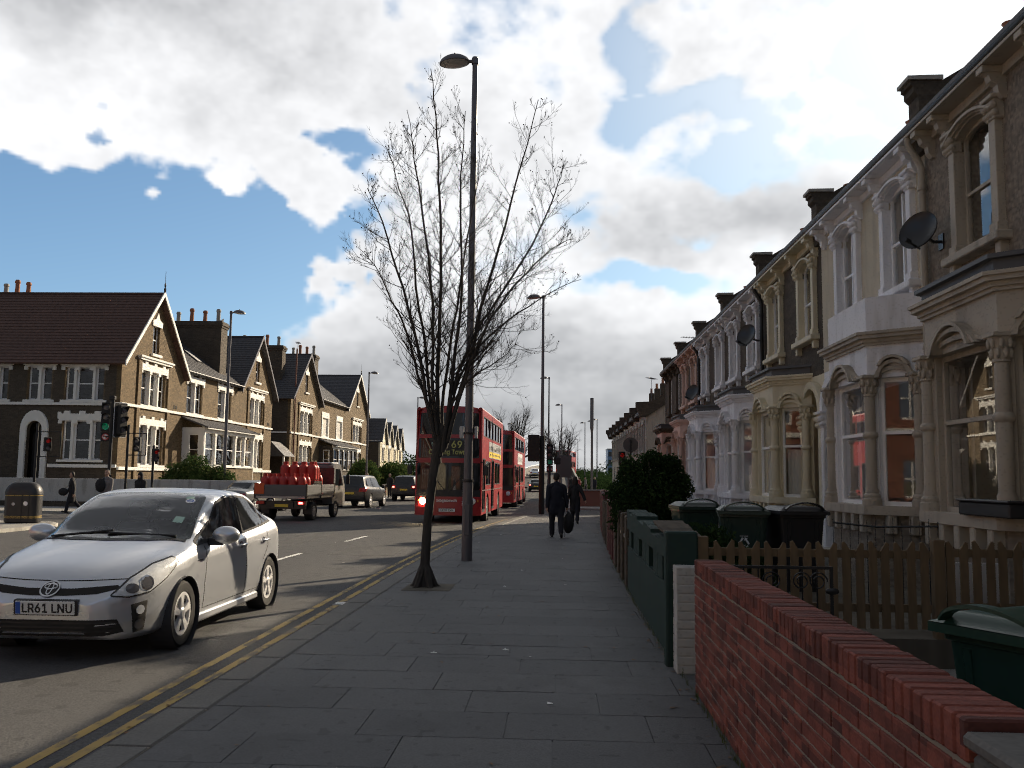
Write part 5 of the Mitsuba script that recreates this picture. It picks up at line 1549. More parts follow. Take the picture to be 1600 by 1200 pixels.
put('tow_eye_cover', B().cyl((.34, 2.12, .50), (.34, 2.125, .50), .03, n=18).get(), 'silver_paint', PR, M=MP)
put('aerial', B().bev(-.02, .02, -1.25, -1.1, 1.40, 1.46, .01).get(), 'black_plastic', PR, M=MP)


# ---- other cars
def simple_car(label, P, paint, M, shape, cat='car', plate='rear', lit_tail=False, group=None, lit_head=False):
    k, c = car_core('car', label, cat, P, paint, M, group)
    g = shape
    for s in (-1, 1):
        for i, p in enumerate(g['side']):
            lay(k, 'side_window', c, SIDE[s], Polygon(p), 'dark_glass', M, .006, .07)
    lay(k, 'windscreen', c, TOP, Polygon(g['front']), 'dark_glass', M, .006, .08)
    lay(k, 'rear_window', c, REAR, Polygon(g['rear']), 'dark_glass', M, .006, .08)
    for s in (-1, 1):
        t = lay(k, 'tail_lamp', c, REAR, Polygon([(s * x, z) for x, z in g['tail']]), 'lamp_red', M, .012, .05)
        if lit_tail and t:
            p, n, ok = c.hit([[-s * sum(x for x, _ in g['tail']) / len(g['tail']), -4, sum(z for _, z in g['tail']) / len(g['tail'])]], [0, 1, 0])
            scene[put('brake_light', B().bev(-.07, .07, -.02, 0, -.05, .05, .01, M @ place(*(p[0] + [0, -.012, 0]))), 'lamp_red', t)].update(lamp_light((5.5, .35, .25)))
        hp = Polygon([(s * x, z) for x, z in g['head']])
        t = lay(k, 'headlamp', c, FRONT, hp, 'lens_clear', M, .01, .05)
        mk = put('door_mirror', B().bev(-.10, .10, -.06, .06, -.07, .07, .03, M @ place(s * (P['W'] / 2 + .08), g['mirror'], g['mz'])), paint, k)
    if plate == 'rear':
        p, n, ok = c.hit([[0, -4, g['pz']]], [0, 1, 0])
        put('number_plate', B().bev(-.26, .26, -.02, 0, -.055, .055, .004, M @ place(0, p[0][1], g['pz'])), 'plate_yellow', k)
    b = panel(c, REAR, sbox(-P['W'] * .42, P['bump'][0], P['W'] * .42, P['bump'][1]), .015, .08)
    v, f = b.get()
    put('rear_bumper', (v @ M[:3, :3].T + M[:3, 3], f), 'black_plastic', k, smooth=True)
    return k


PS = dict(L=4.67, W=1.87, wheel_r=.37, tyre_w=.25, axles=(1.45, -1.37), bump=(.38, .62),
          w=[(-2.335, .78), (-2.2, .87), (-1.4, .93), (0, .935), (1.4, .92), (2.0, .84), (2.25, .68), (2.335, .52)],
          top=[(-2.335, 1.0), (-2.28, 1.22), (-2.1, 1.62), (-1.95, 1.70), (-1.0, 1.745), (0, 1.735), (.25, 1.68), (1.05, 1.16), (1.3, 1.10), (2.0, 1.0), (2.25, .86), (2.335, .72)],
          belt=[(-2.335, .92), (-2.2, 1.08), (-1, 1.06), (.5, 1.02), (1.3, 1.0), (2.0, .88), (2.335, .66)],
          base=[(-2.335, .42), (-2.0, .34), (0, .30), (2.0, .32), (2.335, .42)],
          rail=[(-2.335, .6), (-2.0, .66), (-1, .69), (.2, .68), (1.0, .74), (2.335, .4)])
SS_ = dict(side=[[(.85, 1.08), (.15, 1.55), (-.35, 1.60), (-.38, 1.10)], [(-.44, 1.10), (-.42, 1.60), (-1.15, 1.60), (-1.22, 1.13)], [(-1.30, 1.13), (-1.23, 1.60), (-1.75, 1.56), (-2.02, 1.20)]],
           front=[(-.72, .95), (-.62, .32), (.62, .32), (.72, .95), (0, 1.05)], rear=[(-.66, 1.14), (.66, 1.14), (.58, 1.58), (-.58, 1.58)],
           tail=[(.50, .86), (.86, .86), (.88, 1.08), (.55, 1.06)], head=[(.40, .70), (.78, .72), (.80, .86), (.45, .84)], mirror=.75, mz=1.10, pz=.78)
simple_car('dark grey four-wheel-drive estate with alloy wheels, driving away ahead of the flatbed lorry', PS, 'black_car_paint', place(-10.75, 50.3, 0, -4.0), SS_, lit_tail=False)
simple_car('black four-wheel-drive car with brake lights on, far left of the first bus', PS, 'black_car_paint', place(-10.35, 64.6, 0, -2.0), SS_, lit_tail=True)
PSd = dict(L=4.4, W=1.76, wheel_r=.315, tyre_w=.2, axles=(1.32, -1.3), bump=(.32, .5),
           w=[(-2.2, .66), (-2.05, .80), (-1.3, .87), (0, .88), (1.3, .86), (1.9, .76), (2.2, .5)],
           top=[(-2.2, .82), (-2.1, .98), (-1.75, 1.04), (-1.55, 1.07), (-.95, 1.38), (-.4, 1.45), (.1, 1.43), (.85, 1.0), (1.1, .95), (1.8, .82), (2.1, .68), (2.2, .56)],
           belt=[(-2.2, .72), (-2.0, .90), (-1, .92), (.5, .90), (1.2, .86), (1.9, .72), (2.2, .5)],
           base=[(-2.2, .36), (-1.8, .24), (0, .2), (1.8, .22), (2.2, .3)],
           rail=[(-2.2, .5), (-1.2, .58), (-.4, .62), (.1, .60), (.9, .72), (2.2, .3)])
SSd = dict(side=[[(.55, .95), (0, 1.32), (-.35, 1.34), (-.38, .97)], [(-.43, .97), (-.41, 1.34), (-.95, 1.27), (-1.30, 1.02)]],
           front=[(-.66, .78), (-.56, .16), (.56, .16), (.66, .78), (0, .86)], rear=[(-.55, 1.06), (.55, 1.06), (.50, 1.32), (-.50, 1.32)],
           tail=[(.50, .70), (.78, .70), (.78, .86), (.52, .86)], head=[(.38, .52), (.70, .54), (.70, .66), (.42, .64)], mirror=.55, mz=.98, pz=.62)
simple_car('pale grey saloon half hidden behind the flatbed lorry and the shrubs', PSd, 'grey_car_paint', place(-14.1, 42.2, 0, -12.0), SSd)
simple_car('white saloon driving up the rise beyond the buses', PSd, 'silver_paint', place(-3.5, 152.0, float(rise(152.0)), 2.0), SSd)
simple_car('dark hatchback waiting behind the second bus', PSd, 'black_car_paint', place(-3.1, 66.5, 0, 181.0), SSd, lit_head=True)
simple_car('dark car with red tail light far ahead beside the tall street lamp', PSd, 'black_car_paint', place(-2.3, 108.0, float(rise(108)), 0.0), SSd, lit_tail=True)
# ---------------------------------------------------------------- double-deck buses
def bowed(b, yf, bow, rake=.0, z0=2.0):
    v, f = b.get()
    v = v.copy()
    v[:, 1] = v[:, 1] + yf - bow * (np.abs(v[:, 0]) / 1.25) ** 2.6 - rake * np.maximum(0, v[:, 2] - z0) ** 1.5
    return v, f


def sheet(poly, y0, y1, step=.14):
    """A front wall from a polygon in (x, z), between y0 and y1, cut fine enough to be bowed."""
    b = B().prism(poly, -y1, -y0, frame((0, 0, 0), (1, 0, 0), (0, 0, 1), (0, -1, 0)))
    v, f = b.get()
    v, f = trimesh.remesh.subdivide_to_size(v, f, step)
    return B().add(v, f)


def bus(label, M, number, side_ad, L=10.3, extras=True):
    k = thing('bus', label, 'bus', None)
    W, H = 1.25, 4.36
    yf = 0.0
    yr = -L
    bow, rake = .30, .05
    P = lambda name, b, m, parent=None, **kw: put(name, b.get() if isinstance(b, B) else b, m, parent or k, M=M, **kw)
    # side walls with window openings
    ys_up = [(-.75 - 1.42 * i, -.75 - 1.42 * (i + 1) + .09) for i in range(6)]
    for s in (-1, 1):
        wall = Polygon([(-.30, .32), (-.30, H - .12), (yr + .1, H - .12), (yr, H - .5), (yr, .32)])
        op = [sbox(b_, 3.28, a, 4.02) for a, b_ in ys_up]
        if s == -1:                      # the kerb side of a left-hand-traffic bus
            op += [sbox(-1.62, .42, -.52, 2.42), sbox(-3.9, 1.42, -1.85, 2.34), sbox(-5.45, .42, -4.25, 2.42)]
            op += [sbox(-7.0, 1.42, -5.75, 2.34), sbox(-8.5, 1.42, -7.1, 2.34)]
        else:
            op += [sbox(-1.8, 1.42, -.6, 2.34), sbox(-3.9, 1.42, -1.95, 2.34), sbox(-6.0, 1.42, -4.05, 2.34), sbox(-8.5, 1.42, -6.15, 2.34)]
        body = wall
        for q in op:
            body = body.difference(q.buffer(-.03).buffer(.03))
        for yw in (-2.75, -8.0):
            body = body.difference(Point(yw, .50).buffer(.60).intersection(sbox(-99, 0, 99, 1.12)))
        A = frame((s * W, 0, 0), (0, 1, 0), (0, 0, 1), (s, 0, 0))
        P('side_wall', B().prism(body, -.05, 0, A), 'bus_red')
        for q in op:
            x0, z0, x1, z1 = q.bounds
            nm = 'door_glass' if z0 < 1 else 'side_window'
            wk_ = P(nm, B().add([[x0, z0, -.028], [x1, z0, -.028], [x1, z1, -.028], [x0, z1, -.028]], [[0, 1, 2, 3]], A), 'bus_glass')
            P('window_rubber', B().prism(q.buffer(.012).difference(q.buffer(-.028)), -.02, .004, A), 'black_plastic', wk_)
            if z0 < 1:
                P('door_leaf_edge', B().box((x0 + x1) / 2 - .04, (x0 + x1) / 2 + .04, z0, z1, -.03, .005, A).box(x0, x1, z0, z0 + .09, -.03, .003, A), 'black_plastic', wk_)
        P('skirt_moulding', B().box(s * W - .01, s * W + .014, yr + .2, -.4, 1.20, 1.24), 'dark_red')
        P('cove_panel', B().tube([(s * (W - .09), -.34, H - .11), (s * (W - .09), yr + .15, H - .11)], .09, 8), 'bus_red', smooth=True)
        if s == -1 and side_ad:
            A2 = frame((s * W, -3.05, 2.50), (0, -1, 0), (0, 0, 1), (s, 0, 0))
            ad = P('advert_panel', B().box(0, 6.0 if side_ad == 1 else 4.2, 0, .66, 0, .012, A2), 'print_white' if side_ad != 1 else 'window_grey')
            if side_ad == 1:
                P('advert_band', B().box(.03, 5.97, .03, .26, .012, .016, A2), 'print_yellow', ad)
                r3 = np.random.default_rng(3)
                for i in range(9):
                    P('advert_block', B().box(.2 + i * .63, .2 + i * .63 + .28 + .2 * r3.random(), .32, .40 + .2 * r3.random(), .012, .016, A2), 'print_black', ad)
                for i in range(7):
                    P('advert_mark', B().box(.35 + i * .75, .35 + i * .75 + .42, .11, .18, .016, .019, A2), 'print_black', ad)
            else:
                for i in range(5):
                    P('advert_block', B().box(.2 + i * .8, .7 + i * .8, .15, .45, .012, .016, A2), 'window_grey', ad)
    # front
    outline = Polygon([(-W, .30), (W, .30), (W, 2.2), (W - .015, 3.0), (W - .085, H - .22), (W - .2, H - .06), (W - .4, H), (-W + .4, H), (-W + .2, H - .06), (-W + .085, H - .22), (-W + .015, 3.0), (-W, 2.2)])
    scr = sbox(-1.19, 1.24, 1.19, 2.24).buffer(-.05).buffer(.05)
    upw = Polygon([(-1.13, 3.30), (1.13, 3.30), (1.10, 4.12), (-1.10, 4.12)]).buffer(-.06).buffer(.06)
    dest = sbox(-1.15, 2.42, 1.15, 3.16).buffer(-.05).buffer(.05)
    blk = sbox(-1.2, .99, 1.2, 1.24)
    red = outline.difference(scr).difference(upw).difference(dest).difference(blk)
    P('front_panel', bowed(sheet(red, -.05, 0), yf, bow, rake), 'bus_red', smooth=35)
    P('windscreen', bowed(sheet(scr, -.03, -.022), yf, bow, rake), 'dark_glass', smooth=35)
    P('upper_windscreen', bowed(sheet(upw, -.03, -.022), yf, bow, rake), 'dark_glass', smooth=35)
    dk = P('destination_box', bowed(sheet(dest, -.03, -.02), yf, bow, rake), 'dark_glass', smooth=35)
    P('black_panel', bowed(sheet(blk, -.04, -.004), yf, bow, rake), 'black_plastic', smooth=35)
    P('windscreen_post', bowed(sheet(sbox(-.03, 1.24, .03, 2.24), -.03, .0), yf, bow, rake), 'black_plastic')
    for x in (-.5, .5):
        P('wiper', B().tube([(x * .2, .012, 1.22), (x * 1.3, -.03, 1.9)], .014, 6), 'black_plastic')
    FM = frame((0, yf + .004, 0), (-1, 0, 0), (0, 0, 1), (0, 1, 0))
    if number:
        bd = P('blind', B().box(-.62, .62, 2.50, 3.08, -.03, .002, FM), 'print_black', dk)
        text_on(number, .25, M @ FM @ frame((.33, 2.80, .003), (1, 0, 0), (0, 1, 0), (0, 0, 1)), 'blind_yellow', bd, 'route_number')
        text_on('Walthamstow', .085, M @ FM @ frame((-.30, 2.92, .003), (1, 0, 0), (0, 1, 0), (0, 0, 1)), 'print_pale_green', bd, 'via_name', bold=False, squash=.9)
        text_on('Baker Arms', .085, M @ FM @ frame((-.30, 2.80, .003), (1, 0, 0), (0, 1, 0), (0, 0, 1)), 'print_pale_green', bd, 'via_name', bold=False, squash=.9)
        text_on('Canning Town', .17, M @ FM @ frame((-.02, 2.56, .003), (1, 0, 0), (0, 1, 0), (0, 0, 1)), 'blind_yellow', bd, 'destination_name', squash=.88)
        text_on('Stagecoach', .10, M @ FM @ frame((-.02, .80, .003), (1, 0, 0), (0, 1, 0), (0, 0, 1)), 'print_white', k, 'company_name')
        P('fleet_label', B().box(.56, .80, .68, .83, -.05, .0, FM), 'print_white')
    pk_ = P('number_plate', B().bev(-.30, .30, .43, .55, -.02, .012, .004, FM), 'plate_white')
    if number:
        text_on('LX03 BXK', .075, M @ FM @ frame((0, .455, .013), (1, 0, 0), (0, 1, 0), (0, 0, 1)), 'print_black', pk_)
    P('bumper', bowed(sheet(sbox(-1.24, .30, 1.24, .62).difference(sbox(-.32, .41, .32, .57)), -.04, .035), yf, bow, 0), 'bus_red', smooth=35)
    for s in (-1, 1):
        y = yf - bow * (.93 / 1.25) ** 2.6
        hk_ = P('headlamp', B().lathe([(.001, .03), (.10, .022), (.125, -.01), (.125, -.08)], 18, M=frame((s * .93, y + .03, .82), (1, 0, 0), (0, 0, 1), (0, 1, 0))), 'lens_clear', smooth=True)
        if s == 1:
            scene[hk_].update(lamp_light((26.0, 19.0, 9.5)))
        P('indicator_lamp', B().lathe([(.001, .02), (.05, .012), (.06, -.03)], 14, M=frame((s * 1.10, y - .09, .84), (1, 0, 0), (0, 0, 1), (0, 1, 0))), 'lamp_amber')
        P('mirror', B().bev(s * 1.43 - .09, s * 1.43 + .09, -.12, -.02, 1.78, 2.15, .03), 'black_plastic')
        P('mirror_arm', B().tube([(s * 1.2, -.28, 2.28), (s * 1.38, -.12, 2.26), (s * 1.43, -.07, 2.13)], .02, 6), 'black_plastic')
        for yw in (-2.75, -8.0):
            wheel(k, s * (W - .16), yw, .48, .28, s, 'galvanised', 8, M, .29)
            P('wheel_arch', B().lathe([(.585, -.15), (.585, .12)], 24, M=frame((s * (W - .16), yw, .50), (0, 1, 0), (0, 0, 1), (1, 0, 0))), 'cabin_trim')
    # roof, rear, decks
    rp = [(-W + .09, H - .115), (-W + .2, H - .05), (-W + .45, H), (0, H + .03), (W - .45, H), (W - .2, H - .05), (W - .09, H - .115)]
    P('roof', B().prism(Polygon(rp + [(W - .2, H - .10), (-W + .2, H - .10)]), .30, L - .06, frame((0, 0, 0), (1, 0, 0), (0, 0, 1), (0, -1, 0))), 'bus_red', smooth=40)
    P('rear_wall', B().box(-W + .02, W - .02, yr, yr + .08, .32, H - .1), 'bus_red')
    P('deck', B().box(-W + .06, W - .06, yr + .1, -.45, 2.42, 2.62).box(-W + .06, W - .06, yr + .1, -.45, .30, .38), 'cabin_trim')
    for i in range(5):
        for x in (-.72, .72):
            P('seat', B().bev(x - .42, x + .42, -2.0 - 1.6 * i, -1.9 - 1.6 * i, 2.9, 3.62, .03), 'plate_blue')
    return k


def head(x, y, deg):
    """Place of a bus whose front (local +y) looks at us."""
    return place(x, y, 0, 180 + deg)


bus('red double-deck bus on route 69 coming towards us behind the bare tree', head(-4.02, 33.75, -1.1), '69', 1)
bus('second red double-deck bus queuing close behind the route 69 bus', head(-3.60, 51.0, -1.5), '', 2)
bus('third red double-deck bus far up on the rise beyond the crowd', place(1.2, 165.0, float(rise(165)), 172), '', 0)

# ---------------------------------------------------------------- flatbed lorry with its load of gas bottles
ML = place(-10.25, 33.6, 0, -4.0)          # local +y is forwards, origin under the tail
LO = thing('flatbed_lorry', 'grey flatbed lorry with drop sides, seen from behind, loaded with red gas bottles', 'lorry')
Pl = lambda name, b, m, parent=None, **kw: put(name, b.get(), m, parent or LO, M=ML, **kw)
Pl('chassis', B().box(-.45, .45, .2, 5.2, .50, .72).box(-.9, .9, .25, .45, .45, .75), 'black_metal')
mat('bed_grey', (0.11, 0.113, 0.118), 0.5, metallic=0.3)
mat('cab_grey', (0.13, 0.13, 0.135), 0.4)
Pl('bed', B().bev(-.98, .98, .06, 3.35, .84, .93, .01), 'galvanised')


def dropside(A, w, name):
    b = B().bev(0, w, 0, .42, 0, .03, .006, A)
    for z in (.08, .17, .26, .35):
        b.box(.04, w - .04, z - .028, z + .028, .03, .043, A)
    return Pl(name, b, 'bed_grey')


dropside(frame((-.98, .06, .93), (1, 0, 0), (0, 0, 1), (0, -1, 0)), 1.96, 'tailboard')
dropside(frame((.98, .09, .93), (0, 1, 0), (0, 0, 1), (1, 0, 0)), 1.60, 'dropside')
dropside(frame((.98, 1.75, .93), (0, 1, 0), (0, 0, 1), (1, 0, 0)), 1.58, 'dropside')
dropside(frame((-.98, 3.33, .93), (0, -1, 0), (0, 0, 1), (-1, 0, 0)), 3.2, 'dropside')
for x, y in ((.99, .07), (-.99, .07), (.99, 1.72), (.99, 3.36), (-.99, 3.36)):
    Pl('corner_post', B().box(x - .035, x + .035, y - .035, y + .035, .84, 1.40), 'black_metal')
Pl('warning_panel', B().bev(-1.62 + .62, -.62, .0, .018, 1.0, 1.40, .004), 'lorry_orange')
for s in (-1, 1):
    t = Pl('tail_lamp', B().bev(s * .80 - .15, s * .80 + .15, .10, .18, .62, .74, .01), 'lamp_red')
    if s == 1:
        scene[put('lit_lens', B().bev(.80 - .10, .80 + .05, .085, .10, .64, .72, .004, ML), 'lamp_red', t)].update(lamp_light((5.0, .3, .25)))
    for dx, yw in ((0, 1.15), (0, 3.95)):
        wheel(LO, s * .80, yw, .35, .30 if yw < 2 else .2, s, 'galvanised', 6, ML, .2)
    Pl('mudguard', B().tube([(s * .82, .70, .55), (s * .82, .82, .76), (s * .82, 1.15, .83), (s * .82, 1.48, .76), (s * .82, 1.6, .55)], [.03] * 5, 6).box(s * .82 - .16, s * .82 + .16, .68, .70, .25, .6), 'black_plastic')
Pl('number_plate', B().box(-.26, .26, .19, .2, .52, .63), 'plate_yellow')
Pl('headboard', B().box(-.96, .96, 3.40, 3.45, .93, 2.0).box(-.96, .96, 3.40, 3.46, 1.96, 2.02), 'black_metal')
cabp = Polygon([(3.55, .55), (3.55, 2.12), (3.75, 2.20), (4.55, 2.18), (5.15, 1.30), (5.22, .95), (5.22, .45), (4.4, .45), (4.4, .55)])
cab = Pl('cab', B().prism(cabp, -.88, .88, frame((0, 0, 0), (0, 1, 0), (0, 0, 1), (1, 0, 0))), 'cab_grey')
Pl('cab_roof', B().bev(-.80, .80, 3.6, 4.5, 2.19, 2.25, .03), 'white_paint', cab)
for s in (-1, 1):
    A = frame((s * .88, 0, 0), (0, 1, 0), (0, 0, 1), (s, 0, 0))
    Pl('side_window', B().prism(Polygon([(3.85, 1.30), (3.85, 1.98), (4.45, 1.98), (4.92, 1.30)]), -.01, .006, A), 'dark_glass', cab)
    Pl('door_handle', B().bev(3.72, 3.84, 1.12, 1.16, 0, .03, .006, A), 'black_plastic', cab)
    Pl('door_mirror', B().bev(s * 1.12 - .07, s * 1.12 + .07, 4.75, 4.85, 1.35, 1.75, .02), 'black_plastic', cab)
Pl('rear_window', B().prism(sbox(-.6, 1.5, .6, 1.95), -.01, .006, frame((0, 3.55, 0), (-1, 0, 0), (0, 0, 1), (0, -1, 0))), 'dark_glass', cab)


def gas_bottle(label, x, y, z, r=.155, h=.52):
    k = thing('gas_bottle', label, 'gas bottle', 'red gas bottles on the flatbed lorry')
    A = ML @ place(x, y, z)
    put('cylinder', B().lathe([(.001, .0), (r * .85, .0), (r * .86, .04), (r, .06), (r, h * .70), (r * .96, h * .80), (r * .82, h * .90), (r * .55, h * .975), (.001, h)], 20, M=A), 'gas_red', k, smooth=40)
    put('valve_shroud', B().lathe([(r * .50, h * .94), (r * .50, h + .085), (r * .45, h + .09), (r * .44, h * .95)], 16, M=A), 'gas_red', k, smooth=40)
    put('valve', B().cyl((0, 0, h), (0, 0, h + .07), .02, n=8, M=A).cyl((-.05, 0, h + .05), (.05, 0, h + .05), .014, n=6, M=A), 'chrome', k)


ROWS = ['nearest', 'second', 'third', 'fourth']
i = 0
for ry, y in enumerate((.32, .78)):
    for rx, x in enumerate((-.72, -.36, .0, .36, .72)):
        lab = f"small red gas bottle, {('leftmost', 'second from left', 'middle', 'second from right', 'rightmost')[rx]} of the {('row at the tailboard', 'second row')[ry]}"
        gas_bottle(lab, x, y, .935, .165, .74)
for rx, x in enumerate((-.30, .06, .42, .76)):
    gas_bottle(f"tall red gas bottle raised on the pallet, {('leftmost', 'second from left', 'second from right', 'rightmost')[rx]} of four", x, 1.28, 1.50, .195, .64)
for rx, x in enumerate((-.1, .30, .70)):
    gas_bottle(f"tall red gas bottle on the pallet, {('left', 'middle', 'right')[rx]} of three nearer the cab", x, 1.72, 1.50, .195, .64)
for rx, x in enumerate((.2, .62)):
    gas_bottle(f"red gas bottle low behind the lorry cab, {('left', 'right')[rx]} one", x, 2.5, .935, .165, .8)
k = thing('pallet', 'steel pallet on the lorry bed that carries the tall gas bottles', 'pallet')
put('deck', B().box(-.85, .95, 1.05, 1.98, 1.40, 1.49, ML).box(-.85, .95, 1.05, 1.98, .935, .98, ML), 'black_metal', k)
put('feet', B().box(-.8, -.7, 1.05, 1.98, .98, 1.40, ML).box(0, .1, 1.05, 1.98, .98, 1.40, ML).box(.8, .9, 1.05, 1.98, .98, 1.40, ML), 'black_metal', k)
# ---------------------------------------------------------------- street lamps, signals, signs
mat('signal_black', (0.014, 0.014, 0.015), 0.7)
mat('green_lens', (0.02, 0.35, 0.20), 0.2)
mat('red_lens', (0.45, 0.015, 0.012), 0.2)
mat('sign_grey', (0.07, 0.07, 0.075), 0.6)
mat('sign_red', (0.42, 0.03, 0.03), 0.5)
mat('gold_band', (0.45, 0.30, 0.07), 0.45)


def street_lamp(label, x, y, zb, h, side, big=1.0, group='street lamps along the road'):
    """A tapered steel column with one shallow domed lantern; side -1 has it on the left as one looks up the road."""
    k = thing('street_lamp', label, 'street lamp', group)
    put('column', B().tube([(x, y, zb), (x, y, zb + 1.5), (x, y, zb + 1.58), (x, y, zb + h * .5), (x, y, zb + h)], [.108, .104, .088, .074, .056], 14), 'lamp_steel', k, smooth=40)
    put('access_door', B().bev(x - .05, x + .05, y - .112, y - .095, zb + .5, zb + 1.1, .006), 'lamp_steel', k)
    put('column_cap', B().lathe([(.062, 0), (.062, .05), (.001, .06)], 14, (x, y, zb + h - .01)), 'lamp_steel', k)
    hx, hz = x + side * .43, zb + h - .07
    put('lantern_arm', B().tube([(x, y, hz + .02), (x + side * .2, y, hz + .03)], .035, 8).lathe([(.075, -.06), (.075, .06)], 12, (x, y, hz + .02)), 'lamp_steel', k)
    M = frame((hx, y, hz), (math.cos(.09), 0, side * -.09), (0, 1, 0), (side * .09, 0, math.cos(.09)))
    S = np.diag([1.0, .78, 1, 1])
    lk = put('lantern', B().lathe([(.001, .155), (.10, .15), (.20, .125), (.275, .075), (.315, .02), (.318, -.012), (.30, -.02), (.285, -.012)], 28, M=M @ S), 'lamp_steel', k, smooth=50)
    put('lens', B().lathe([(.285, -.012), (.27, -.03), (.16, -.048), (.001, -.055)], 28, M=M @ S), 'window_grey', lk, smooth=50)
    put('photocell', B().cyl((hx, y, hz + .15), (hx, y, hz + .21), .02, n=8), 'black_plastic', lk)
    return k


L0 = street_lamp('tall grey street lamp nearest us, behind the bare street tree', -1.74, 18.06, .1, 10.28, -1)
for x0, x1 in ((-1.92, -1.84), (-1.62, -1.56)):
    put('bracket_box', B().bev(x0, x1, 18.0, 18.12, 2.50, 2.74, .01), 'window_grey', L0)
put('strap', B().lathe([(.105, -.03), (.107, 0), (.105, .03)], 14, (-1.74, 18.06, 1.66)).lathe([(.100, -.02), (.102, .02)], 14, (-1.74, 18.06, 2.6)), 'black_metal', L0)
for lab, x, y, h, s in (('second street lamp on the right footway, with the black signal head on it', -.63, 41.06, 9.9, -1), ('third street lamp on the right, just right of the second one', -.62, 75.2, 9.9, -1), ('fourth street lamp on the right, at the foot of the rise', .62, 102.3, 9.9, -1),
                        ('street lamp far right on the rise, right one of a close pair', 5.76, 128.7, 9.3, -1), ('street lamp far right on the rise, left one of a close pair', 5.35, 134.2, 9.2, -1), ('slim far street lamp left of the mast', 4.35, 138.1, 9.0, -1), ('farthest street lamp on the right, small beside the mast', 4.67, 196, 7.0, -1),
                        ('street lamp before the corner brick villas on the left', -16.71, 45.3, 9.9, 1), ('second street lamp on the left, before the fourth villa', -15.14, 72.4, 9.9, 1), ('third street lamp on the left, at the edge of the first bus', -14.68, 95.5, 9.9, 1), ('far left street lamp seen over the second bus', -7.8, 127.9, 9.2, -1), ('farthest left street lamp near the bare far tree', -7.0, 143.3, 8.8, -1)):
    street_lamp(lab, x, y, (.1 if y < 100 else float(rise(y))), h, s)
k = thing('phone_mast', 'slim telephone mast with a thicker top, far right of the road', 'mast')
put('pole', B().tube([(3.69, 94.5, .1), (3.69, 94.5, 6.4)], [.12, .10], 10), 'lamp_steel', k)
put('aerial_shroud', B().tube([(3.69, 94.5, 6.4), (3.69, 94.5, 6.9), (3.69, 94.5, 10.0)], [.10, .19, .19], 12), 'lamp_steel', k)


def signal_head(k, A, aspects=3, lit=None, board=True, sign=None, scale=1.22):
    """A signal head in the frame A: u right, v up, +w towards the driver; origin at its bottom."""
    n = aspects
    A = A @ np.diag([scale, scale, scale, 1.0])
    hh = .33 * n
    hk = put('signal_head', B().bev(-.15, .15, 0, hh, -.20, 0, .02, A), 'signal_black', k)
    if board:
        put('backing_board', B().prism(sbox(-.26, -.1, .26, hh + .1).buffer(-.05).buffer(.05), -.215, -.19, A), 'signal_black', hk)
        put('board_edge', B().prism(sbox(-.26, -.1, .26, hh + .1).buffer(-.05).buffer(.05).difference(sbox(-.26, -.1, .26, hh + .1).buffer(-.02)), -.19, -.186, A), 'print_white', hk)
    for i in range(n):
        c = .33 * i + .165
        m = {0: 'green_lens', 1: 'lamp_amber', 2: 'red_lens'}.get(i, 'red_lens') if n == 3 else ('green_lens', 'red_lens')[min(i, 1)]
        on = lit == i
        lk = put('lamp', B().lathe([(.001, .022), (.06, .018), (.10, .004)], 18, M=A @ frame((0, c, 0), (1, 0, 0), (0, 1, 0), (0, 0, 1))), m if on else 'lens_dark', hk, smooth=True)
        if on:
            scene[lk].update(lamp_light((.3, 12.0, 6.0) if m == 'green_lens' else (9.0, .3, .25)))
        t = np.linspace(-.35, math.pi + .35, 17)
        P_ = np.array([[(.118 * math.cos(a), c + .118 * math.sin(a), w) for w in (0, .05 + .13 * max(0, math.sin(a)))] for a in t])
        v, f = B().grid(P_).get()
        put('visor', B().add(v, f, A), 'signal_black', hk, smooth=True)
    if sign:
        sk = put('turn_sign', B().bev(-.15, .15, -.34, -.03, -.16, -.10, .015, A), 'signal_black', hk)
        put('sign_face', B().prism(Point(0, -.185).buffer(.115).difference(Point(0, -.185).buffer(.088)), -.10, -.096, A), 'sign_red', sk)
        put('sign_field', B().prism(Point(0, -.185).buffer(.088), -.10, -.098, A), 'print_white', sk)
        put('sign_arrow', B().prism(shapely.union_all([sbox(.01, -.25, .04, -.17), sbox(-.03, -.185, .04, -.155), Polygon([(-.03, -.125), (-.03, -.215), (-.075, -.17)])]), -.098, -.095, A), 'print_black', sk)
        put('sign_bar', B().prism(LineString([(-.075, -.125), (.075, -.245)]).buffer(.012), -.095, -.092, A), 'sign_red', sk)


def facing(x, y, z, deg=0):
    """Frame of something that faces us, turned by deg."""
    a = math.radians(deg)
    return frame((x, y, z), (math.cos(a), math.sin(a), 0), (0, 0, 1), (math.sin(a), -math.cos(a), 0))


k = thing('traffic_signal', 'traffic signal on the left showing green above a no left turn sign', 'traffic light')
x, y = -18.45, 36.9
put('pole', B().cyl((x, y, .1), (x, y, 4.72), .07, .07, 12), 'signal_black', k)
put('pole_cap', B().bev(x - .14, x + .10, y - .1, y + .1, 4.72, 4.90, .03), 'signal_black', k)
signal_head(k, facing(x - .26, y - .02, 3.42, 16), 3, 0, False, True)
signal_head(k, facing(x + .48, y + .05, 3.30, 62), 3, None, True)
put('bracket', B().cyl((x - .2, y, 4.0), (x + .35, y, 4.0), .03, n=8).cyl((x - .2, y, 3.2), (x + .35, y, 3.2), .03, n=8), 'signal_black', k)


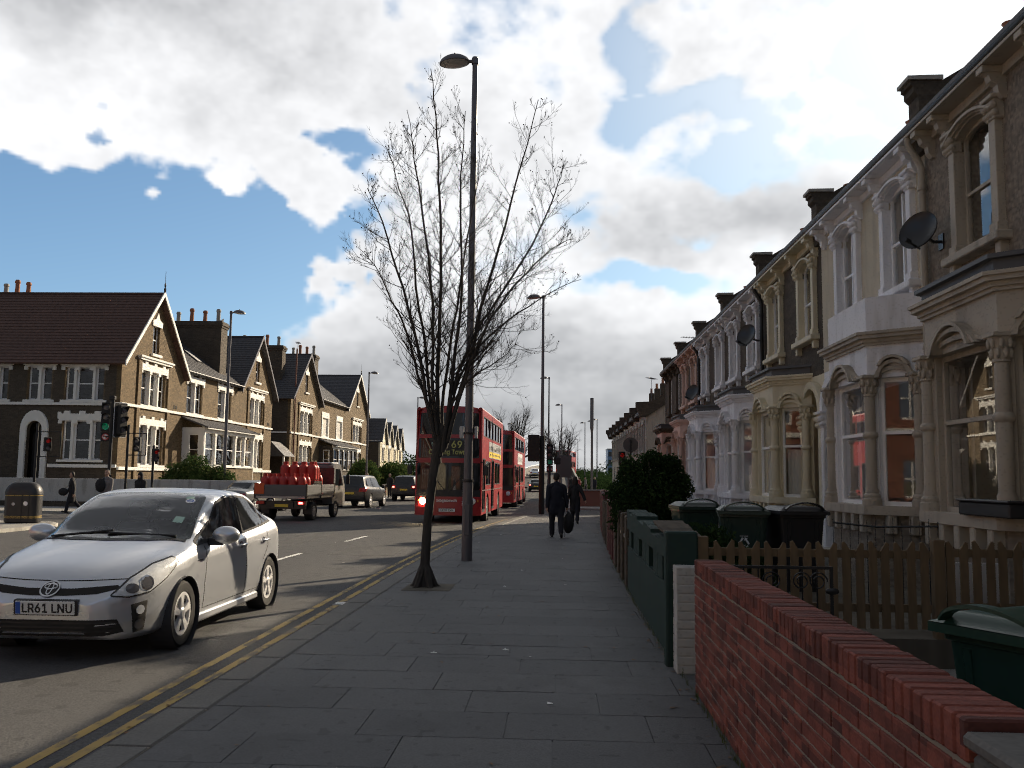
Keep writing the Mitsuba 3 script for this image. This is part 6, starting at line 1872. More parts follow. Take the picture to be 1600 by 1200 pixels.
def bracket_signal(label, x, y, w, z0, z1, lit, side=1):
    k = thing('crossing_signal', label, 'traffic light')
    put('pole', B().cyl((x, y, .1), (x, y, z1 + .35), .055, n=10), 'signal_black', k)
    xa, xb = x, x + side * w
    put('outrigger', B().cyl((xa, y, z1), (xb, y, z1), .022, n=6).cyl((xa, y, z0), (xb, y, z0), .022, n=6).cyl((xb, y, z0), (xb, y, z1), .022, n=6), 'signal_black', k)
    signal_head(k, facing((xa + xb) / 2, y - .03, (z0 + z1) / 2 - .30, 0 if lit is None else 48), 2, lit, False, scale=.9)


bracket_signal('pedestrian signal in a square outrigger frame right of the green traffic signal', -17.75, 36.95, .78, 2.45, 3.35, None)
bracket_signal('pedestrian signal with a red light before the arched villa door, far left', -21.9, 37.4, 1.05, 2.35, 3.4, 1)
k = thing('crossing_signal', 'small red pedestrian light by the brick corner of the first villa', 'traffic light')
put('pole', B().cyl((-17.2, 38.2, .1), (-17.2, 38.2, 2.9), .05, n=10), 'signal_black', k)
signal_head(k, facing(-17.05, 38.15, 2.2, 55), 2, 1, False, scale=.85)
k = thing('push_button_post', 'short black post with a yellow push button box beside the green signal', 'post')
put('post', B().cyl((-18.15, 36.4, .1), (-18.15, 36.4, 1.62), .055, n=10), 'signal_black', k)
put('button_box', B().bev(-18.42, -18.22, 36.3, 36.42, .95, 1.5, .02), 'print_yellow', k)
# right hand signals
k = thing('traffic_signal', 'back of a black traffic signal head fixed to the second street lamp', 'traffic light')
signal_head(k, facing(-.98, 41.0, 2.55, 175), 3, None, True, scale=1.0)
put('bracket', B().cyl((-.98, 41.1, 2.8), (-.6, 41.06, 2.8), .025, n=8).cyl((-.98, 41.1, 3.3), (-.6, 41.06, 3.3), .025, n=8), 'signal_black', k)
put('pole_sleeve', B().cyl((-.63, 41.06, .1), (-.63, 41.06, 3.6), .13, n=14), 'signal_black', k)
k = thing('traffic_signal', 'traffic signal showing green straight ahead beyond the man with the bag', 'traffic light')
x, y = -.36, 52.6
put('pole', B().cyl((x, y, .1), (x, y, 3.8), .07, n=12), 'signal_black', k)
signal_head(k, facing(x, y - .1, 2.45, 0), 3, 0, False, True)
put('side_lamp', B().bev(x + .25, x + .62, y - .1, y + .1, 2.5, 2.9, .04), 'signal_black', k)
k = thing('traffic_signal', 'pedestrian signal showing red over the clipped bush', 'traffic light')
x, y = 3.15, 43.6
put('pole', B().cyl((x, y, .1), (x, y, 3.0), .06, n=12), 'signal_black', k)
signal_head(k, facing(x, y - .08, 2.35, 8), 2, 1, False, scale=1.0)
k = thing('road_sign', 'dark back of a round road sign on a post, right of the red signal', 'sign')
put('post', B().cyl((3.58, 43.9, .1), (3.58, 43.9, 3.6), .045, n=10), 'signal_black', k)
put('disc', B().cyl((3.58, 43.98, 3.35), (3.58, 44.0, 3.35), .36, n=28), 'sign_grey', k)
k = thing('road_sign', 'large grey back of a direction sign on two posts beyond the walking man', 'sign')
put('panel', B().bev(.05, 1.0, 58.0, 58.04, 1.75, 3.15, .01), 'sign_grey', k)
for x in (.25, .8):
    put('post', B().cyl((x, 58.08, .1), (x, 58.08, 3.6), .05, n=10), 'lamp_steel', k)
put('stiffener', B().box(.07, .98, 58.04, 58.07, 2.0, 2.05).box(.07, .98, 58.04, 58.07, 2.8, 2.85), 'lamp_steel', k)

# round-topped litter bin on the left corner
k = thing('litter_bin', 'black round topped litter bin with gold bands on the left corner', 'litter bin')
MB = place(-16.95, 28.45, .1, 12)
plan = sbox(-.28, -.06, .28, .06).buffer(.25, 10)
b = B().prism(plan, .04, .90, MB)
put('body', b, 'black_plastic', k, smooth=30)
dm = []
for i in range(10):
    a = i / 9 * math.pi / 2 * .97
    c_ = math.cos(a)
    p_ = np.array(sbox(-.28 * (1 - .45 * (1 - c_)), -.06 * c_, .28 * (1 - .45 * (1 - c_)), .06 * c_).buffer(.262 * c_ ** .8, 10).exterior.coords)[:-1]
    ang = np.arctan2(p_[:, 1], p_[:, 0])
    t = np.linspace(-math.pi, math.pi, 49)[:-1]
    ray = [LineString([(0, 0), (2 * math.cos(x), 2 * math.sin(x))]).intersection(Polygon(p_).exterior) for x in t]
    dm.append([(r.x, r.y, .90 + .40 * math.sin(a)) for r in ray])
dm = np.array(dm)
dm = np.concatenate([dm, dm[:, :1]], 1)
v, f = B().grid(dm).get()
put('hood', B().add(v, f, MB).prism(Polygon(dm[-1, :-1, :2]), 1.29, 1.298, MB), 'black_plastic', k, smooth=40)
for z in (.86, .91, .16, .21):
    put('gold_band', B().prism(plan.buffer(.004), z, z + .018, MB), 'gold_band', k)
for x in (.05, .26):
    put('door_gap', B().box(x - .014, x + .014, -.318, -.25, .06, .89, MB), 'signal_black', k)
put('disc_sticker', B().cyl((.155, -.311, .62), (.155, -.316, .62), .07, n=20, M=MB), 'print_white', k)
put('disc_sticker', B().cyl((-.20, -.311, .60), (-.20, -.315, .60), .05, n=20, M=MB), 'window_grey', k)
put('disc_sticker', B().cyl((.14, -.235, 1.10), (.145, -.25, 1.112), .065, n=20, M=MB), 'print_white', k)
put('base', B().prism(plan.buffer(-.03), -.0, .04, MB), 'signal_black', k)


# wheelie bins in the gardens
def wheelie_bin(label, M, m, lid_m=None, logo=False, open_lid=False):
    k = thing('wheelie_bin', label, 'wheelie bin')
    lid_m = lid_m or m
    n = 8

    def ring(hw, hd, z, r):
        p = np.array(sbox(-hw + r, -hd + r, hw - r, hd - r).buffer(r, 4).exterior.coords)[:-1]
        return np.column_stack([p, np.full(len(p), z)])
    rings = [ring(.22, .26, .03, .05), ring(.285, .335, .92, .05), ring(.30, .36, .93, .05), ring(.30, .36, .99, .05)]
    a = len(rings[0])
    v = np.vstack(rings)
    f = []
    for i in range(len(rings) - 1):
        for j in range(a):
            f.append([i * a + j, i * a + (j + 1) % a, (i + 1) * a + (j + 1) % a, (i + 1) * a + j])
    b = B().add(v, f, M)
    b.prism(Polygon(rings[0][:, :2]), .02, .031, M)
    put('body', b, m, k, smooth=35)
    for x in (-.17, .17):
        put('rib', B().hexa([[x - .02, -.262, .08], [x + .02, -.262, .08], [x + .02, -.25, .08], [x - .02, -.25, .08], [x - .02, -.345, .9], [x + .02, -.345, .9], [x + .02, -.33, .9], [x - .02, -.33, .9]], M), m, k)
    # lid: a crowned plate with a raised centre and a hooped handle at its front edge
    nx, ny = 25, 29
    X, Y = np.meshgrid(np.linspace(-.315, .315, nx), np.linspace(-.42, .36, ny), indexing='ij')
    edge = np.minimum(np.clip((.315 - np.abs(X)) / .10, 0, 1), np.clip(np.minimum(Y + .42, .36 - Y) / .11, 0, 1))
    e2 = edge * edge * (3 - 2 * edge)
    Z = 1.0 + .012 + .055 * e2 - .028 * np.clip((.16 - np.hypot(X / 1.1, (Y - .02) / 1.3)) / .07, 0, 1)
    v, f = B().grid(np.stack([X, Y, Z], -1)).get()
    lk = put('lid', B().add(v, f, M).box(-.315, .315, -.42, .36, .965, 1.008, M), lid_m, k, smooth=45)
    t = np.linspace(0, 1, 15)
    hp = np.column_stack([-.24 + .48 * t, -.405 - .05 * np.sin(math.pi * t), 1.03 + .085 * np.sin(math.pi * t) ** .6])
    hb = B()
    for i in range(14):
        p, q = hp[i], hp[i + 1]
        hb.hexa([p + [0, -.035, -.008], q + [0, -.035, -.008], q + [0, .045, -.008], p + [0, .045, -.008], p + [0, -.035, .010], q + [0, -.035, .010], q + [0, .045, .010], p + [0, .045, .010]], M)
    put('lid_handle', hb, lid_m, lk, smooth=40)
    put('grip', B().cyl((-.22, .40, 1.0), (.22, .40, 1.0), .018, n=8, M=M), m, k)
    for s in (-1, 1):
        put('wheel', B().lathe([(.02, -.03), (.09, -.03), (.10, -.02), (.10, .02), (.09, .03), (.02, .03)], 18, M=M @ frame((s * .24, .27, .10), (0, 1, 0), (0, 0, 1), (1, 0, 0))), 'tyre', k, smooth=40)
    if logo:
        A = M @ frame((0, -.322, .62), (1, 0, 0), (0, -.085, .996), (0, -.996, -.085))
        lg = []
        for i in range(3):
            a = shapely.union_all([sbox(-.045, -.052, .02, -.030), Polygon([(.02, -.066), (.02, -.016), (.052, -.041)])])
            lg.append(shapely.affinity.rotate(a, 120 * i, origin=(0, 0)))
        lk2 = put('recycling_symbol', B().prism(shapely.union_all(lg), 0, .004, A), 'print_white', k)
        put('print_line', B().box(-.05, .05, .075, .085, 0, .003, A).box(-.04, .04, -.10, -.088, 0, .003, A), 'window_grey', k)
    return k


wheelie_bin('dark green wheelie bin with a white recycling symbol beyond the picket fence', place(2.36, 11.75, .36, -8), 'bin_dark_green', logo=True)
wheelie_bin('black wheelie bin right of the one with the recycling symbol', place(3.02, 11.85, .36, 6), 'black_plastic')
wheelie_bin('dark green wheelie bin half hidden left of the one with the recycling symbol', place(2.0, 13.3, .36, 4), 'bin_dark_green')
wheelie_bin('green wheelie bin with a hooped lid handle behind the red wall at bottom right', place(2.30, 4.45, .08, -62), 'bin_green')

# ---------------------------------------------------------------- foliage
for nm, c in (('leaf_dark', (0.022, 0.042, 0.016)), ('leaf_mid', (0.045, 0.078, 0.026)), ('leaf_olive', (0.085, 0.105, 0.035))):
    scene[nm] = {'type': 'principledthin', 'base_color': {'type': 'rgb', 'value': list(c)}, 'roughness': 0.5, 'diff_trans': 0.7, 'spec_trans': 0.0}


def leaf_cloud(n, centers, size, seed, flat=.0):
    """Leaf-sized faces through the volume of several ellipsoids ((c, r) pairs), denser outwards."""
    r = np.random.default_rng(seed)
    C = np.array([c for c, _ in centers])
    Rr = np.array([q for _, q in centers])
    wts = Rr.prod(1) ** .7
    i = r.choice(len(C), n, p=wts / wts.sum())
    d = r.normal(size=(n, 3))
    d /= np.linalg.norm(d, axis=1, keepdims=True)
    lump = 1 + .42 * (meshkit.fbm(d * 2.3 + i[:, None] * 3.1, 3, seed) - .5) * 2
    p = C[i] + d * Rr[i] * (r.random(n) ** .33 * lump)[:, None]
    a = d + r.normal(0, .9, (n, 3))
    a /= np.linalg.norm(a, axis=1, keepdims=True)
    b = np.cross(a, r.normal(size=(n, 3)))
    b /= np.linalg.norm(b, axis=1, keepdims=True)
    c = np.cross(a, b)
    s = size * (.6 + .8 * r.random(n))[:, None]
    v = np.stack([p - b * s, p + c * s * .42 + a * s * .1, p + b * s, p - c * s * .42 + a * s * .1], 1).reshape(-1, 3)
    f = np.arange(4 * n).reshape(-1, 4)
    return v, np.vstack([f[:, [0, 1, 2]], f[:, [0, 2, 3]]])


def bush(label, cat, centers, n, size, seed, mats=('leaf_dark', 'leaf_mid'), core=True, name='bush', stems=True):
    k = thing(name, label, cat)
    for j, m in enumerate(mats):
        put('foliage' if not j else 'young_leaves', leaf_cloud(n if j == 0 else n // 3, centers, size, seed + j), m, k)
    if stems:
        b = B()
        r = np.random.default_rng(seed)
        zb = min(c[2] - q[2] for c, q in centers)
        for c, q in centers:
            for _ in range(4):
                e = np.array(c) + r.normal(0, .35, 3) * q
                b.tube([(c[0], c[1], zb - .35), ((c[0] + e[0]) / 2, (c[1] + e[1]) / 2, (zb + e[2]) / 2), e], [.03, .022, .01], 5)
        put('stem', b, 'bark', k)
    return k


bush('big dark clipped round bush over the garden wall on the right', 'bush', [((1.72, 17.0, 1.42), (.72, .85, .74)), ((1.5, 16.6, 1.2), (.5, .6, .6)), ((2.0, 17.3, 1.3), (.5, .6, .65)), ((1.75, 17.1, .95), (.66, .8, .5)), ((1.35, 16.7, 1.85), (.22, .3, .25)), ((2.1, 16.9, 1.98), (.25, .3, .22)), ((2.3, 17.2, 1.6), (.25, .4, .3)), ((1.75, 16.6, 2.1), (.2, .25, .16))], 26000, .038, 5)
bush('dark straggling shrub between the bins and the green wall', 'bush', [((1.75, 10.4, .80), (.35, .6, .42)), ((2.0, 9.9, .70), (.3, .4, .34))], 6500, .034, 6)
for i, (y, lab) in enumerate(((22.5, 'low hedge behind the red garden wall past the clipped bush'), (28.5, 'dark garden shrub further along the right hand walls'), (34.0, 'farther dark garden shrub before the side street'))):
    x = float(wall_x(y)) + .75
    bush(lab, 'hedge', [((x, y, 1.0), (.5, 1.3, .5)), ((x + .2, y + 1.8, .95), (.5, 1.2, .45))], 7000, .05, 20 + i)
bush('leafy pale shrub under the first left street lamp', 'shrub', [((-18.3, 45.0, 1.35), (1.3, 1.0, 1.2)), ((-16.9, 45.4, 1.1), (.8, .8, 1.0)), ((-19.3, 45.3, 1.0), (.8, .8, .9))], 12000, .075, 8, ('leaf_mid', 'leaf_olive'))
bush('green shrub in front of the fourth villa behind the estate car', 'shrub', [((-16.2, 76.5, 1.6), (1.4, 1.6, 1.4)), ((-17.0, 79.5, 1.5), (1.2, 1.6, 1.3))], 9000, .11, 9, ('leaf_mid', 'leaf_olive'))
bush('wide green shrub left of the first bus', 'shrub', [((-15.2, 84.5, 1.5), (1.6, 2.0, 1.5)), ((-15.4, 88.5, 1.6), (1.4, 2.0, 1.4)), ((-16.6, 86.0, 1.2), (1.0, 2, 1.1))], 12000, .11, 10, ('leaf_mid', 'leaf_olive'))
far = []
r_ = np.random.default_rng(44)
for i in range(70):
    y = 112 + 95 * r_.random()
    far.append(((4.6 + 11 * r_.random() ** 1.3, y, float(rise(y)) * .6 + .6 * r_.random()), (1.3 + r_.random(), 1.6, .9 + 1.1 * r_.random())))
tag(put('scrub', leaf_cloud(30000, far, .16, 45), 'leaf_dark'), 'dark scrub covering the bank beside the far rise', 'scrub', kind='stuff')
far = []
for i in range(60):
    x = -60 + 45 * r_.random()
    far.append(((x, 165 + 30 * r_.random(), 2.2), (3.5 + 2 * r_.random(), 3, 2.2 + 2.6 * r_.random())))
for i in range(30):
    far.append(((12 + 40 * r_.random(), 210 + 20 * r_.random(), 2.5), (4, 3, 2.6 + 1.6 * r_.random())))
tag(put('treeline', leaf_cloud(26000, far, .34, 46), 'leaf_dark'), 'dark far treeline closing the view beyond the small gabled houses', 'trees', kind='stuff')


# ---------------------------------------------------------------- bare trees
def twigs(b, p0, d0, L, r0, lvl, rr, up=.25, tips=None):
    """One branch with its own side shoots."""
    n = 5 if lvl else 6
    pts, d = [np.array(p0)], np.array(d0, float)
    seg = L / n
    for i in range(n):
        d = d + rr.normal(0, .11, 3) + [0, 0, up * .34]
        d /= np.linalg.norm(d)
        pts.append(pts[-1] + d * seg)
    pts = np.array(pts)
    rad = r0 * (1 - .72 * np.linspace(0, 1, n + 1))
    b.tube(pts, rad, 6 if lvl < 2 else 4, caps=False)
    if tips is not None and lvl >= 2:
        tips.append(pts[-1])
    if lvl < 3:
        m = (9, 7, 4)[lvl]
        for _ in range(m):
            t = .18 + .8 * rr.random()
            i = min(int(t * n), n - 1)
            p = pts[i] + (pts[i + 1] - pts[i]) * (t * n - i)
            dd = pts[i + 1] - pts[i]
            dd /= np.linalg.norm(dd)
            s = rr.normal(0, 1, 3)
            s -= dd * (s @ dd)
            s /= np.linalg.norm(s)
            a = math.radians(28 + 26 * rr.random())
            twigs(b, p, dd * math.cos(a) + s * math.sin(a), L * (.30 + .28 * rr.random()) * (1 - .45 * t), max(rad[i] * .5, .0021), lvl + 1, rr, up, tips)


TREE = thing('street_tree', 'bare young street tree with a leaning trunk at the kerb, nearest us', 'tree')
TY = 13.72


def at_depth(px, py, y):
    d = FWD + np.array([math.cos(ROLL) * R0[i] + math.sin(ROLL) * np.cross(R0, FWD)[i] for i in range(3)]) * (px - 800) / F - UP * (py - 600) / F
    return EYE + d * (y / d[1])


def limb(spec, spread):
    """A limb surveyed as (across, height) points of the standing tree, set back or forward by spread at its end."""
    n = len(spec)
    return np.array([at_depth(a, b_, TY + spread * (i / (n - 1)) ** 1.2) for i, (a, b_) in enumerate(spec)])


rt = np.random.default_rng(12)
trunk = limb([(663, 922), (664, 880), (668, 815), (676, 750), (684, 700), (690, 662)], .05)
tb = B().tube(np.vstack([trunk[0] - [0, 0, .03], trunk]), [.150, .115, .072, .066, .068, .082, .072], 14)
for a in range(5):
    an = a * 1.26 + .3
    tb.tube([trunk[1] + [0, 0, .02], trunk[0] + [.16 * math.cos(an), .16 * math.sin(an), .06], trunk[0] + [.30 * math.cos(an), .30 * math.sin(an), -.03]], [.055, .05, .03], 7)
put('trunk', tb, 'bark', TREE, smooth=50)
limbs = [([(686, 725), (674, 660), (662, 600), (648, 525), (632, 455), (612, 390), (590, 330), (570, 286)], -.7, .060),
         ([(690, 715), (686, 630), (687, 540), (690, 430), (694, 330), (690, 240), (684, 170), (679, 110)], .5, .062),
         ([(693, 705), (702, 620), (710, 520), (714, 430), (714, 330), (718, 245), (722, 172)], -.4, .055),
         ([(696, 700), (718, 625), (738, 550), (754, 480), (777, 400), (798, 320), (818, 240), (836, 160)], .35, .062),
         ([(698, 690), (726, 600), (752, 530), (788, 470), (830, 420), (864, 385), (892, 368)], -.9, .048),
         ([(695, 700), (712, 615), (735, 560), (772, 515), (815, 482), (862, 450), (905, 430)], .8, .042),
         ([(686, 700), (671, 610), (662, 520), (651, 430), (640, 350), (622, 290), (604, 232)], .9, .050),
         ([(682, 690), (658, 600), (640, 530), (617, 470), (592, 420), (564, 390)], .3, .040),
         ([(692, 680), (704, 560), (724, 450), (737, 360), (751, 290), (758, 222)], 1.0, .042),
         ([(698, 670), (734, 600), (768, 580), (800, 560), (815, 545)], -.5, .030),
         ([(687, 680), (676, 540), (671, 420), (662, 320), (655, 250), (646, 186)], -1.0, .045),
         ([(706, 620), (745, 520), (797, 440), (848, 350), (868, 290), (880, 260)], .1, .042)]
tips = []
for i, (sp, dy, r0) in enumerate(limbs):
    P_ = limb(sp, dy)
    from scipy.interpolate import CubicSpline
    t = np.linspace(0, 1, len(P_))
    C = CubicSpline(t, P_)(np.linspace(0, 1, 18)) + np.cumsum(rt.normal(0, .013, (18, 3)), 0)
    rad = r0 * .68 * (1 - .86 * np.linspace(0, 1, 18) ** .8)
    b = B().tube(C, rad, 8)
    Lm = np.linalg.norm(np.diff(C, axis=0), axis=1).sum()
    for _ in range(int(10 + Lm * 5.6)):
        q = .16 + .82 * rt.random()
        j = min(int(q * 17), 16)
        p = C[j] + (C[j + 1] - C[j]) * (q * 17 - j)
        dd = C[j + 1] - C[j]
        dd /= np.linalg.norm(dd)
        s = rt.normal(0, 1, 3) * [1, .9, .5]
        s -= dd * (s @ dd)
        s /= np.linalg.norm(s)
        a = math.radians(30 + 38 * rt.random())
        twigs(b, p, dd * math.cos(a) + s * math.sin(a), (.38 + .95 * rt.random() ** 1.5) * (1.1 - .6 * q), max(rad[j] * .40, .0045), 1, rt, .42, tips)
    put('limb', b, 'bark', TREE, smooth=60)
bd = B()
for p in tips[::15]:
    bd.ell(p, (.010, .010, .011), 0)
tag(put('bud', bd, 'bark', TREE), kind='stuff')
struct('tree_pit', B().bev(-2.22, -1.52, 13.25, 14.1, .05, .106, .004), 'soil', 'square of bare earth round the foot of the street tree')


def bare_tree(label, x, y, z, H, seed, spread=.75):
    k = thing('bare_tree', label, 'tree', None)
    rr = np.random.default_rng(seed)
    put('trunk', B().tube([(x, y, z), (x + .05, y, z + H * .16), (x, y, z + H * .34)], [H * .026, H * .02, H * .017], 9), 'bark', k, smooth=50)
    b = B()
    for i in range(15):
        a = i * 2.4 + rr.random()
        t = .35 + spread * rr.random() * .8
        twigs(b, (x, y, z + H * (.20 + .13 * rr.random())), (math.cos(a) * t, math.sin(a) * t, 1), H * (.52 + .14 * rr.random()), H * .011, 0, rr, .18)
    put('crown', b, 'bark', k, smooth=60)
    return k


bare_tree('round bare tree behind the second bus', -5.5, 112, .6, 10.6, 3, .95)
bare_tree('small bare tree right of the second street lamp', .6, 120, .7, 9.0, 4, .9)

# ---------------------------------------------------------------- the far rise
yy = np.linspace(112, 190, 26)
xl = -7.2 + 3.9 * ((yy - 112) / 78) ** 1.3
P_ = np.stack([np.stack([np.stack([xl + dx, yy, rise(yy) + dz], -1) for dx, dz in ((-.15, -.3), (-.15, 1.15), (.15, 1.15), (.15, -.3))], 1)], 0)[0]
k = thing('bridge_parapet', 'pale concrete parapet curving up the left of the rise', 'parapet')
put('wall', B().grid(P_), 'concrete', k)
put('rail', B().tube(np.column_stack([xl, yy, rise(yy) + 1.32]), .05, 6), 'galvanised', k)
yy = np.linspace(112, 190, 20)
P_ = np.stack([np.stack([np.full(20, 3.0 + dx), yy, rise(yy) + dz], -1) for dx, dz in ((-.15, -.3), (-.15, 1.0), (.15, 1.0), (.15, -.3))], 1)
k = thing('bridge_parapet', 'dark brick parapet on the right of the rise', 'parapet')
put('wall', B().grid(P_), 'sooty_brick', k)
put('coping', B().grid(P_[:, 1:3] + [0, 0, .06]), 'concrete', k)
k = thing('corner_wall', 'low red brick wall on the far corner of the side street', 'wall')
put('wall', B().box(1.0, 2.8, 53.2, 53.45, .05, 1.0), 'terracotta', k)
put('coping', B().box(.95, 2.85, 53.15, 53.5, 1.002, 1.08), 'concrete', k)
k = thing('office_block', 'small pale blue office block far behind the end of the terraces', 'building')
mat('blue_cladding', (0.16, 0.26, 0.42), 0.35)
put('wall', B().box(12.4, 16.6, 220, 228, 0, 8.6), 'blue_cladding', k)
for i in range(4):
    put('window_band', B().box(12.6, 16.4, 219.95, 220.0, 1.2 + 1.9 * i, 2.3 + 1.9 * i), 'dark_glass', k)
put('roof_edge', B().box(12.3, 16.7, 219.9, 228.1, 8.6, 8.8), 'window_grey', k)
# ---------------------------------------------------------------- people
mat('skin', (0.36, 0.22, 0.16), 0.6)
mat('hair_dark', (0.018, 0.014, 0.012), 0.7)
mat('coat_navy', (0.010, 0.012, 0.022), 0.9)
mat('coat_black', (0.014, 0.014, 0.016), 0.85)
mat('coat_grey', (0.16, 0.15, 0.15), 0.9)
mat('jeans', (0.013, 0.014, 0.020), 0.9)
mat('coat_red', (0.22, 0.035, 0.04), 0.85)
mat('shoe', (0.016, 0.015, 0.015), 0.6)
mat('bag_blue', (0.05, 0.25, 0.42), 0.5)


def blobs(chains, edge=.05, smooth_it=6):
    """Limbs as hulls of balls joined into one smooth surface."""
    parts = []
    for ch in chains:
        for (p, r), (q, s) in zip(ch[:-1], ch[1:]):
            parts.append(m3.Manifold.batch_hull([m3.Manifold.sphere(r, 14).translate(list(map(float, p))), m3.Manifold.sphere(s, 14).translate(list(map(float, q)))]))
    m = m3.Manifold.batch_boolean(parts, m3.OpType.Add).refine_to_length(edge)
    mm = m.to_mesh()
    t = trimesh.Trimesh(mm.vert_properties[:, :3], mm.tri_verts, process=True)
    trimesh.smoothing.filter_taubin(t, iterations=smooth_it)
    return t.vertices.copy(), t.faces.copy()


def person(label, x, y, z, deg, H=1.74, stride=.5, arms=(-.35, .35), coat='coat_navy', legs='jeans', coat_len=.78, hair='short', group=None, hood=False, elbow=(.25, .25), slim=1.0, out=(.10, .10), fine=True):
    """A clothed walking figure; local +y is the way it walks. Angles in radians."""
    k = thing('person', label, 'person', group)
    S = H / 1.75
    M = place(x, y, z, deg) @ np.diag([S, S, S, 1])
    hz = .92
    hipw = .09 * slim
    sk, co, tr = [], [], []
    feet = {}
    for s, a in ((-1, stride), (1, -stride)):
        kb = .12 if a > 0 else .55 * min(1, abs(a) * 2)
        hip = np.array([s * hipw, 0, hz])
        knee = hip + [0, .43 * math.sin(a * .8), -.43 * math.cos(a * .8)]
        a2 = a * .8 - kb
        ank = knee + [0, .41 * math.sin(a2), -.41 * math.cos(a2)]
        feet[s] = ank
    dz = .085 - min(f[2] for f in feet.values())
    hz += dz
    shoes = []
    for s, a in ((-1, stride), (1, -stride)):
        kb = .12 if a > 0 else .55 * min(1, abs(a) * 2)
        hip = np.array([s * hipw, 0, hz])
        knee = hip + [0, .43 * math.sin(a * .8), -.43 * math.cos(a * .8)]
        a2 = a * .8 - kb
        ank = knee + [0, .41 * math.sin(a2), -.41 * math.cos(a2)]
        pitch = -.35 if a > 0 else (.55 if abs(a) > .15 else 0)
        toe = ank + [s * .02, .17 * math.cos(pitch), -.055 - .17 * math.sin(pitch) * .9]
        heel = ank + [0, -.055, -.045]
        toe[2] = max(toe[2], .035)
        heel[2] = max(heel[2], .035)
        sk.append([(hip, .075), (knee, .05), (ank, .035), (toe, .025)])
        tr.append([(hip + [0, 0, .03], .110 * slim), (knee, .082), (ank + [0, 0, .02], .070)])
        shoes.append([(heel, .040), (toe - [0, .03, 0], .042), (toe, .033)])
        shoes.append([(heel, .040), (ank, .046)])
    pel, chest, neck = np.array([0, 0, hz + .05]), np.array([0, .015, hz + .36]), np.array([0, .02, hz + .58])
    hc = np.array([0, .045, hz + .735])
    sk += [[(pel, .11), (chest, .12), (neck, .05), (hc - [0, 0, .05], .06)], [(hc - [0, .01, 0], .088), (hc + [0, -.012, .045], .090)], [(hc + [0, .02, -.07], .058), (hc + [0, .03, -.03], .07)], [(hc + [0, .085, -.02], .018), (hc + [0, .095, -.045], .016)]]
    for s in (-1, 1):
        sk.append([(hc + [s * .084, -.01, -.01], .018), (hc + [s * .088, -.01, -.04], .014)])
    co += [[(pel + [s * .05, 0, 0], .135 * slim) for s in (-1, 1)], [(pel, .145 * slim), (chest, .155 * slim)], [(chest + [-.085 * slim, 0, .0], .118), (chest + [.085 * slim, 0, .0], .118)], [(chest + [0, 0, .12], .11), (neck + [0, -.01, -.01], .078)]]
    if coat_len > .0:
        zb = hz - coat_len * .42
        for s in (-1, 1):
            co.append([(pel + [s * .06 * slim, 0, 0], .13 * slim), (np.array([s * .07 * slim, .04 * s * stride, zb]), .125 * slim)])
        co.append([(np.array([-.06, 0, zb]), .12 * slim), (np.array([.06, 0, zb]), .12 * slim)])
    hands = {}
    for s, a, e, o in ((-1, arms[0], elbow[0], out[0]), (1, arms[1], elbow[1], out[1])):
        sh = np.array([s * .172 * slim, .0, hz + .462])
        el = sh + np.array([s * math.sin(o) * .29, .29 * math.sin(a) * math.cos(o), -.29 * math.cos(a) * math.cos(o)])
        a2 = a + e
        wr = el + np.array([s * math.sin(o) * .22, .25 * math.sin(a2) * math.cos(o), -.25 * math.cos(a2) * math.cos(o)])
        d = (wr - el) / np.linalg.norm(wr - el)
        sk.append([(sh, .05), (el, .04), (wr, .028), (wr + d * .085, .030)])
        co.append([(neck + [s * .035, -.01, -.035], .066), (sh + [s * -.01, 0, .005], .082), (el, .068), (wr - d * .01, .054)])
        side = np.cross(d, [s * 1.0, 0, 0])
        side /= np.linalg.norm(side)
        inw = np.array([-s * 1.0, 0, 0])
        for fi, (off, ln) in enumerate(((-.026, .068), (-.009, .078), (.009, .074), (.026, .058))):
            b0 = wr + d * .085 + side * off
            b1 = b0 + d * ln * .55 + inw * .012
            sk.append([(b0, .0105), (b1, .0095), (b1 + d * ln * .35 + inw * .026, .0085)])
        t0 = wr + d * .03 - side * .025
        sk.append([(t0, .013), (t0 + d * .03 - side * .028 + inw * .01, .0115), (t0 + d * .062 - side * .034 + inw * .02, .0095)])
        hands[s] = wr + d * .11
    ed = .045 if fine else .09
    tf = lambda vf: (vf[0] @ M[:3, :3].T + M[:3, 3], vf[1])
    put('body', tf(blobs(sk, .022 if fine else .05, 3)), 'skin', k, smooth=True)
    cv = blobs(co, ed)
    if coat_len > 0:
        n_ = meshkit.fbm(cv[0] * [9, 9, 5], 3, 7)[:, None] - .5
        ctr = np.array([[0, .01, 0]]) * 1.0
        dirn = cv[0] * [1, 1, 0]
        cv = (cv[0] + dirn / (np.linalg.norm(dirn, axis=1, keepdims=True) + 1e-6) * n_ * .022, cv[1])
    put('coat', tf(cv), coat, k, smooth=True)
    put('trousers', tf(blobs(tr, ed)), legs, k, smooth=True)
    put('shoe', tf(blobs(shoes[:2], ed, 3)), 'shoe', k, smooth=True)
    put('shoe', tf(blobs(shoes[2:], ed, 3)), 'shoe', k, smooth=True)
    hh = [[(hc + [0, -.02, .03], .094), (hc + [0, -.025, .055], .092)], [(hc + [0, -.045, -.02], .078), (hc + [0, -.03, .03], .09)]]
    if hair == 'long':
        hh += [[(hc + [0, -.04, .02], .095), (hc + [0, -.07, -.16], .075)], [(hc + [-.05, -.04, -.02], .06), (hc + [-.06, -.05, -.17], .05)], [(hc + [.05, -.04, -.02], .06), (hc + [.06, -.05, -.17], .05)]]
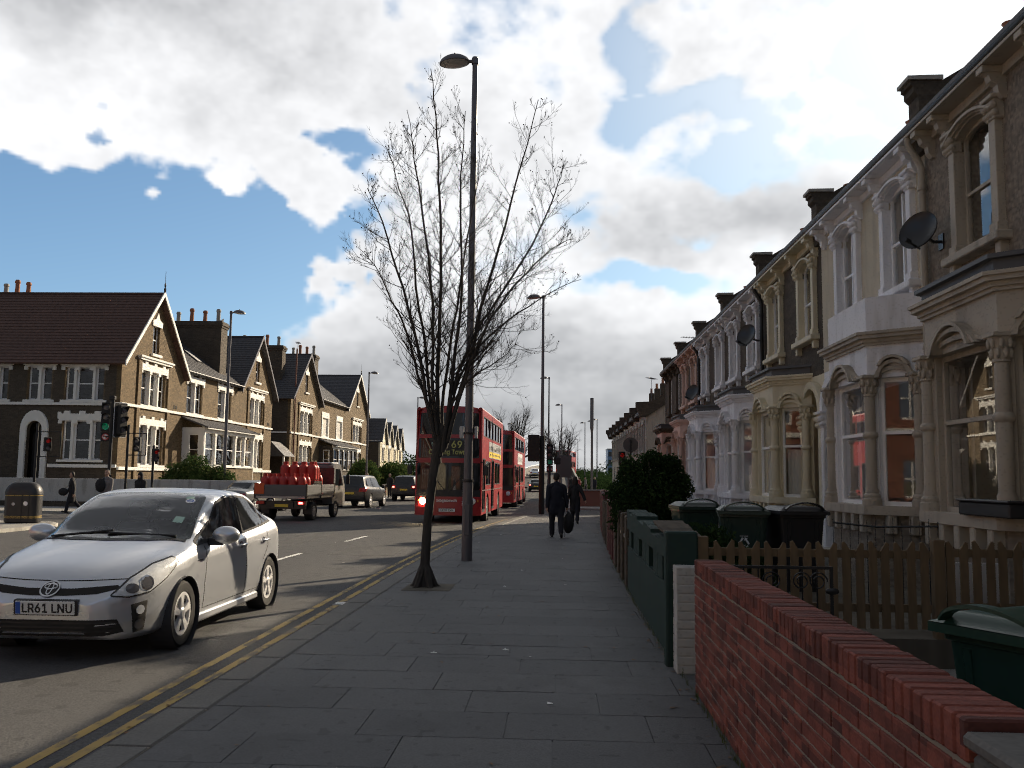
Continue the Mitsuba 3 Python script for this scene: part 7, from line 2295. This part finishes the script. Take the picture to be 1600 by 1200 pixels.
    if hood:
        hh = [[(hc + [0, -.02, .035], .112), (hc + [0, -.03, -.05], .105)], [(hc + [0, -.04, -.06], .10), (hc + [0, -.03, -.17], .11)]]
    put('hood' if hood else 'hair', tf(blobs(hh, ed, 3)), coat if hood else 'hair_dark', k, smooth=True)
    for s in (-1, 1):
        put('eye', B().ell(hc + [s * .032, .079, .012], (.012, .008, .008), 1, M), 'print_black', k)
    put('mouth', B().ell(hc + [0, .087, -.078], (.024, .008, .006), 1, M), 'dark_red', k)
    return k, M, {s: M @ np.append(p, 1) for s, p in hands.items()}


k, M, hd = person('man in a dark navy coat walking away with a black bag in his right hand', 0.02, 25.4, .1, 4, 1.75, .30, (-.20, .10), 'coat_navy', 'jeans', .40, slim=1.22, elbow=(.2, .06), out=(.10, .16))
h3 = hd[1][:3]
k = thing('holdall', 'black soft bag hanging from the right hand of the walking man', 'bag')
bagc = h3 + [.04, 0, -.36]
m = trimesh.creation.icosphere(3)
v = m.vertices * [.15, .24, .27] * (1 + .22 * (meshkit.fbm(m.vertices * 2.1, 3, 4)[:, None] - .5))
v[:, 2] = np.where(v[:, 2] > .1, .1 + (v[:, 2] - .1) * 1.25, v[:, 2])
put('sack', (v + bagc, m.faces), 'coat_black', k, smooth=True)
for s in (-1, 1):
    put('handle', B().tube([bagc + [0, s * .06, .26], h3 + [.0, s * .02, -.02], h3 + [0, 0, .012]], .012, 6), 'coat_black', k)
put('loose_strap', B().tube([bagc + [-.08, -.1, -.1], bagc + [-.12, -.14, -.3], bagc + [-.11, -.12, -.40]], .008, 5), 'coat_black', k)
k, M, hd = person('woman in a black coat walking away with her right arm swung out', .70, 33.2, .1, -3, 1.66, .24, (.25, -.30), 'coat_black', 'jeans', .98, hair='long', slim=1.0, elbow=(.9, .1), out=(.12, .42))
kb = thing('handbag', 'dark handbag at the left side of the walking woman', 'bag')
p = np.array([.40, 33.15, .98])
put('bag', B().bev(p[0] - .07, p[0] + .07, p[1] - .17, p[1] + .17, p[2] - .14, p[2] + .12, .03), 'coat_black', kb)
put('strap', B().tube([p + [0, -.1, .12], [.53, 33.2, 1.42], p + [0, .1, .12]], .010, 6), 'coat_black', kb)
# left side
k, M, hd = person('woman in dark clothes walking with a shoulder bag before the white wall', -19.72, 36.45, .05, 115, 1.66, .36, (-.25, .3), 'coat_black', 'jeans', .85, hair='short', slim=.95)
kb = thing('shoulder_bag', 'dark shoulder bag slung on the woman before the white wall', 'bag')
p = np.array([-19.98, 36.25, .92])
put('bag', B().ell(p, (.20, .10, .16), 2), 'coat_black', kb, smooth=True)
put('strap', B().tube([p + [.05, -.02, .12], [-19.72, 36.30, 1.25], [-19.55, 36.42, 1.46]], .014, 6), 'coat_grey', kb)
k, M, hd = person('man in a grey jacket with a dark backpack left of the hooded man', -17.55, 35.0, .0, 175, 1.80, .2, (.2, -.2), 'coat_grey', 'jeans', .3)
kb = thing('backpack', 'dark backpack on the man in the grey jacket', 'bag')
put('pack', B().ell((-17.72, 34.82, 1.22), (.20, .16, .27), 2), 'coat_black', kb, smooth=True)
put('strap', B().tube([(-17.70, 34.86, 1.42), (-17.62, 34.92, 1.52), (-17.58, 35.05, 1.45)], .02, 6), 'coat_black', kb)
person('hooded person in a black coat seen over the silver car roof', -16.35, 35.3, .0, 165, 1.72, .2, (.15, -.15), 'coat_black', 'jeans', .5, hood=True, slim=1.15)
person('person cut by the left frame edge beside the litter bin', -18.55, 28.9, .1, 100, 1.72, .3, (.3, -.3), 'coat_black', 'coat_red', .55, hair='long')
k, M, hd = person('person in dark clothes standing on the left footway with a blue carrier bag', -12.15, 66.5, .1, 170, 1.74, .05, (.05, -.05), 'coat_black', 'jeans', .55, fine=False)
kb = thing('carrier_bag', 'small blue carrier bag held by the person on the left footway', 'bag')
put('bag', B().bev(-11.93, -11.75, 66.3, 66.6, .32, .66, .05), 'bag_blue', kb)
put('handle', B().tube([(-11.84, 66.38, .65), (-11.86, 66.45, .80), (-11.84, 66.52, .65)], .012, 5), 'bag_blue', kb)
person('person in a dark red jacket beside the grey estate car', -12.25, 58.8, .1, 185, 1.74, .15, (.2, -.2), 'coat_red', 'jeans', .4, fine=False)
for i, (x, y, c, lab) in enumerate(((1.7, 100.0, 'coat_black', 'leftmost of the far people crossing near the rise'), (2.5, 98.5, 'coat_red', 'far person in a red top near the rise'), (3.3, 101.5, 'coat_grey', 'far person in a pale grey top near the rise'), (4.1, 97.0, 'coat_navy', 'rightmost of the far people near the rise'), (2.0, 92.0, 'jeans', 'far person in dark blue nearest of those by the rise'))):
    person(lab, x, y, .1, (i * 57) % 360, 1.7, .25, (.2, -.2), c, 'jeans', .45, fine=False, group='people far down the road')
# ---------------------------------------------------------------- small things on the ground
k = thing('service_cover', 'rectangular service cover set in the paving with two white paint marks', 'cover')
put('plate', B().bev(-1.20, -.42, 8.62, 9.02, .05, .1035, .004), 'paving', k)
for x, y in ((-1.16, 8.66), (-.50, 8.88)):
    put('paint_mark', B().box(x, x + .06, y, y + .035, .1036, .1046).box(x + .02, x + .03, y + .036, y + .10, .1036, .1046), 'line_white', k)
mat('tar_patch', mikit.proc(lambda p, n, uv: MX((0.038, 0.038, 0.040), (0.062, 0.061, 0.060), FB(p.x * 2, p.y * 2, 3, 3)) * (0.7 + 0.6 * N(p.x * 95, p.y * 95, 4))), 0.85)
rp = np.random.default_rng(77)
for (x0, x1, y0, y1, lab) in ((-7.2, -6.5, 4.0, 27.0, 'long dark trench repair along the road'), (-5.0, -3.6, 20.0, 22.6, 'dark square patch in the road ahead of the lamp shadow'), (-12.5, -10.0, 14.0, 16.0, 'dark patch across the far lane')):
    e = [(x0 + rp.normal(0, .02), y) for y in np.linspace(y0, y1, 14)] + [(x1 + rp.normal(0, .02), y) for y in np.linspace(y1, y0, 14)]
    struct('road_patch', B().prism(Polygon(e), .0005, .0025), 'tar_patch', lab)
# dead leaves, ends and paper scraps on the footway and in the gutter
mat('dead_leaf', (0.16, 0.085, 0.035), 0.8)
lit = []
for i in range(260):
    y = 2.5 + 26 * rp.random() ** 1.5
    if rp.random() < .45:
        x = float(wall_x(y)) - .04 - .22 * rp.random() ** 2
        z = .104
    elif rp.random() < .6:
        x, z = float(kerb_x(y)) - .04 - .16 * rp.random(), .006
    else:
        x, z = float(kerb_x(y)) + .4 + 3.2 * rp.random(), .104
    lit.append((x, y, z))
b = B()
for x, y, z in lit:
    s = .010 + .016 * rp.random()
    a = rp.random() * 6.28
    c, d = math.cos(a), math.sin(a)
    b.add([[x - c * s * 1.5, y - d * s * 1.5, z], [x + d * s * .7, y - c * s * .7, z + .006 * rp.random()], [x + c * s * 1.5, y + d * s * 1.5, z + .004], [x - d * s * .7, y + c * s * .7, z + .008 * rp.random()]], [[0, 1, 2, 3]])
tag(put('litter', b, 'dead_leaf'), 'scattered dead leaves along the walls and the gutter', 'leaves', kind='stuff')
b = B()
for i in range(16):
    y = 3 + 24 * rp.random()
    x, z = (float(kerb_x(y)) + .4 + 3.2 * rp.random(), .1035) if rp.random() < .7 else (-3.3 - 6 * rp.random(), .004)
    s = .012 + .014 * rp.random()
    b.add([[x - s, y - s * .6, z], [x + s, y - s * .8, z + .003], [x + s * .9, y + s * .7, z], [x - s * .8, y + s, z + .005]], [[0, 1, 2, 3]])
tag(put('paper_scrap', b, 'print_white'), 'small pale paper scraps scattered on the paving and road', 'scraps', kind='stuff')
# weeds at the foot of the walls
b = B()
for i in range(420):
    y = 5.2 + 14 * rp.random() ** 1.4
    x = float(wall_x(y)) - (.05 if y > 8.4 else .012) - .03 * rp.random()
    h_ = .02 + .06 * rp.random()
    a = rp.random() * 6.28
    dx, dy = .012 * math.cos(a), .012 * math.sin(a)
    b.add([[x - dy * .3, y + dx * .3, .095], [x + dy * .3, y - dx * .3, .095], [x + dx * 2, y + dy * 2, .1 + h_]], [[0, 1, 2]])
tag(put('weeds', b, 'leaf_olive'), 'thin weeds and moss along the foot of the garden walls', 'weeds', kind='stuff')
# a pigeon on the second chimney and television aerials on the roofs
k = thing('bird', 'small dark bird perched on the broad chimney of the corner villa', 'bird')
bv = m3.Manifold.batch_boolean([m3.Manifold.batch_hull([m3.Manifold.sphere(.07, 12).translate([0, 0, .10]), m3.Manifold.sphere(.05, 12).translate([.10, 0, .12])]), m3.Manifold.batch_hull([m3.Manifold.sphere(.045, 12).translate([.10, 0, .14]), m3.Manifold.sphere(.036, 12).translate([.14, 0, .20])]), m3.Manifold.batch_hull([m3.Manifold.sphere(.045, 10).translate([-.06, 0, .10]), m3.Manifold.sphere(.012, 8).translate([-.22, 0, .06])]), m3.Manifold.batch_hull([m3.Manifold.sphere(.014, 8).translate([.17, 0, .20]), m3.Manifold.sphere(.005, 8).translate([.205, 0, .19])])], m3.OpType.Add).to_mesh()
MBd = place(XL - .8, 61.9, 12.25, 90) @ np.diag([1.3, 1.3, 1.3, 1])
put('body', B().add(bv.vert_properties[:, :3], bv.tri_verts, MBd), 'coat_grey', k, smooth=50)
put('leg', B().cyl((.02, .02, 0), (.02, .02, .06), .006, n=5, M=MBd), 'coat_grey', k)
put('leg', B().cyl((.02, -.02, 0), (.02, -.02, .06), .006, n=5, M=MBd), 'coat_grey', k)


def aerial(label, x, y, z, h, deg):
    k = thing('tv_aerial', label, 'aerial')
    put('mast', B().cyl((x, y, z), (x, y, z + h), .018, n=6), 'lamp_steel', k)
    M = place(x, y, z + h - .05, deg)
    put('boom', B().cyl((-.6, 0, 0), (.6, 0, 0), .012, n=5, M=M), 'lamp_steel', k)
    for t in np.linspace(-.55, .55, 9):
        put('element', B().cyl((t, -.2, 0), (t, .2, 0), .008, n=4, M=M), 'lamp_steel', k)


aerial('television aerial above the end of the near terrace', 6.2, 41.3, 7.0, 1.2, 20)
aerial('television aerial over the first house of the farther terrace', 6.0, 57.5, 6.6, 1.5, 60)
aerial('television aerial above the gable of the third villa', XL - .5, 79.6, 11.6, 1.9, 100)
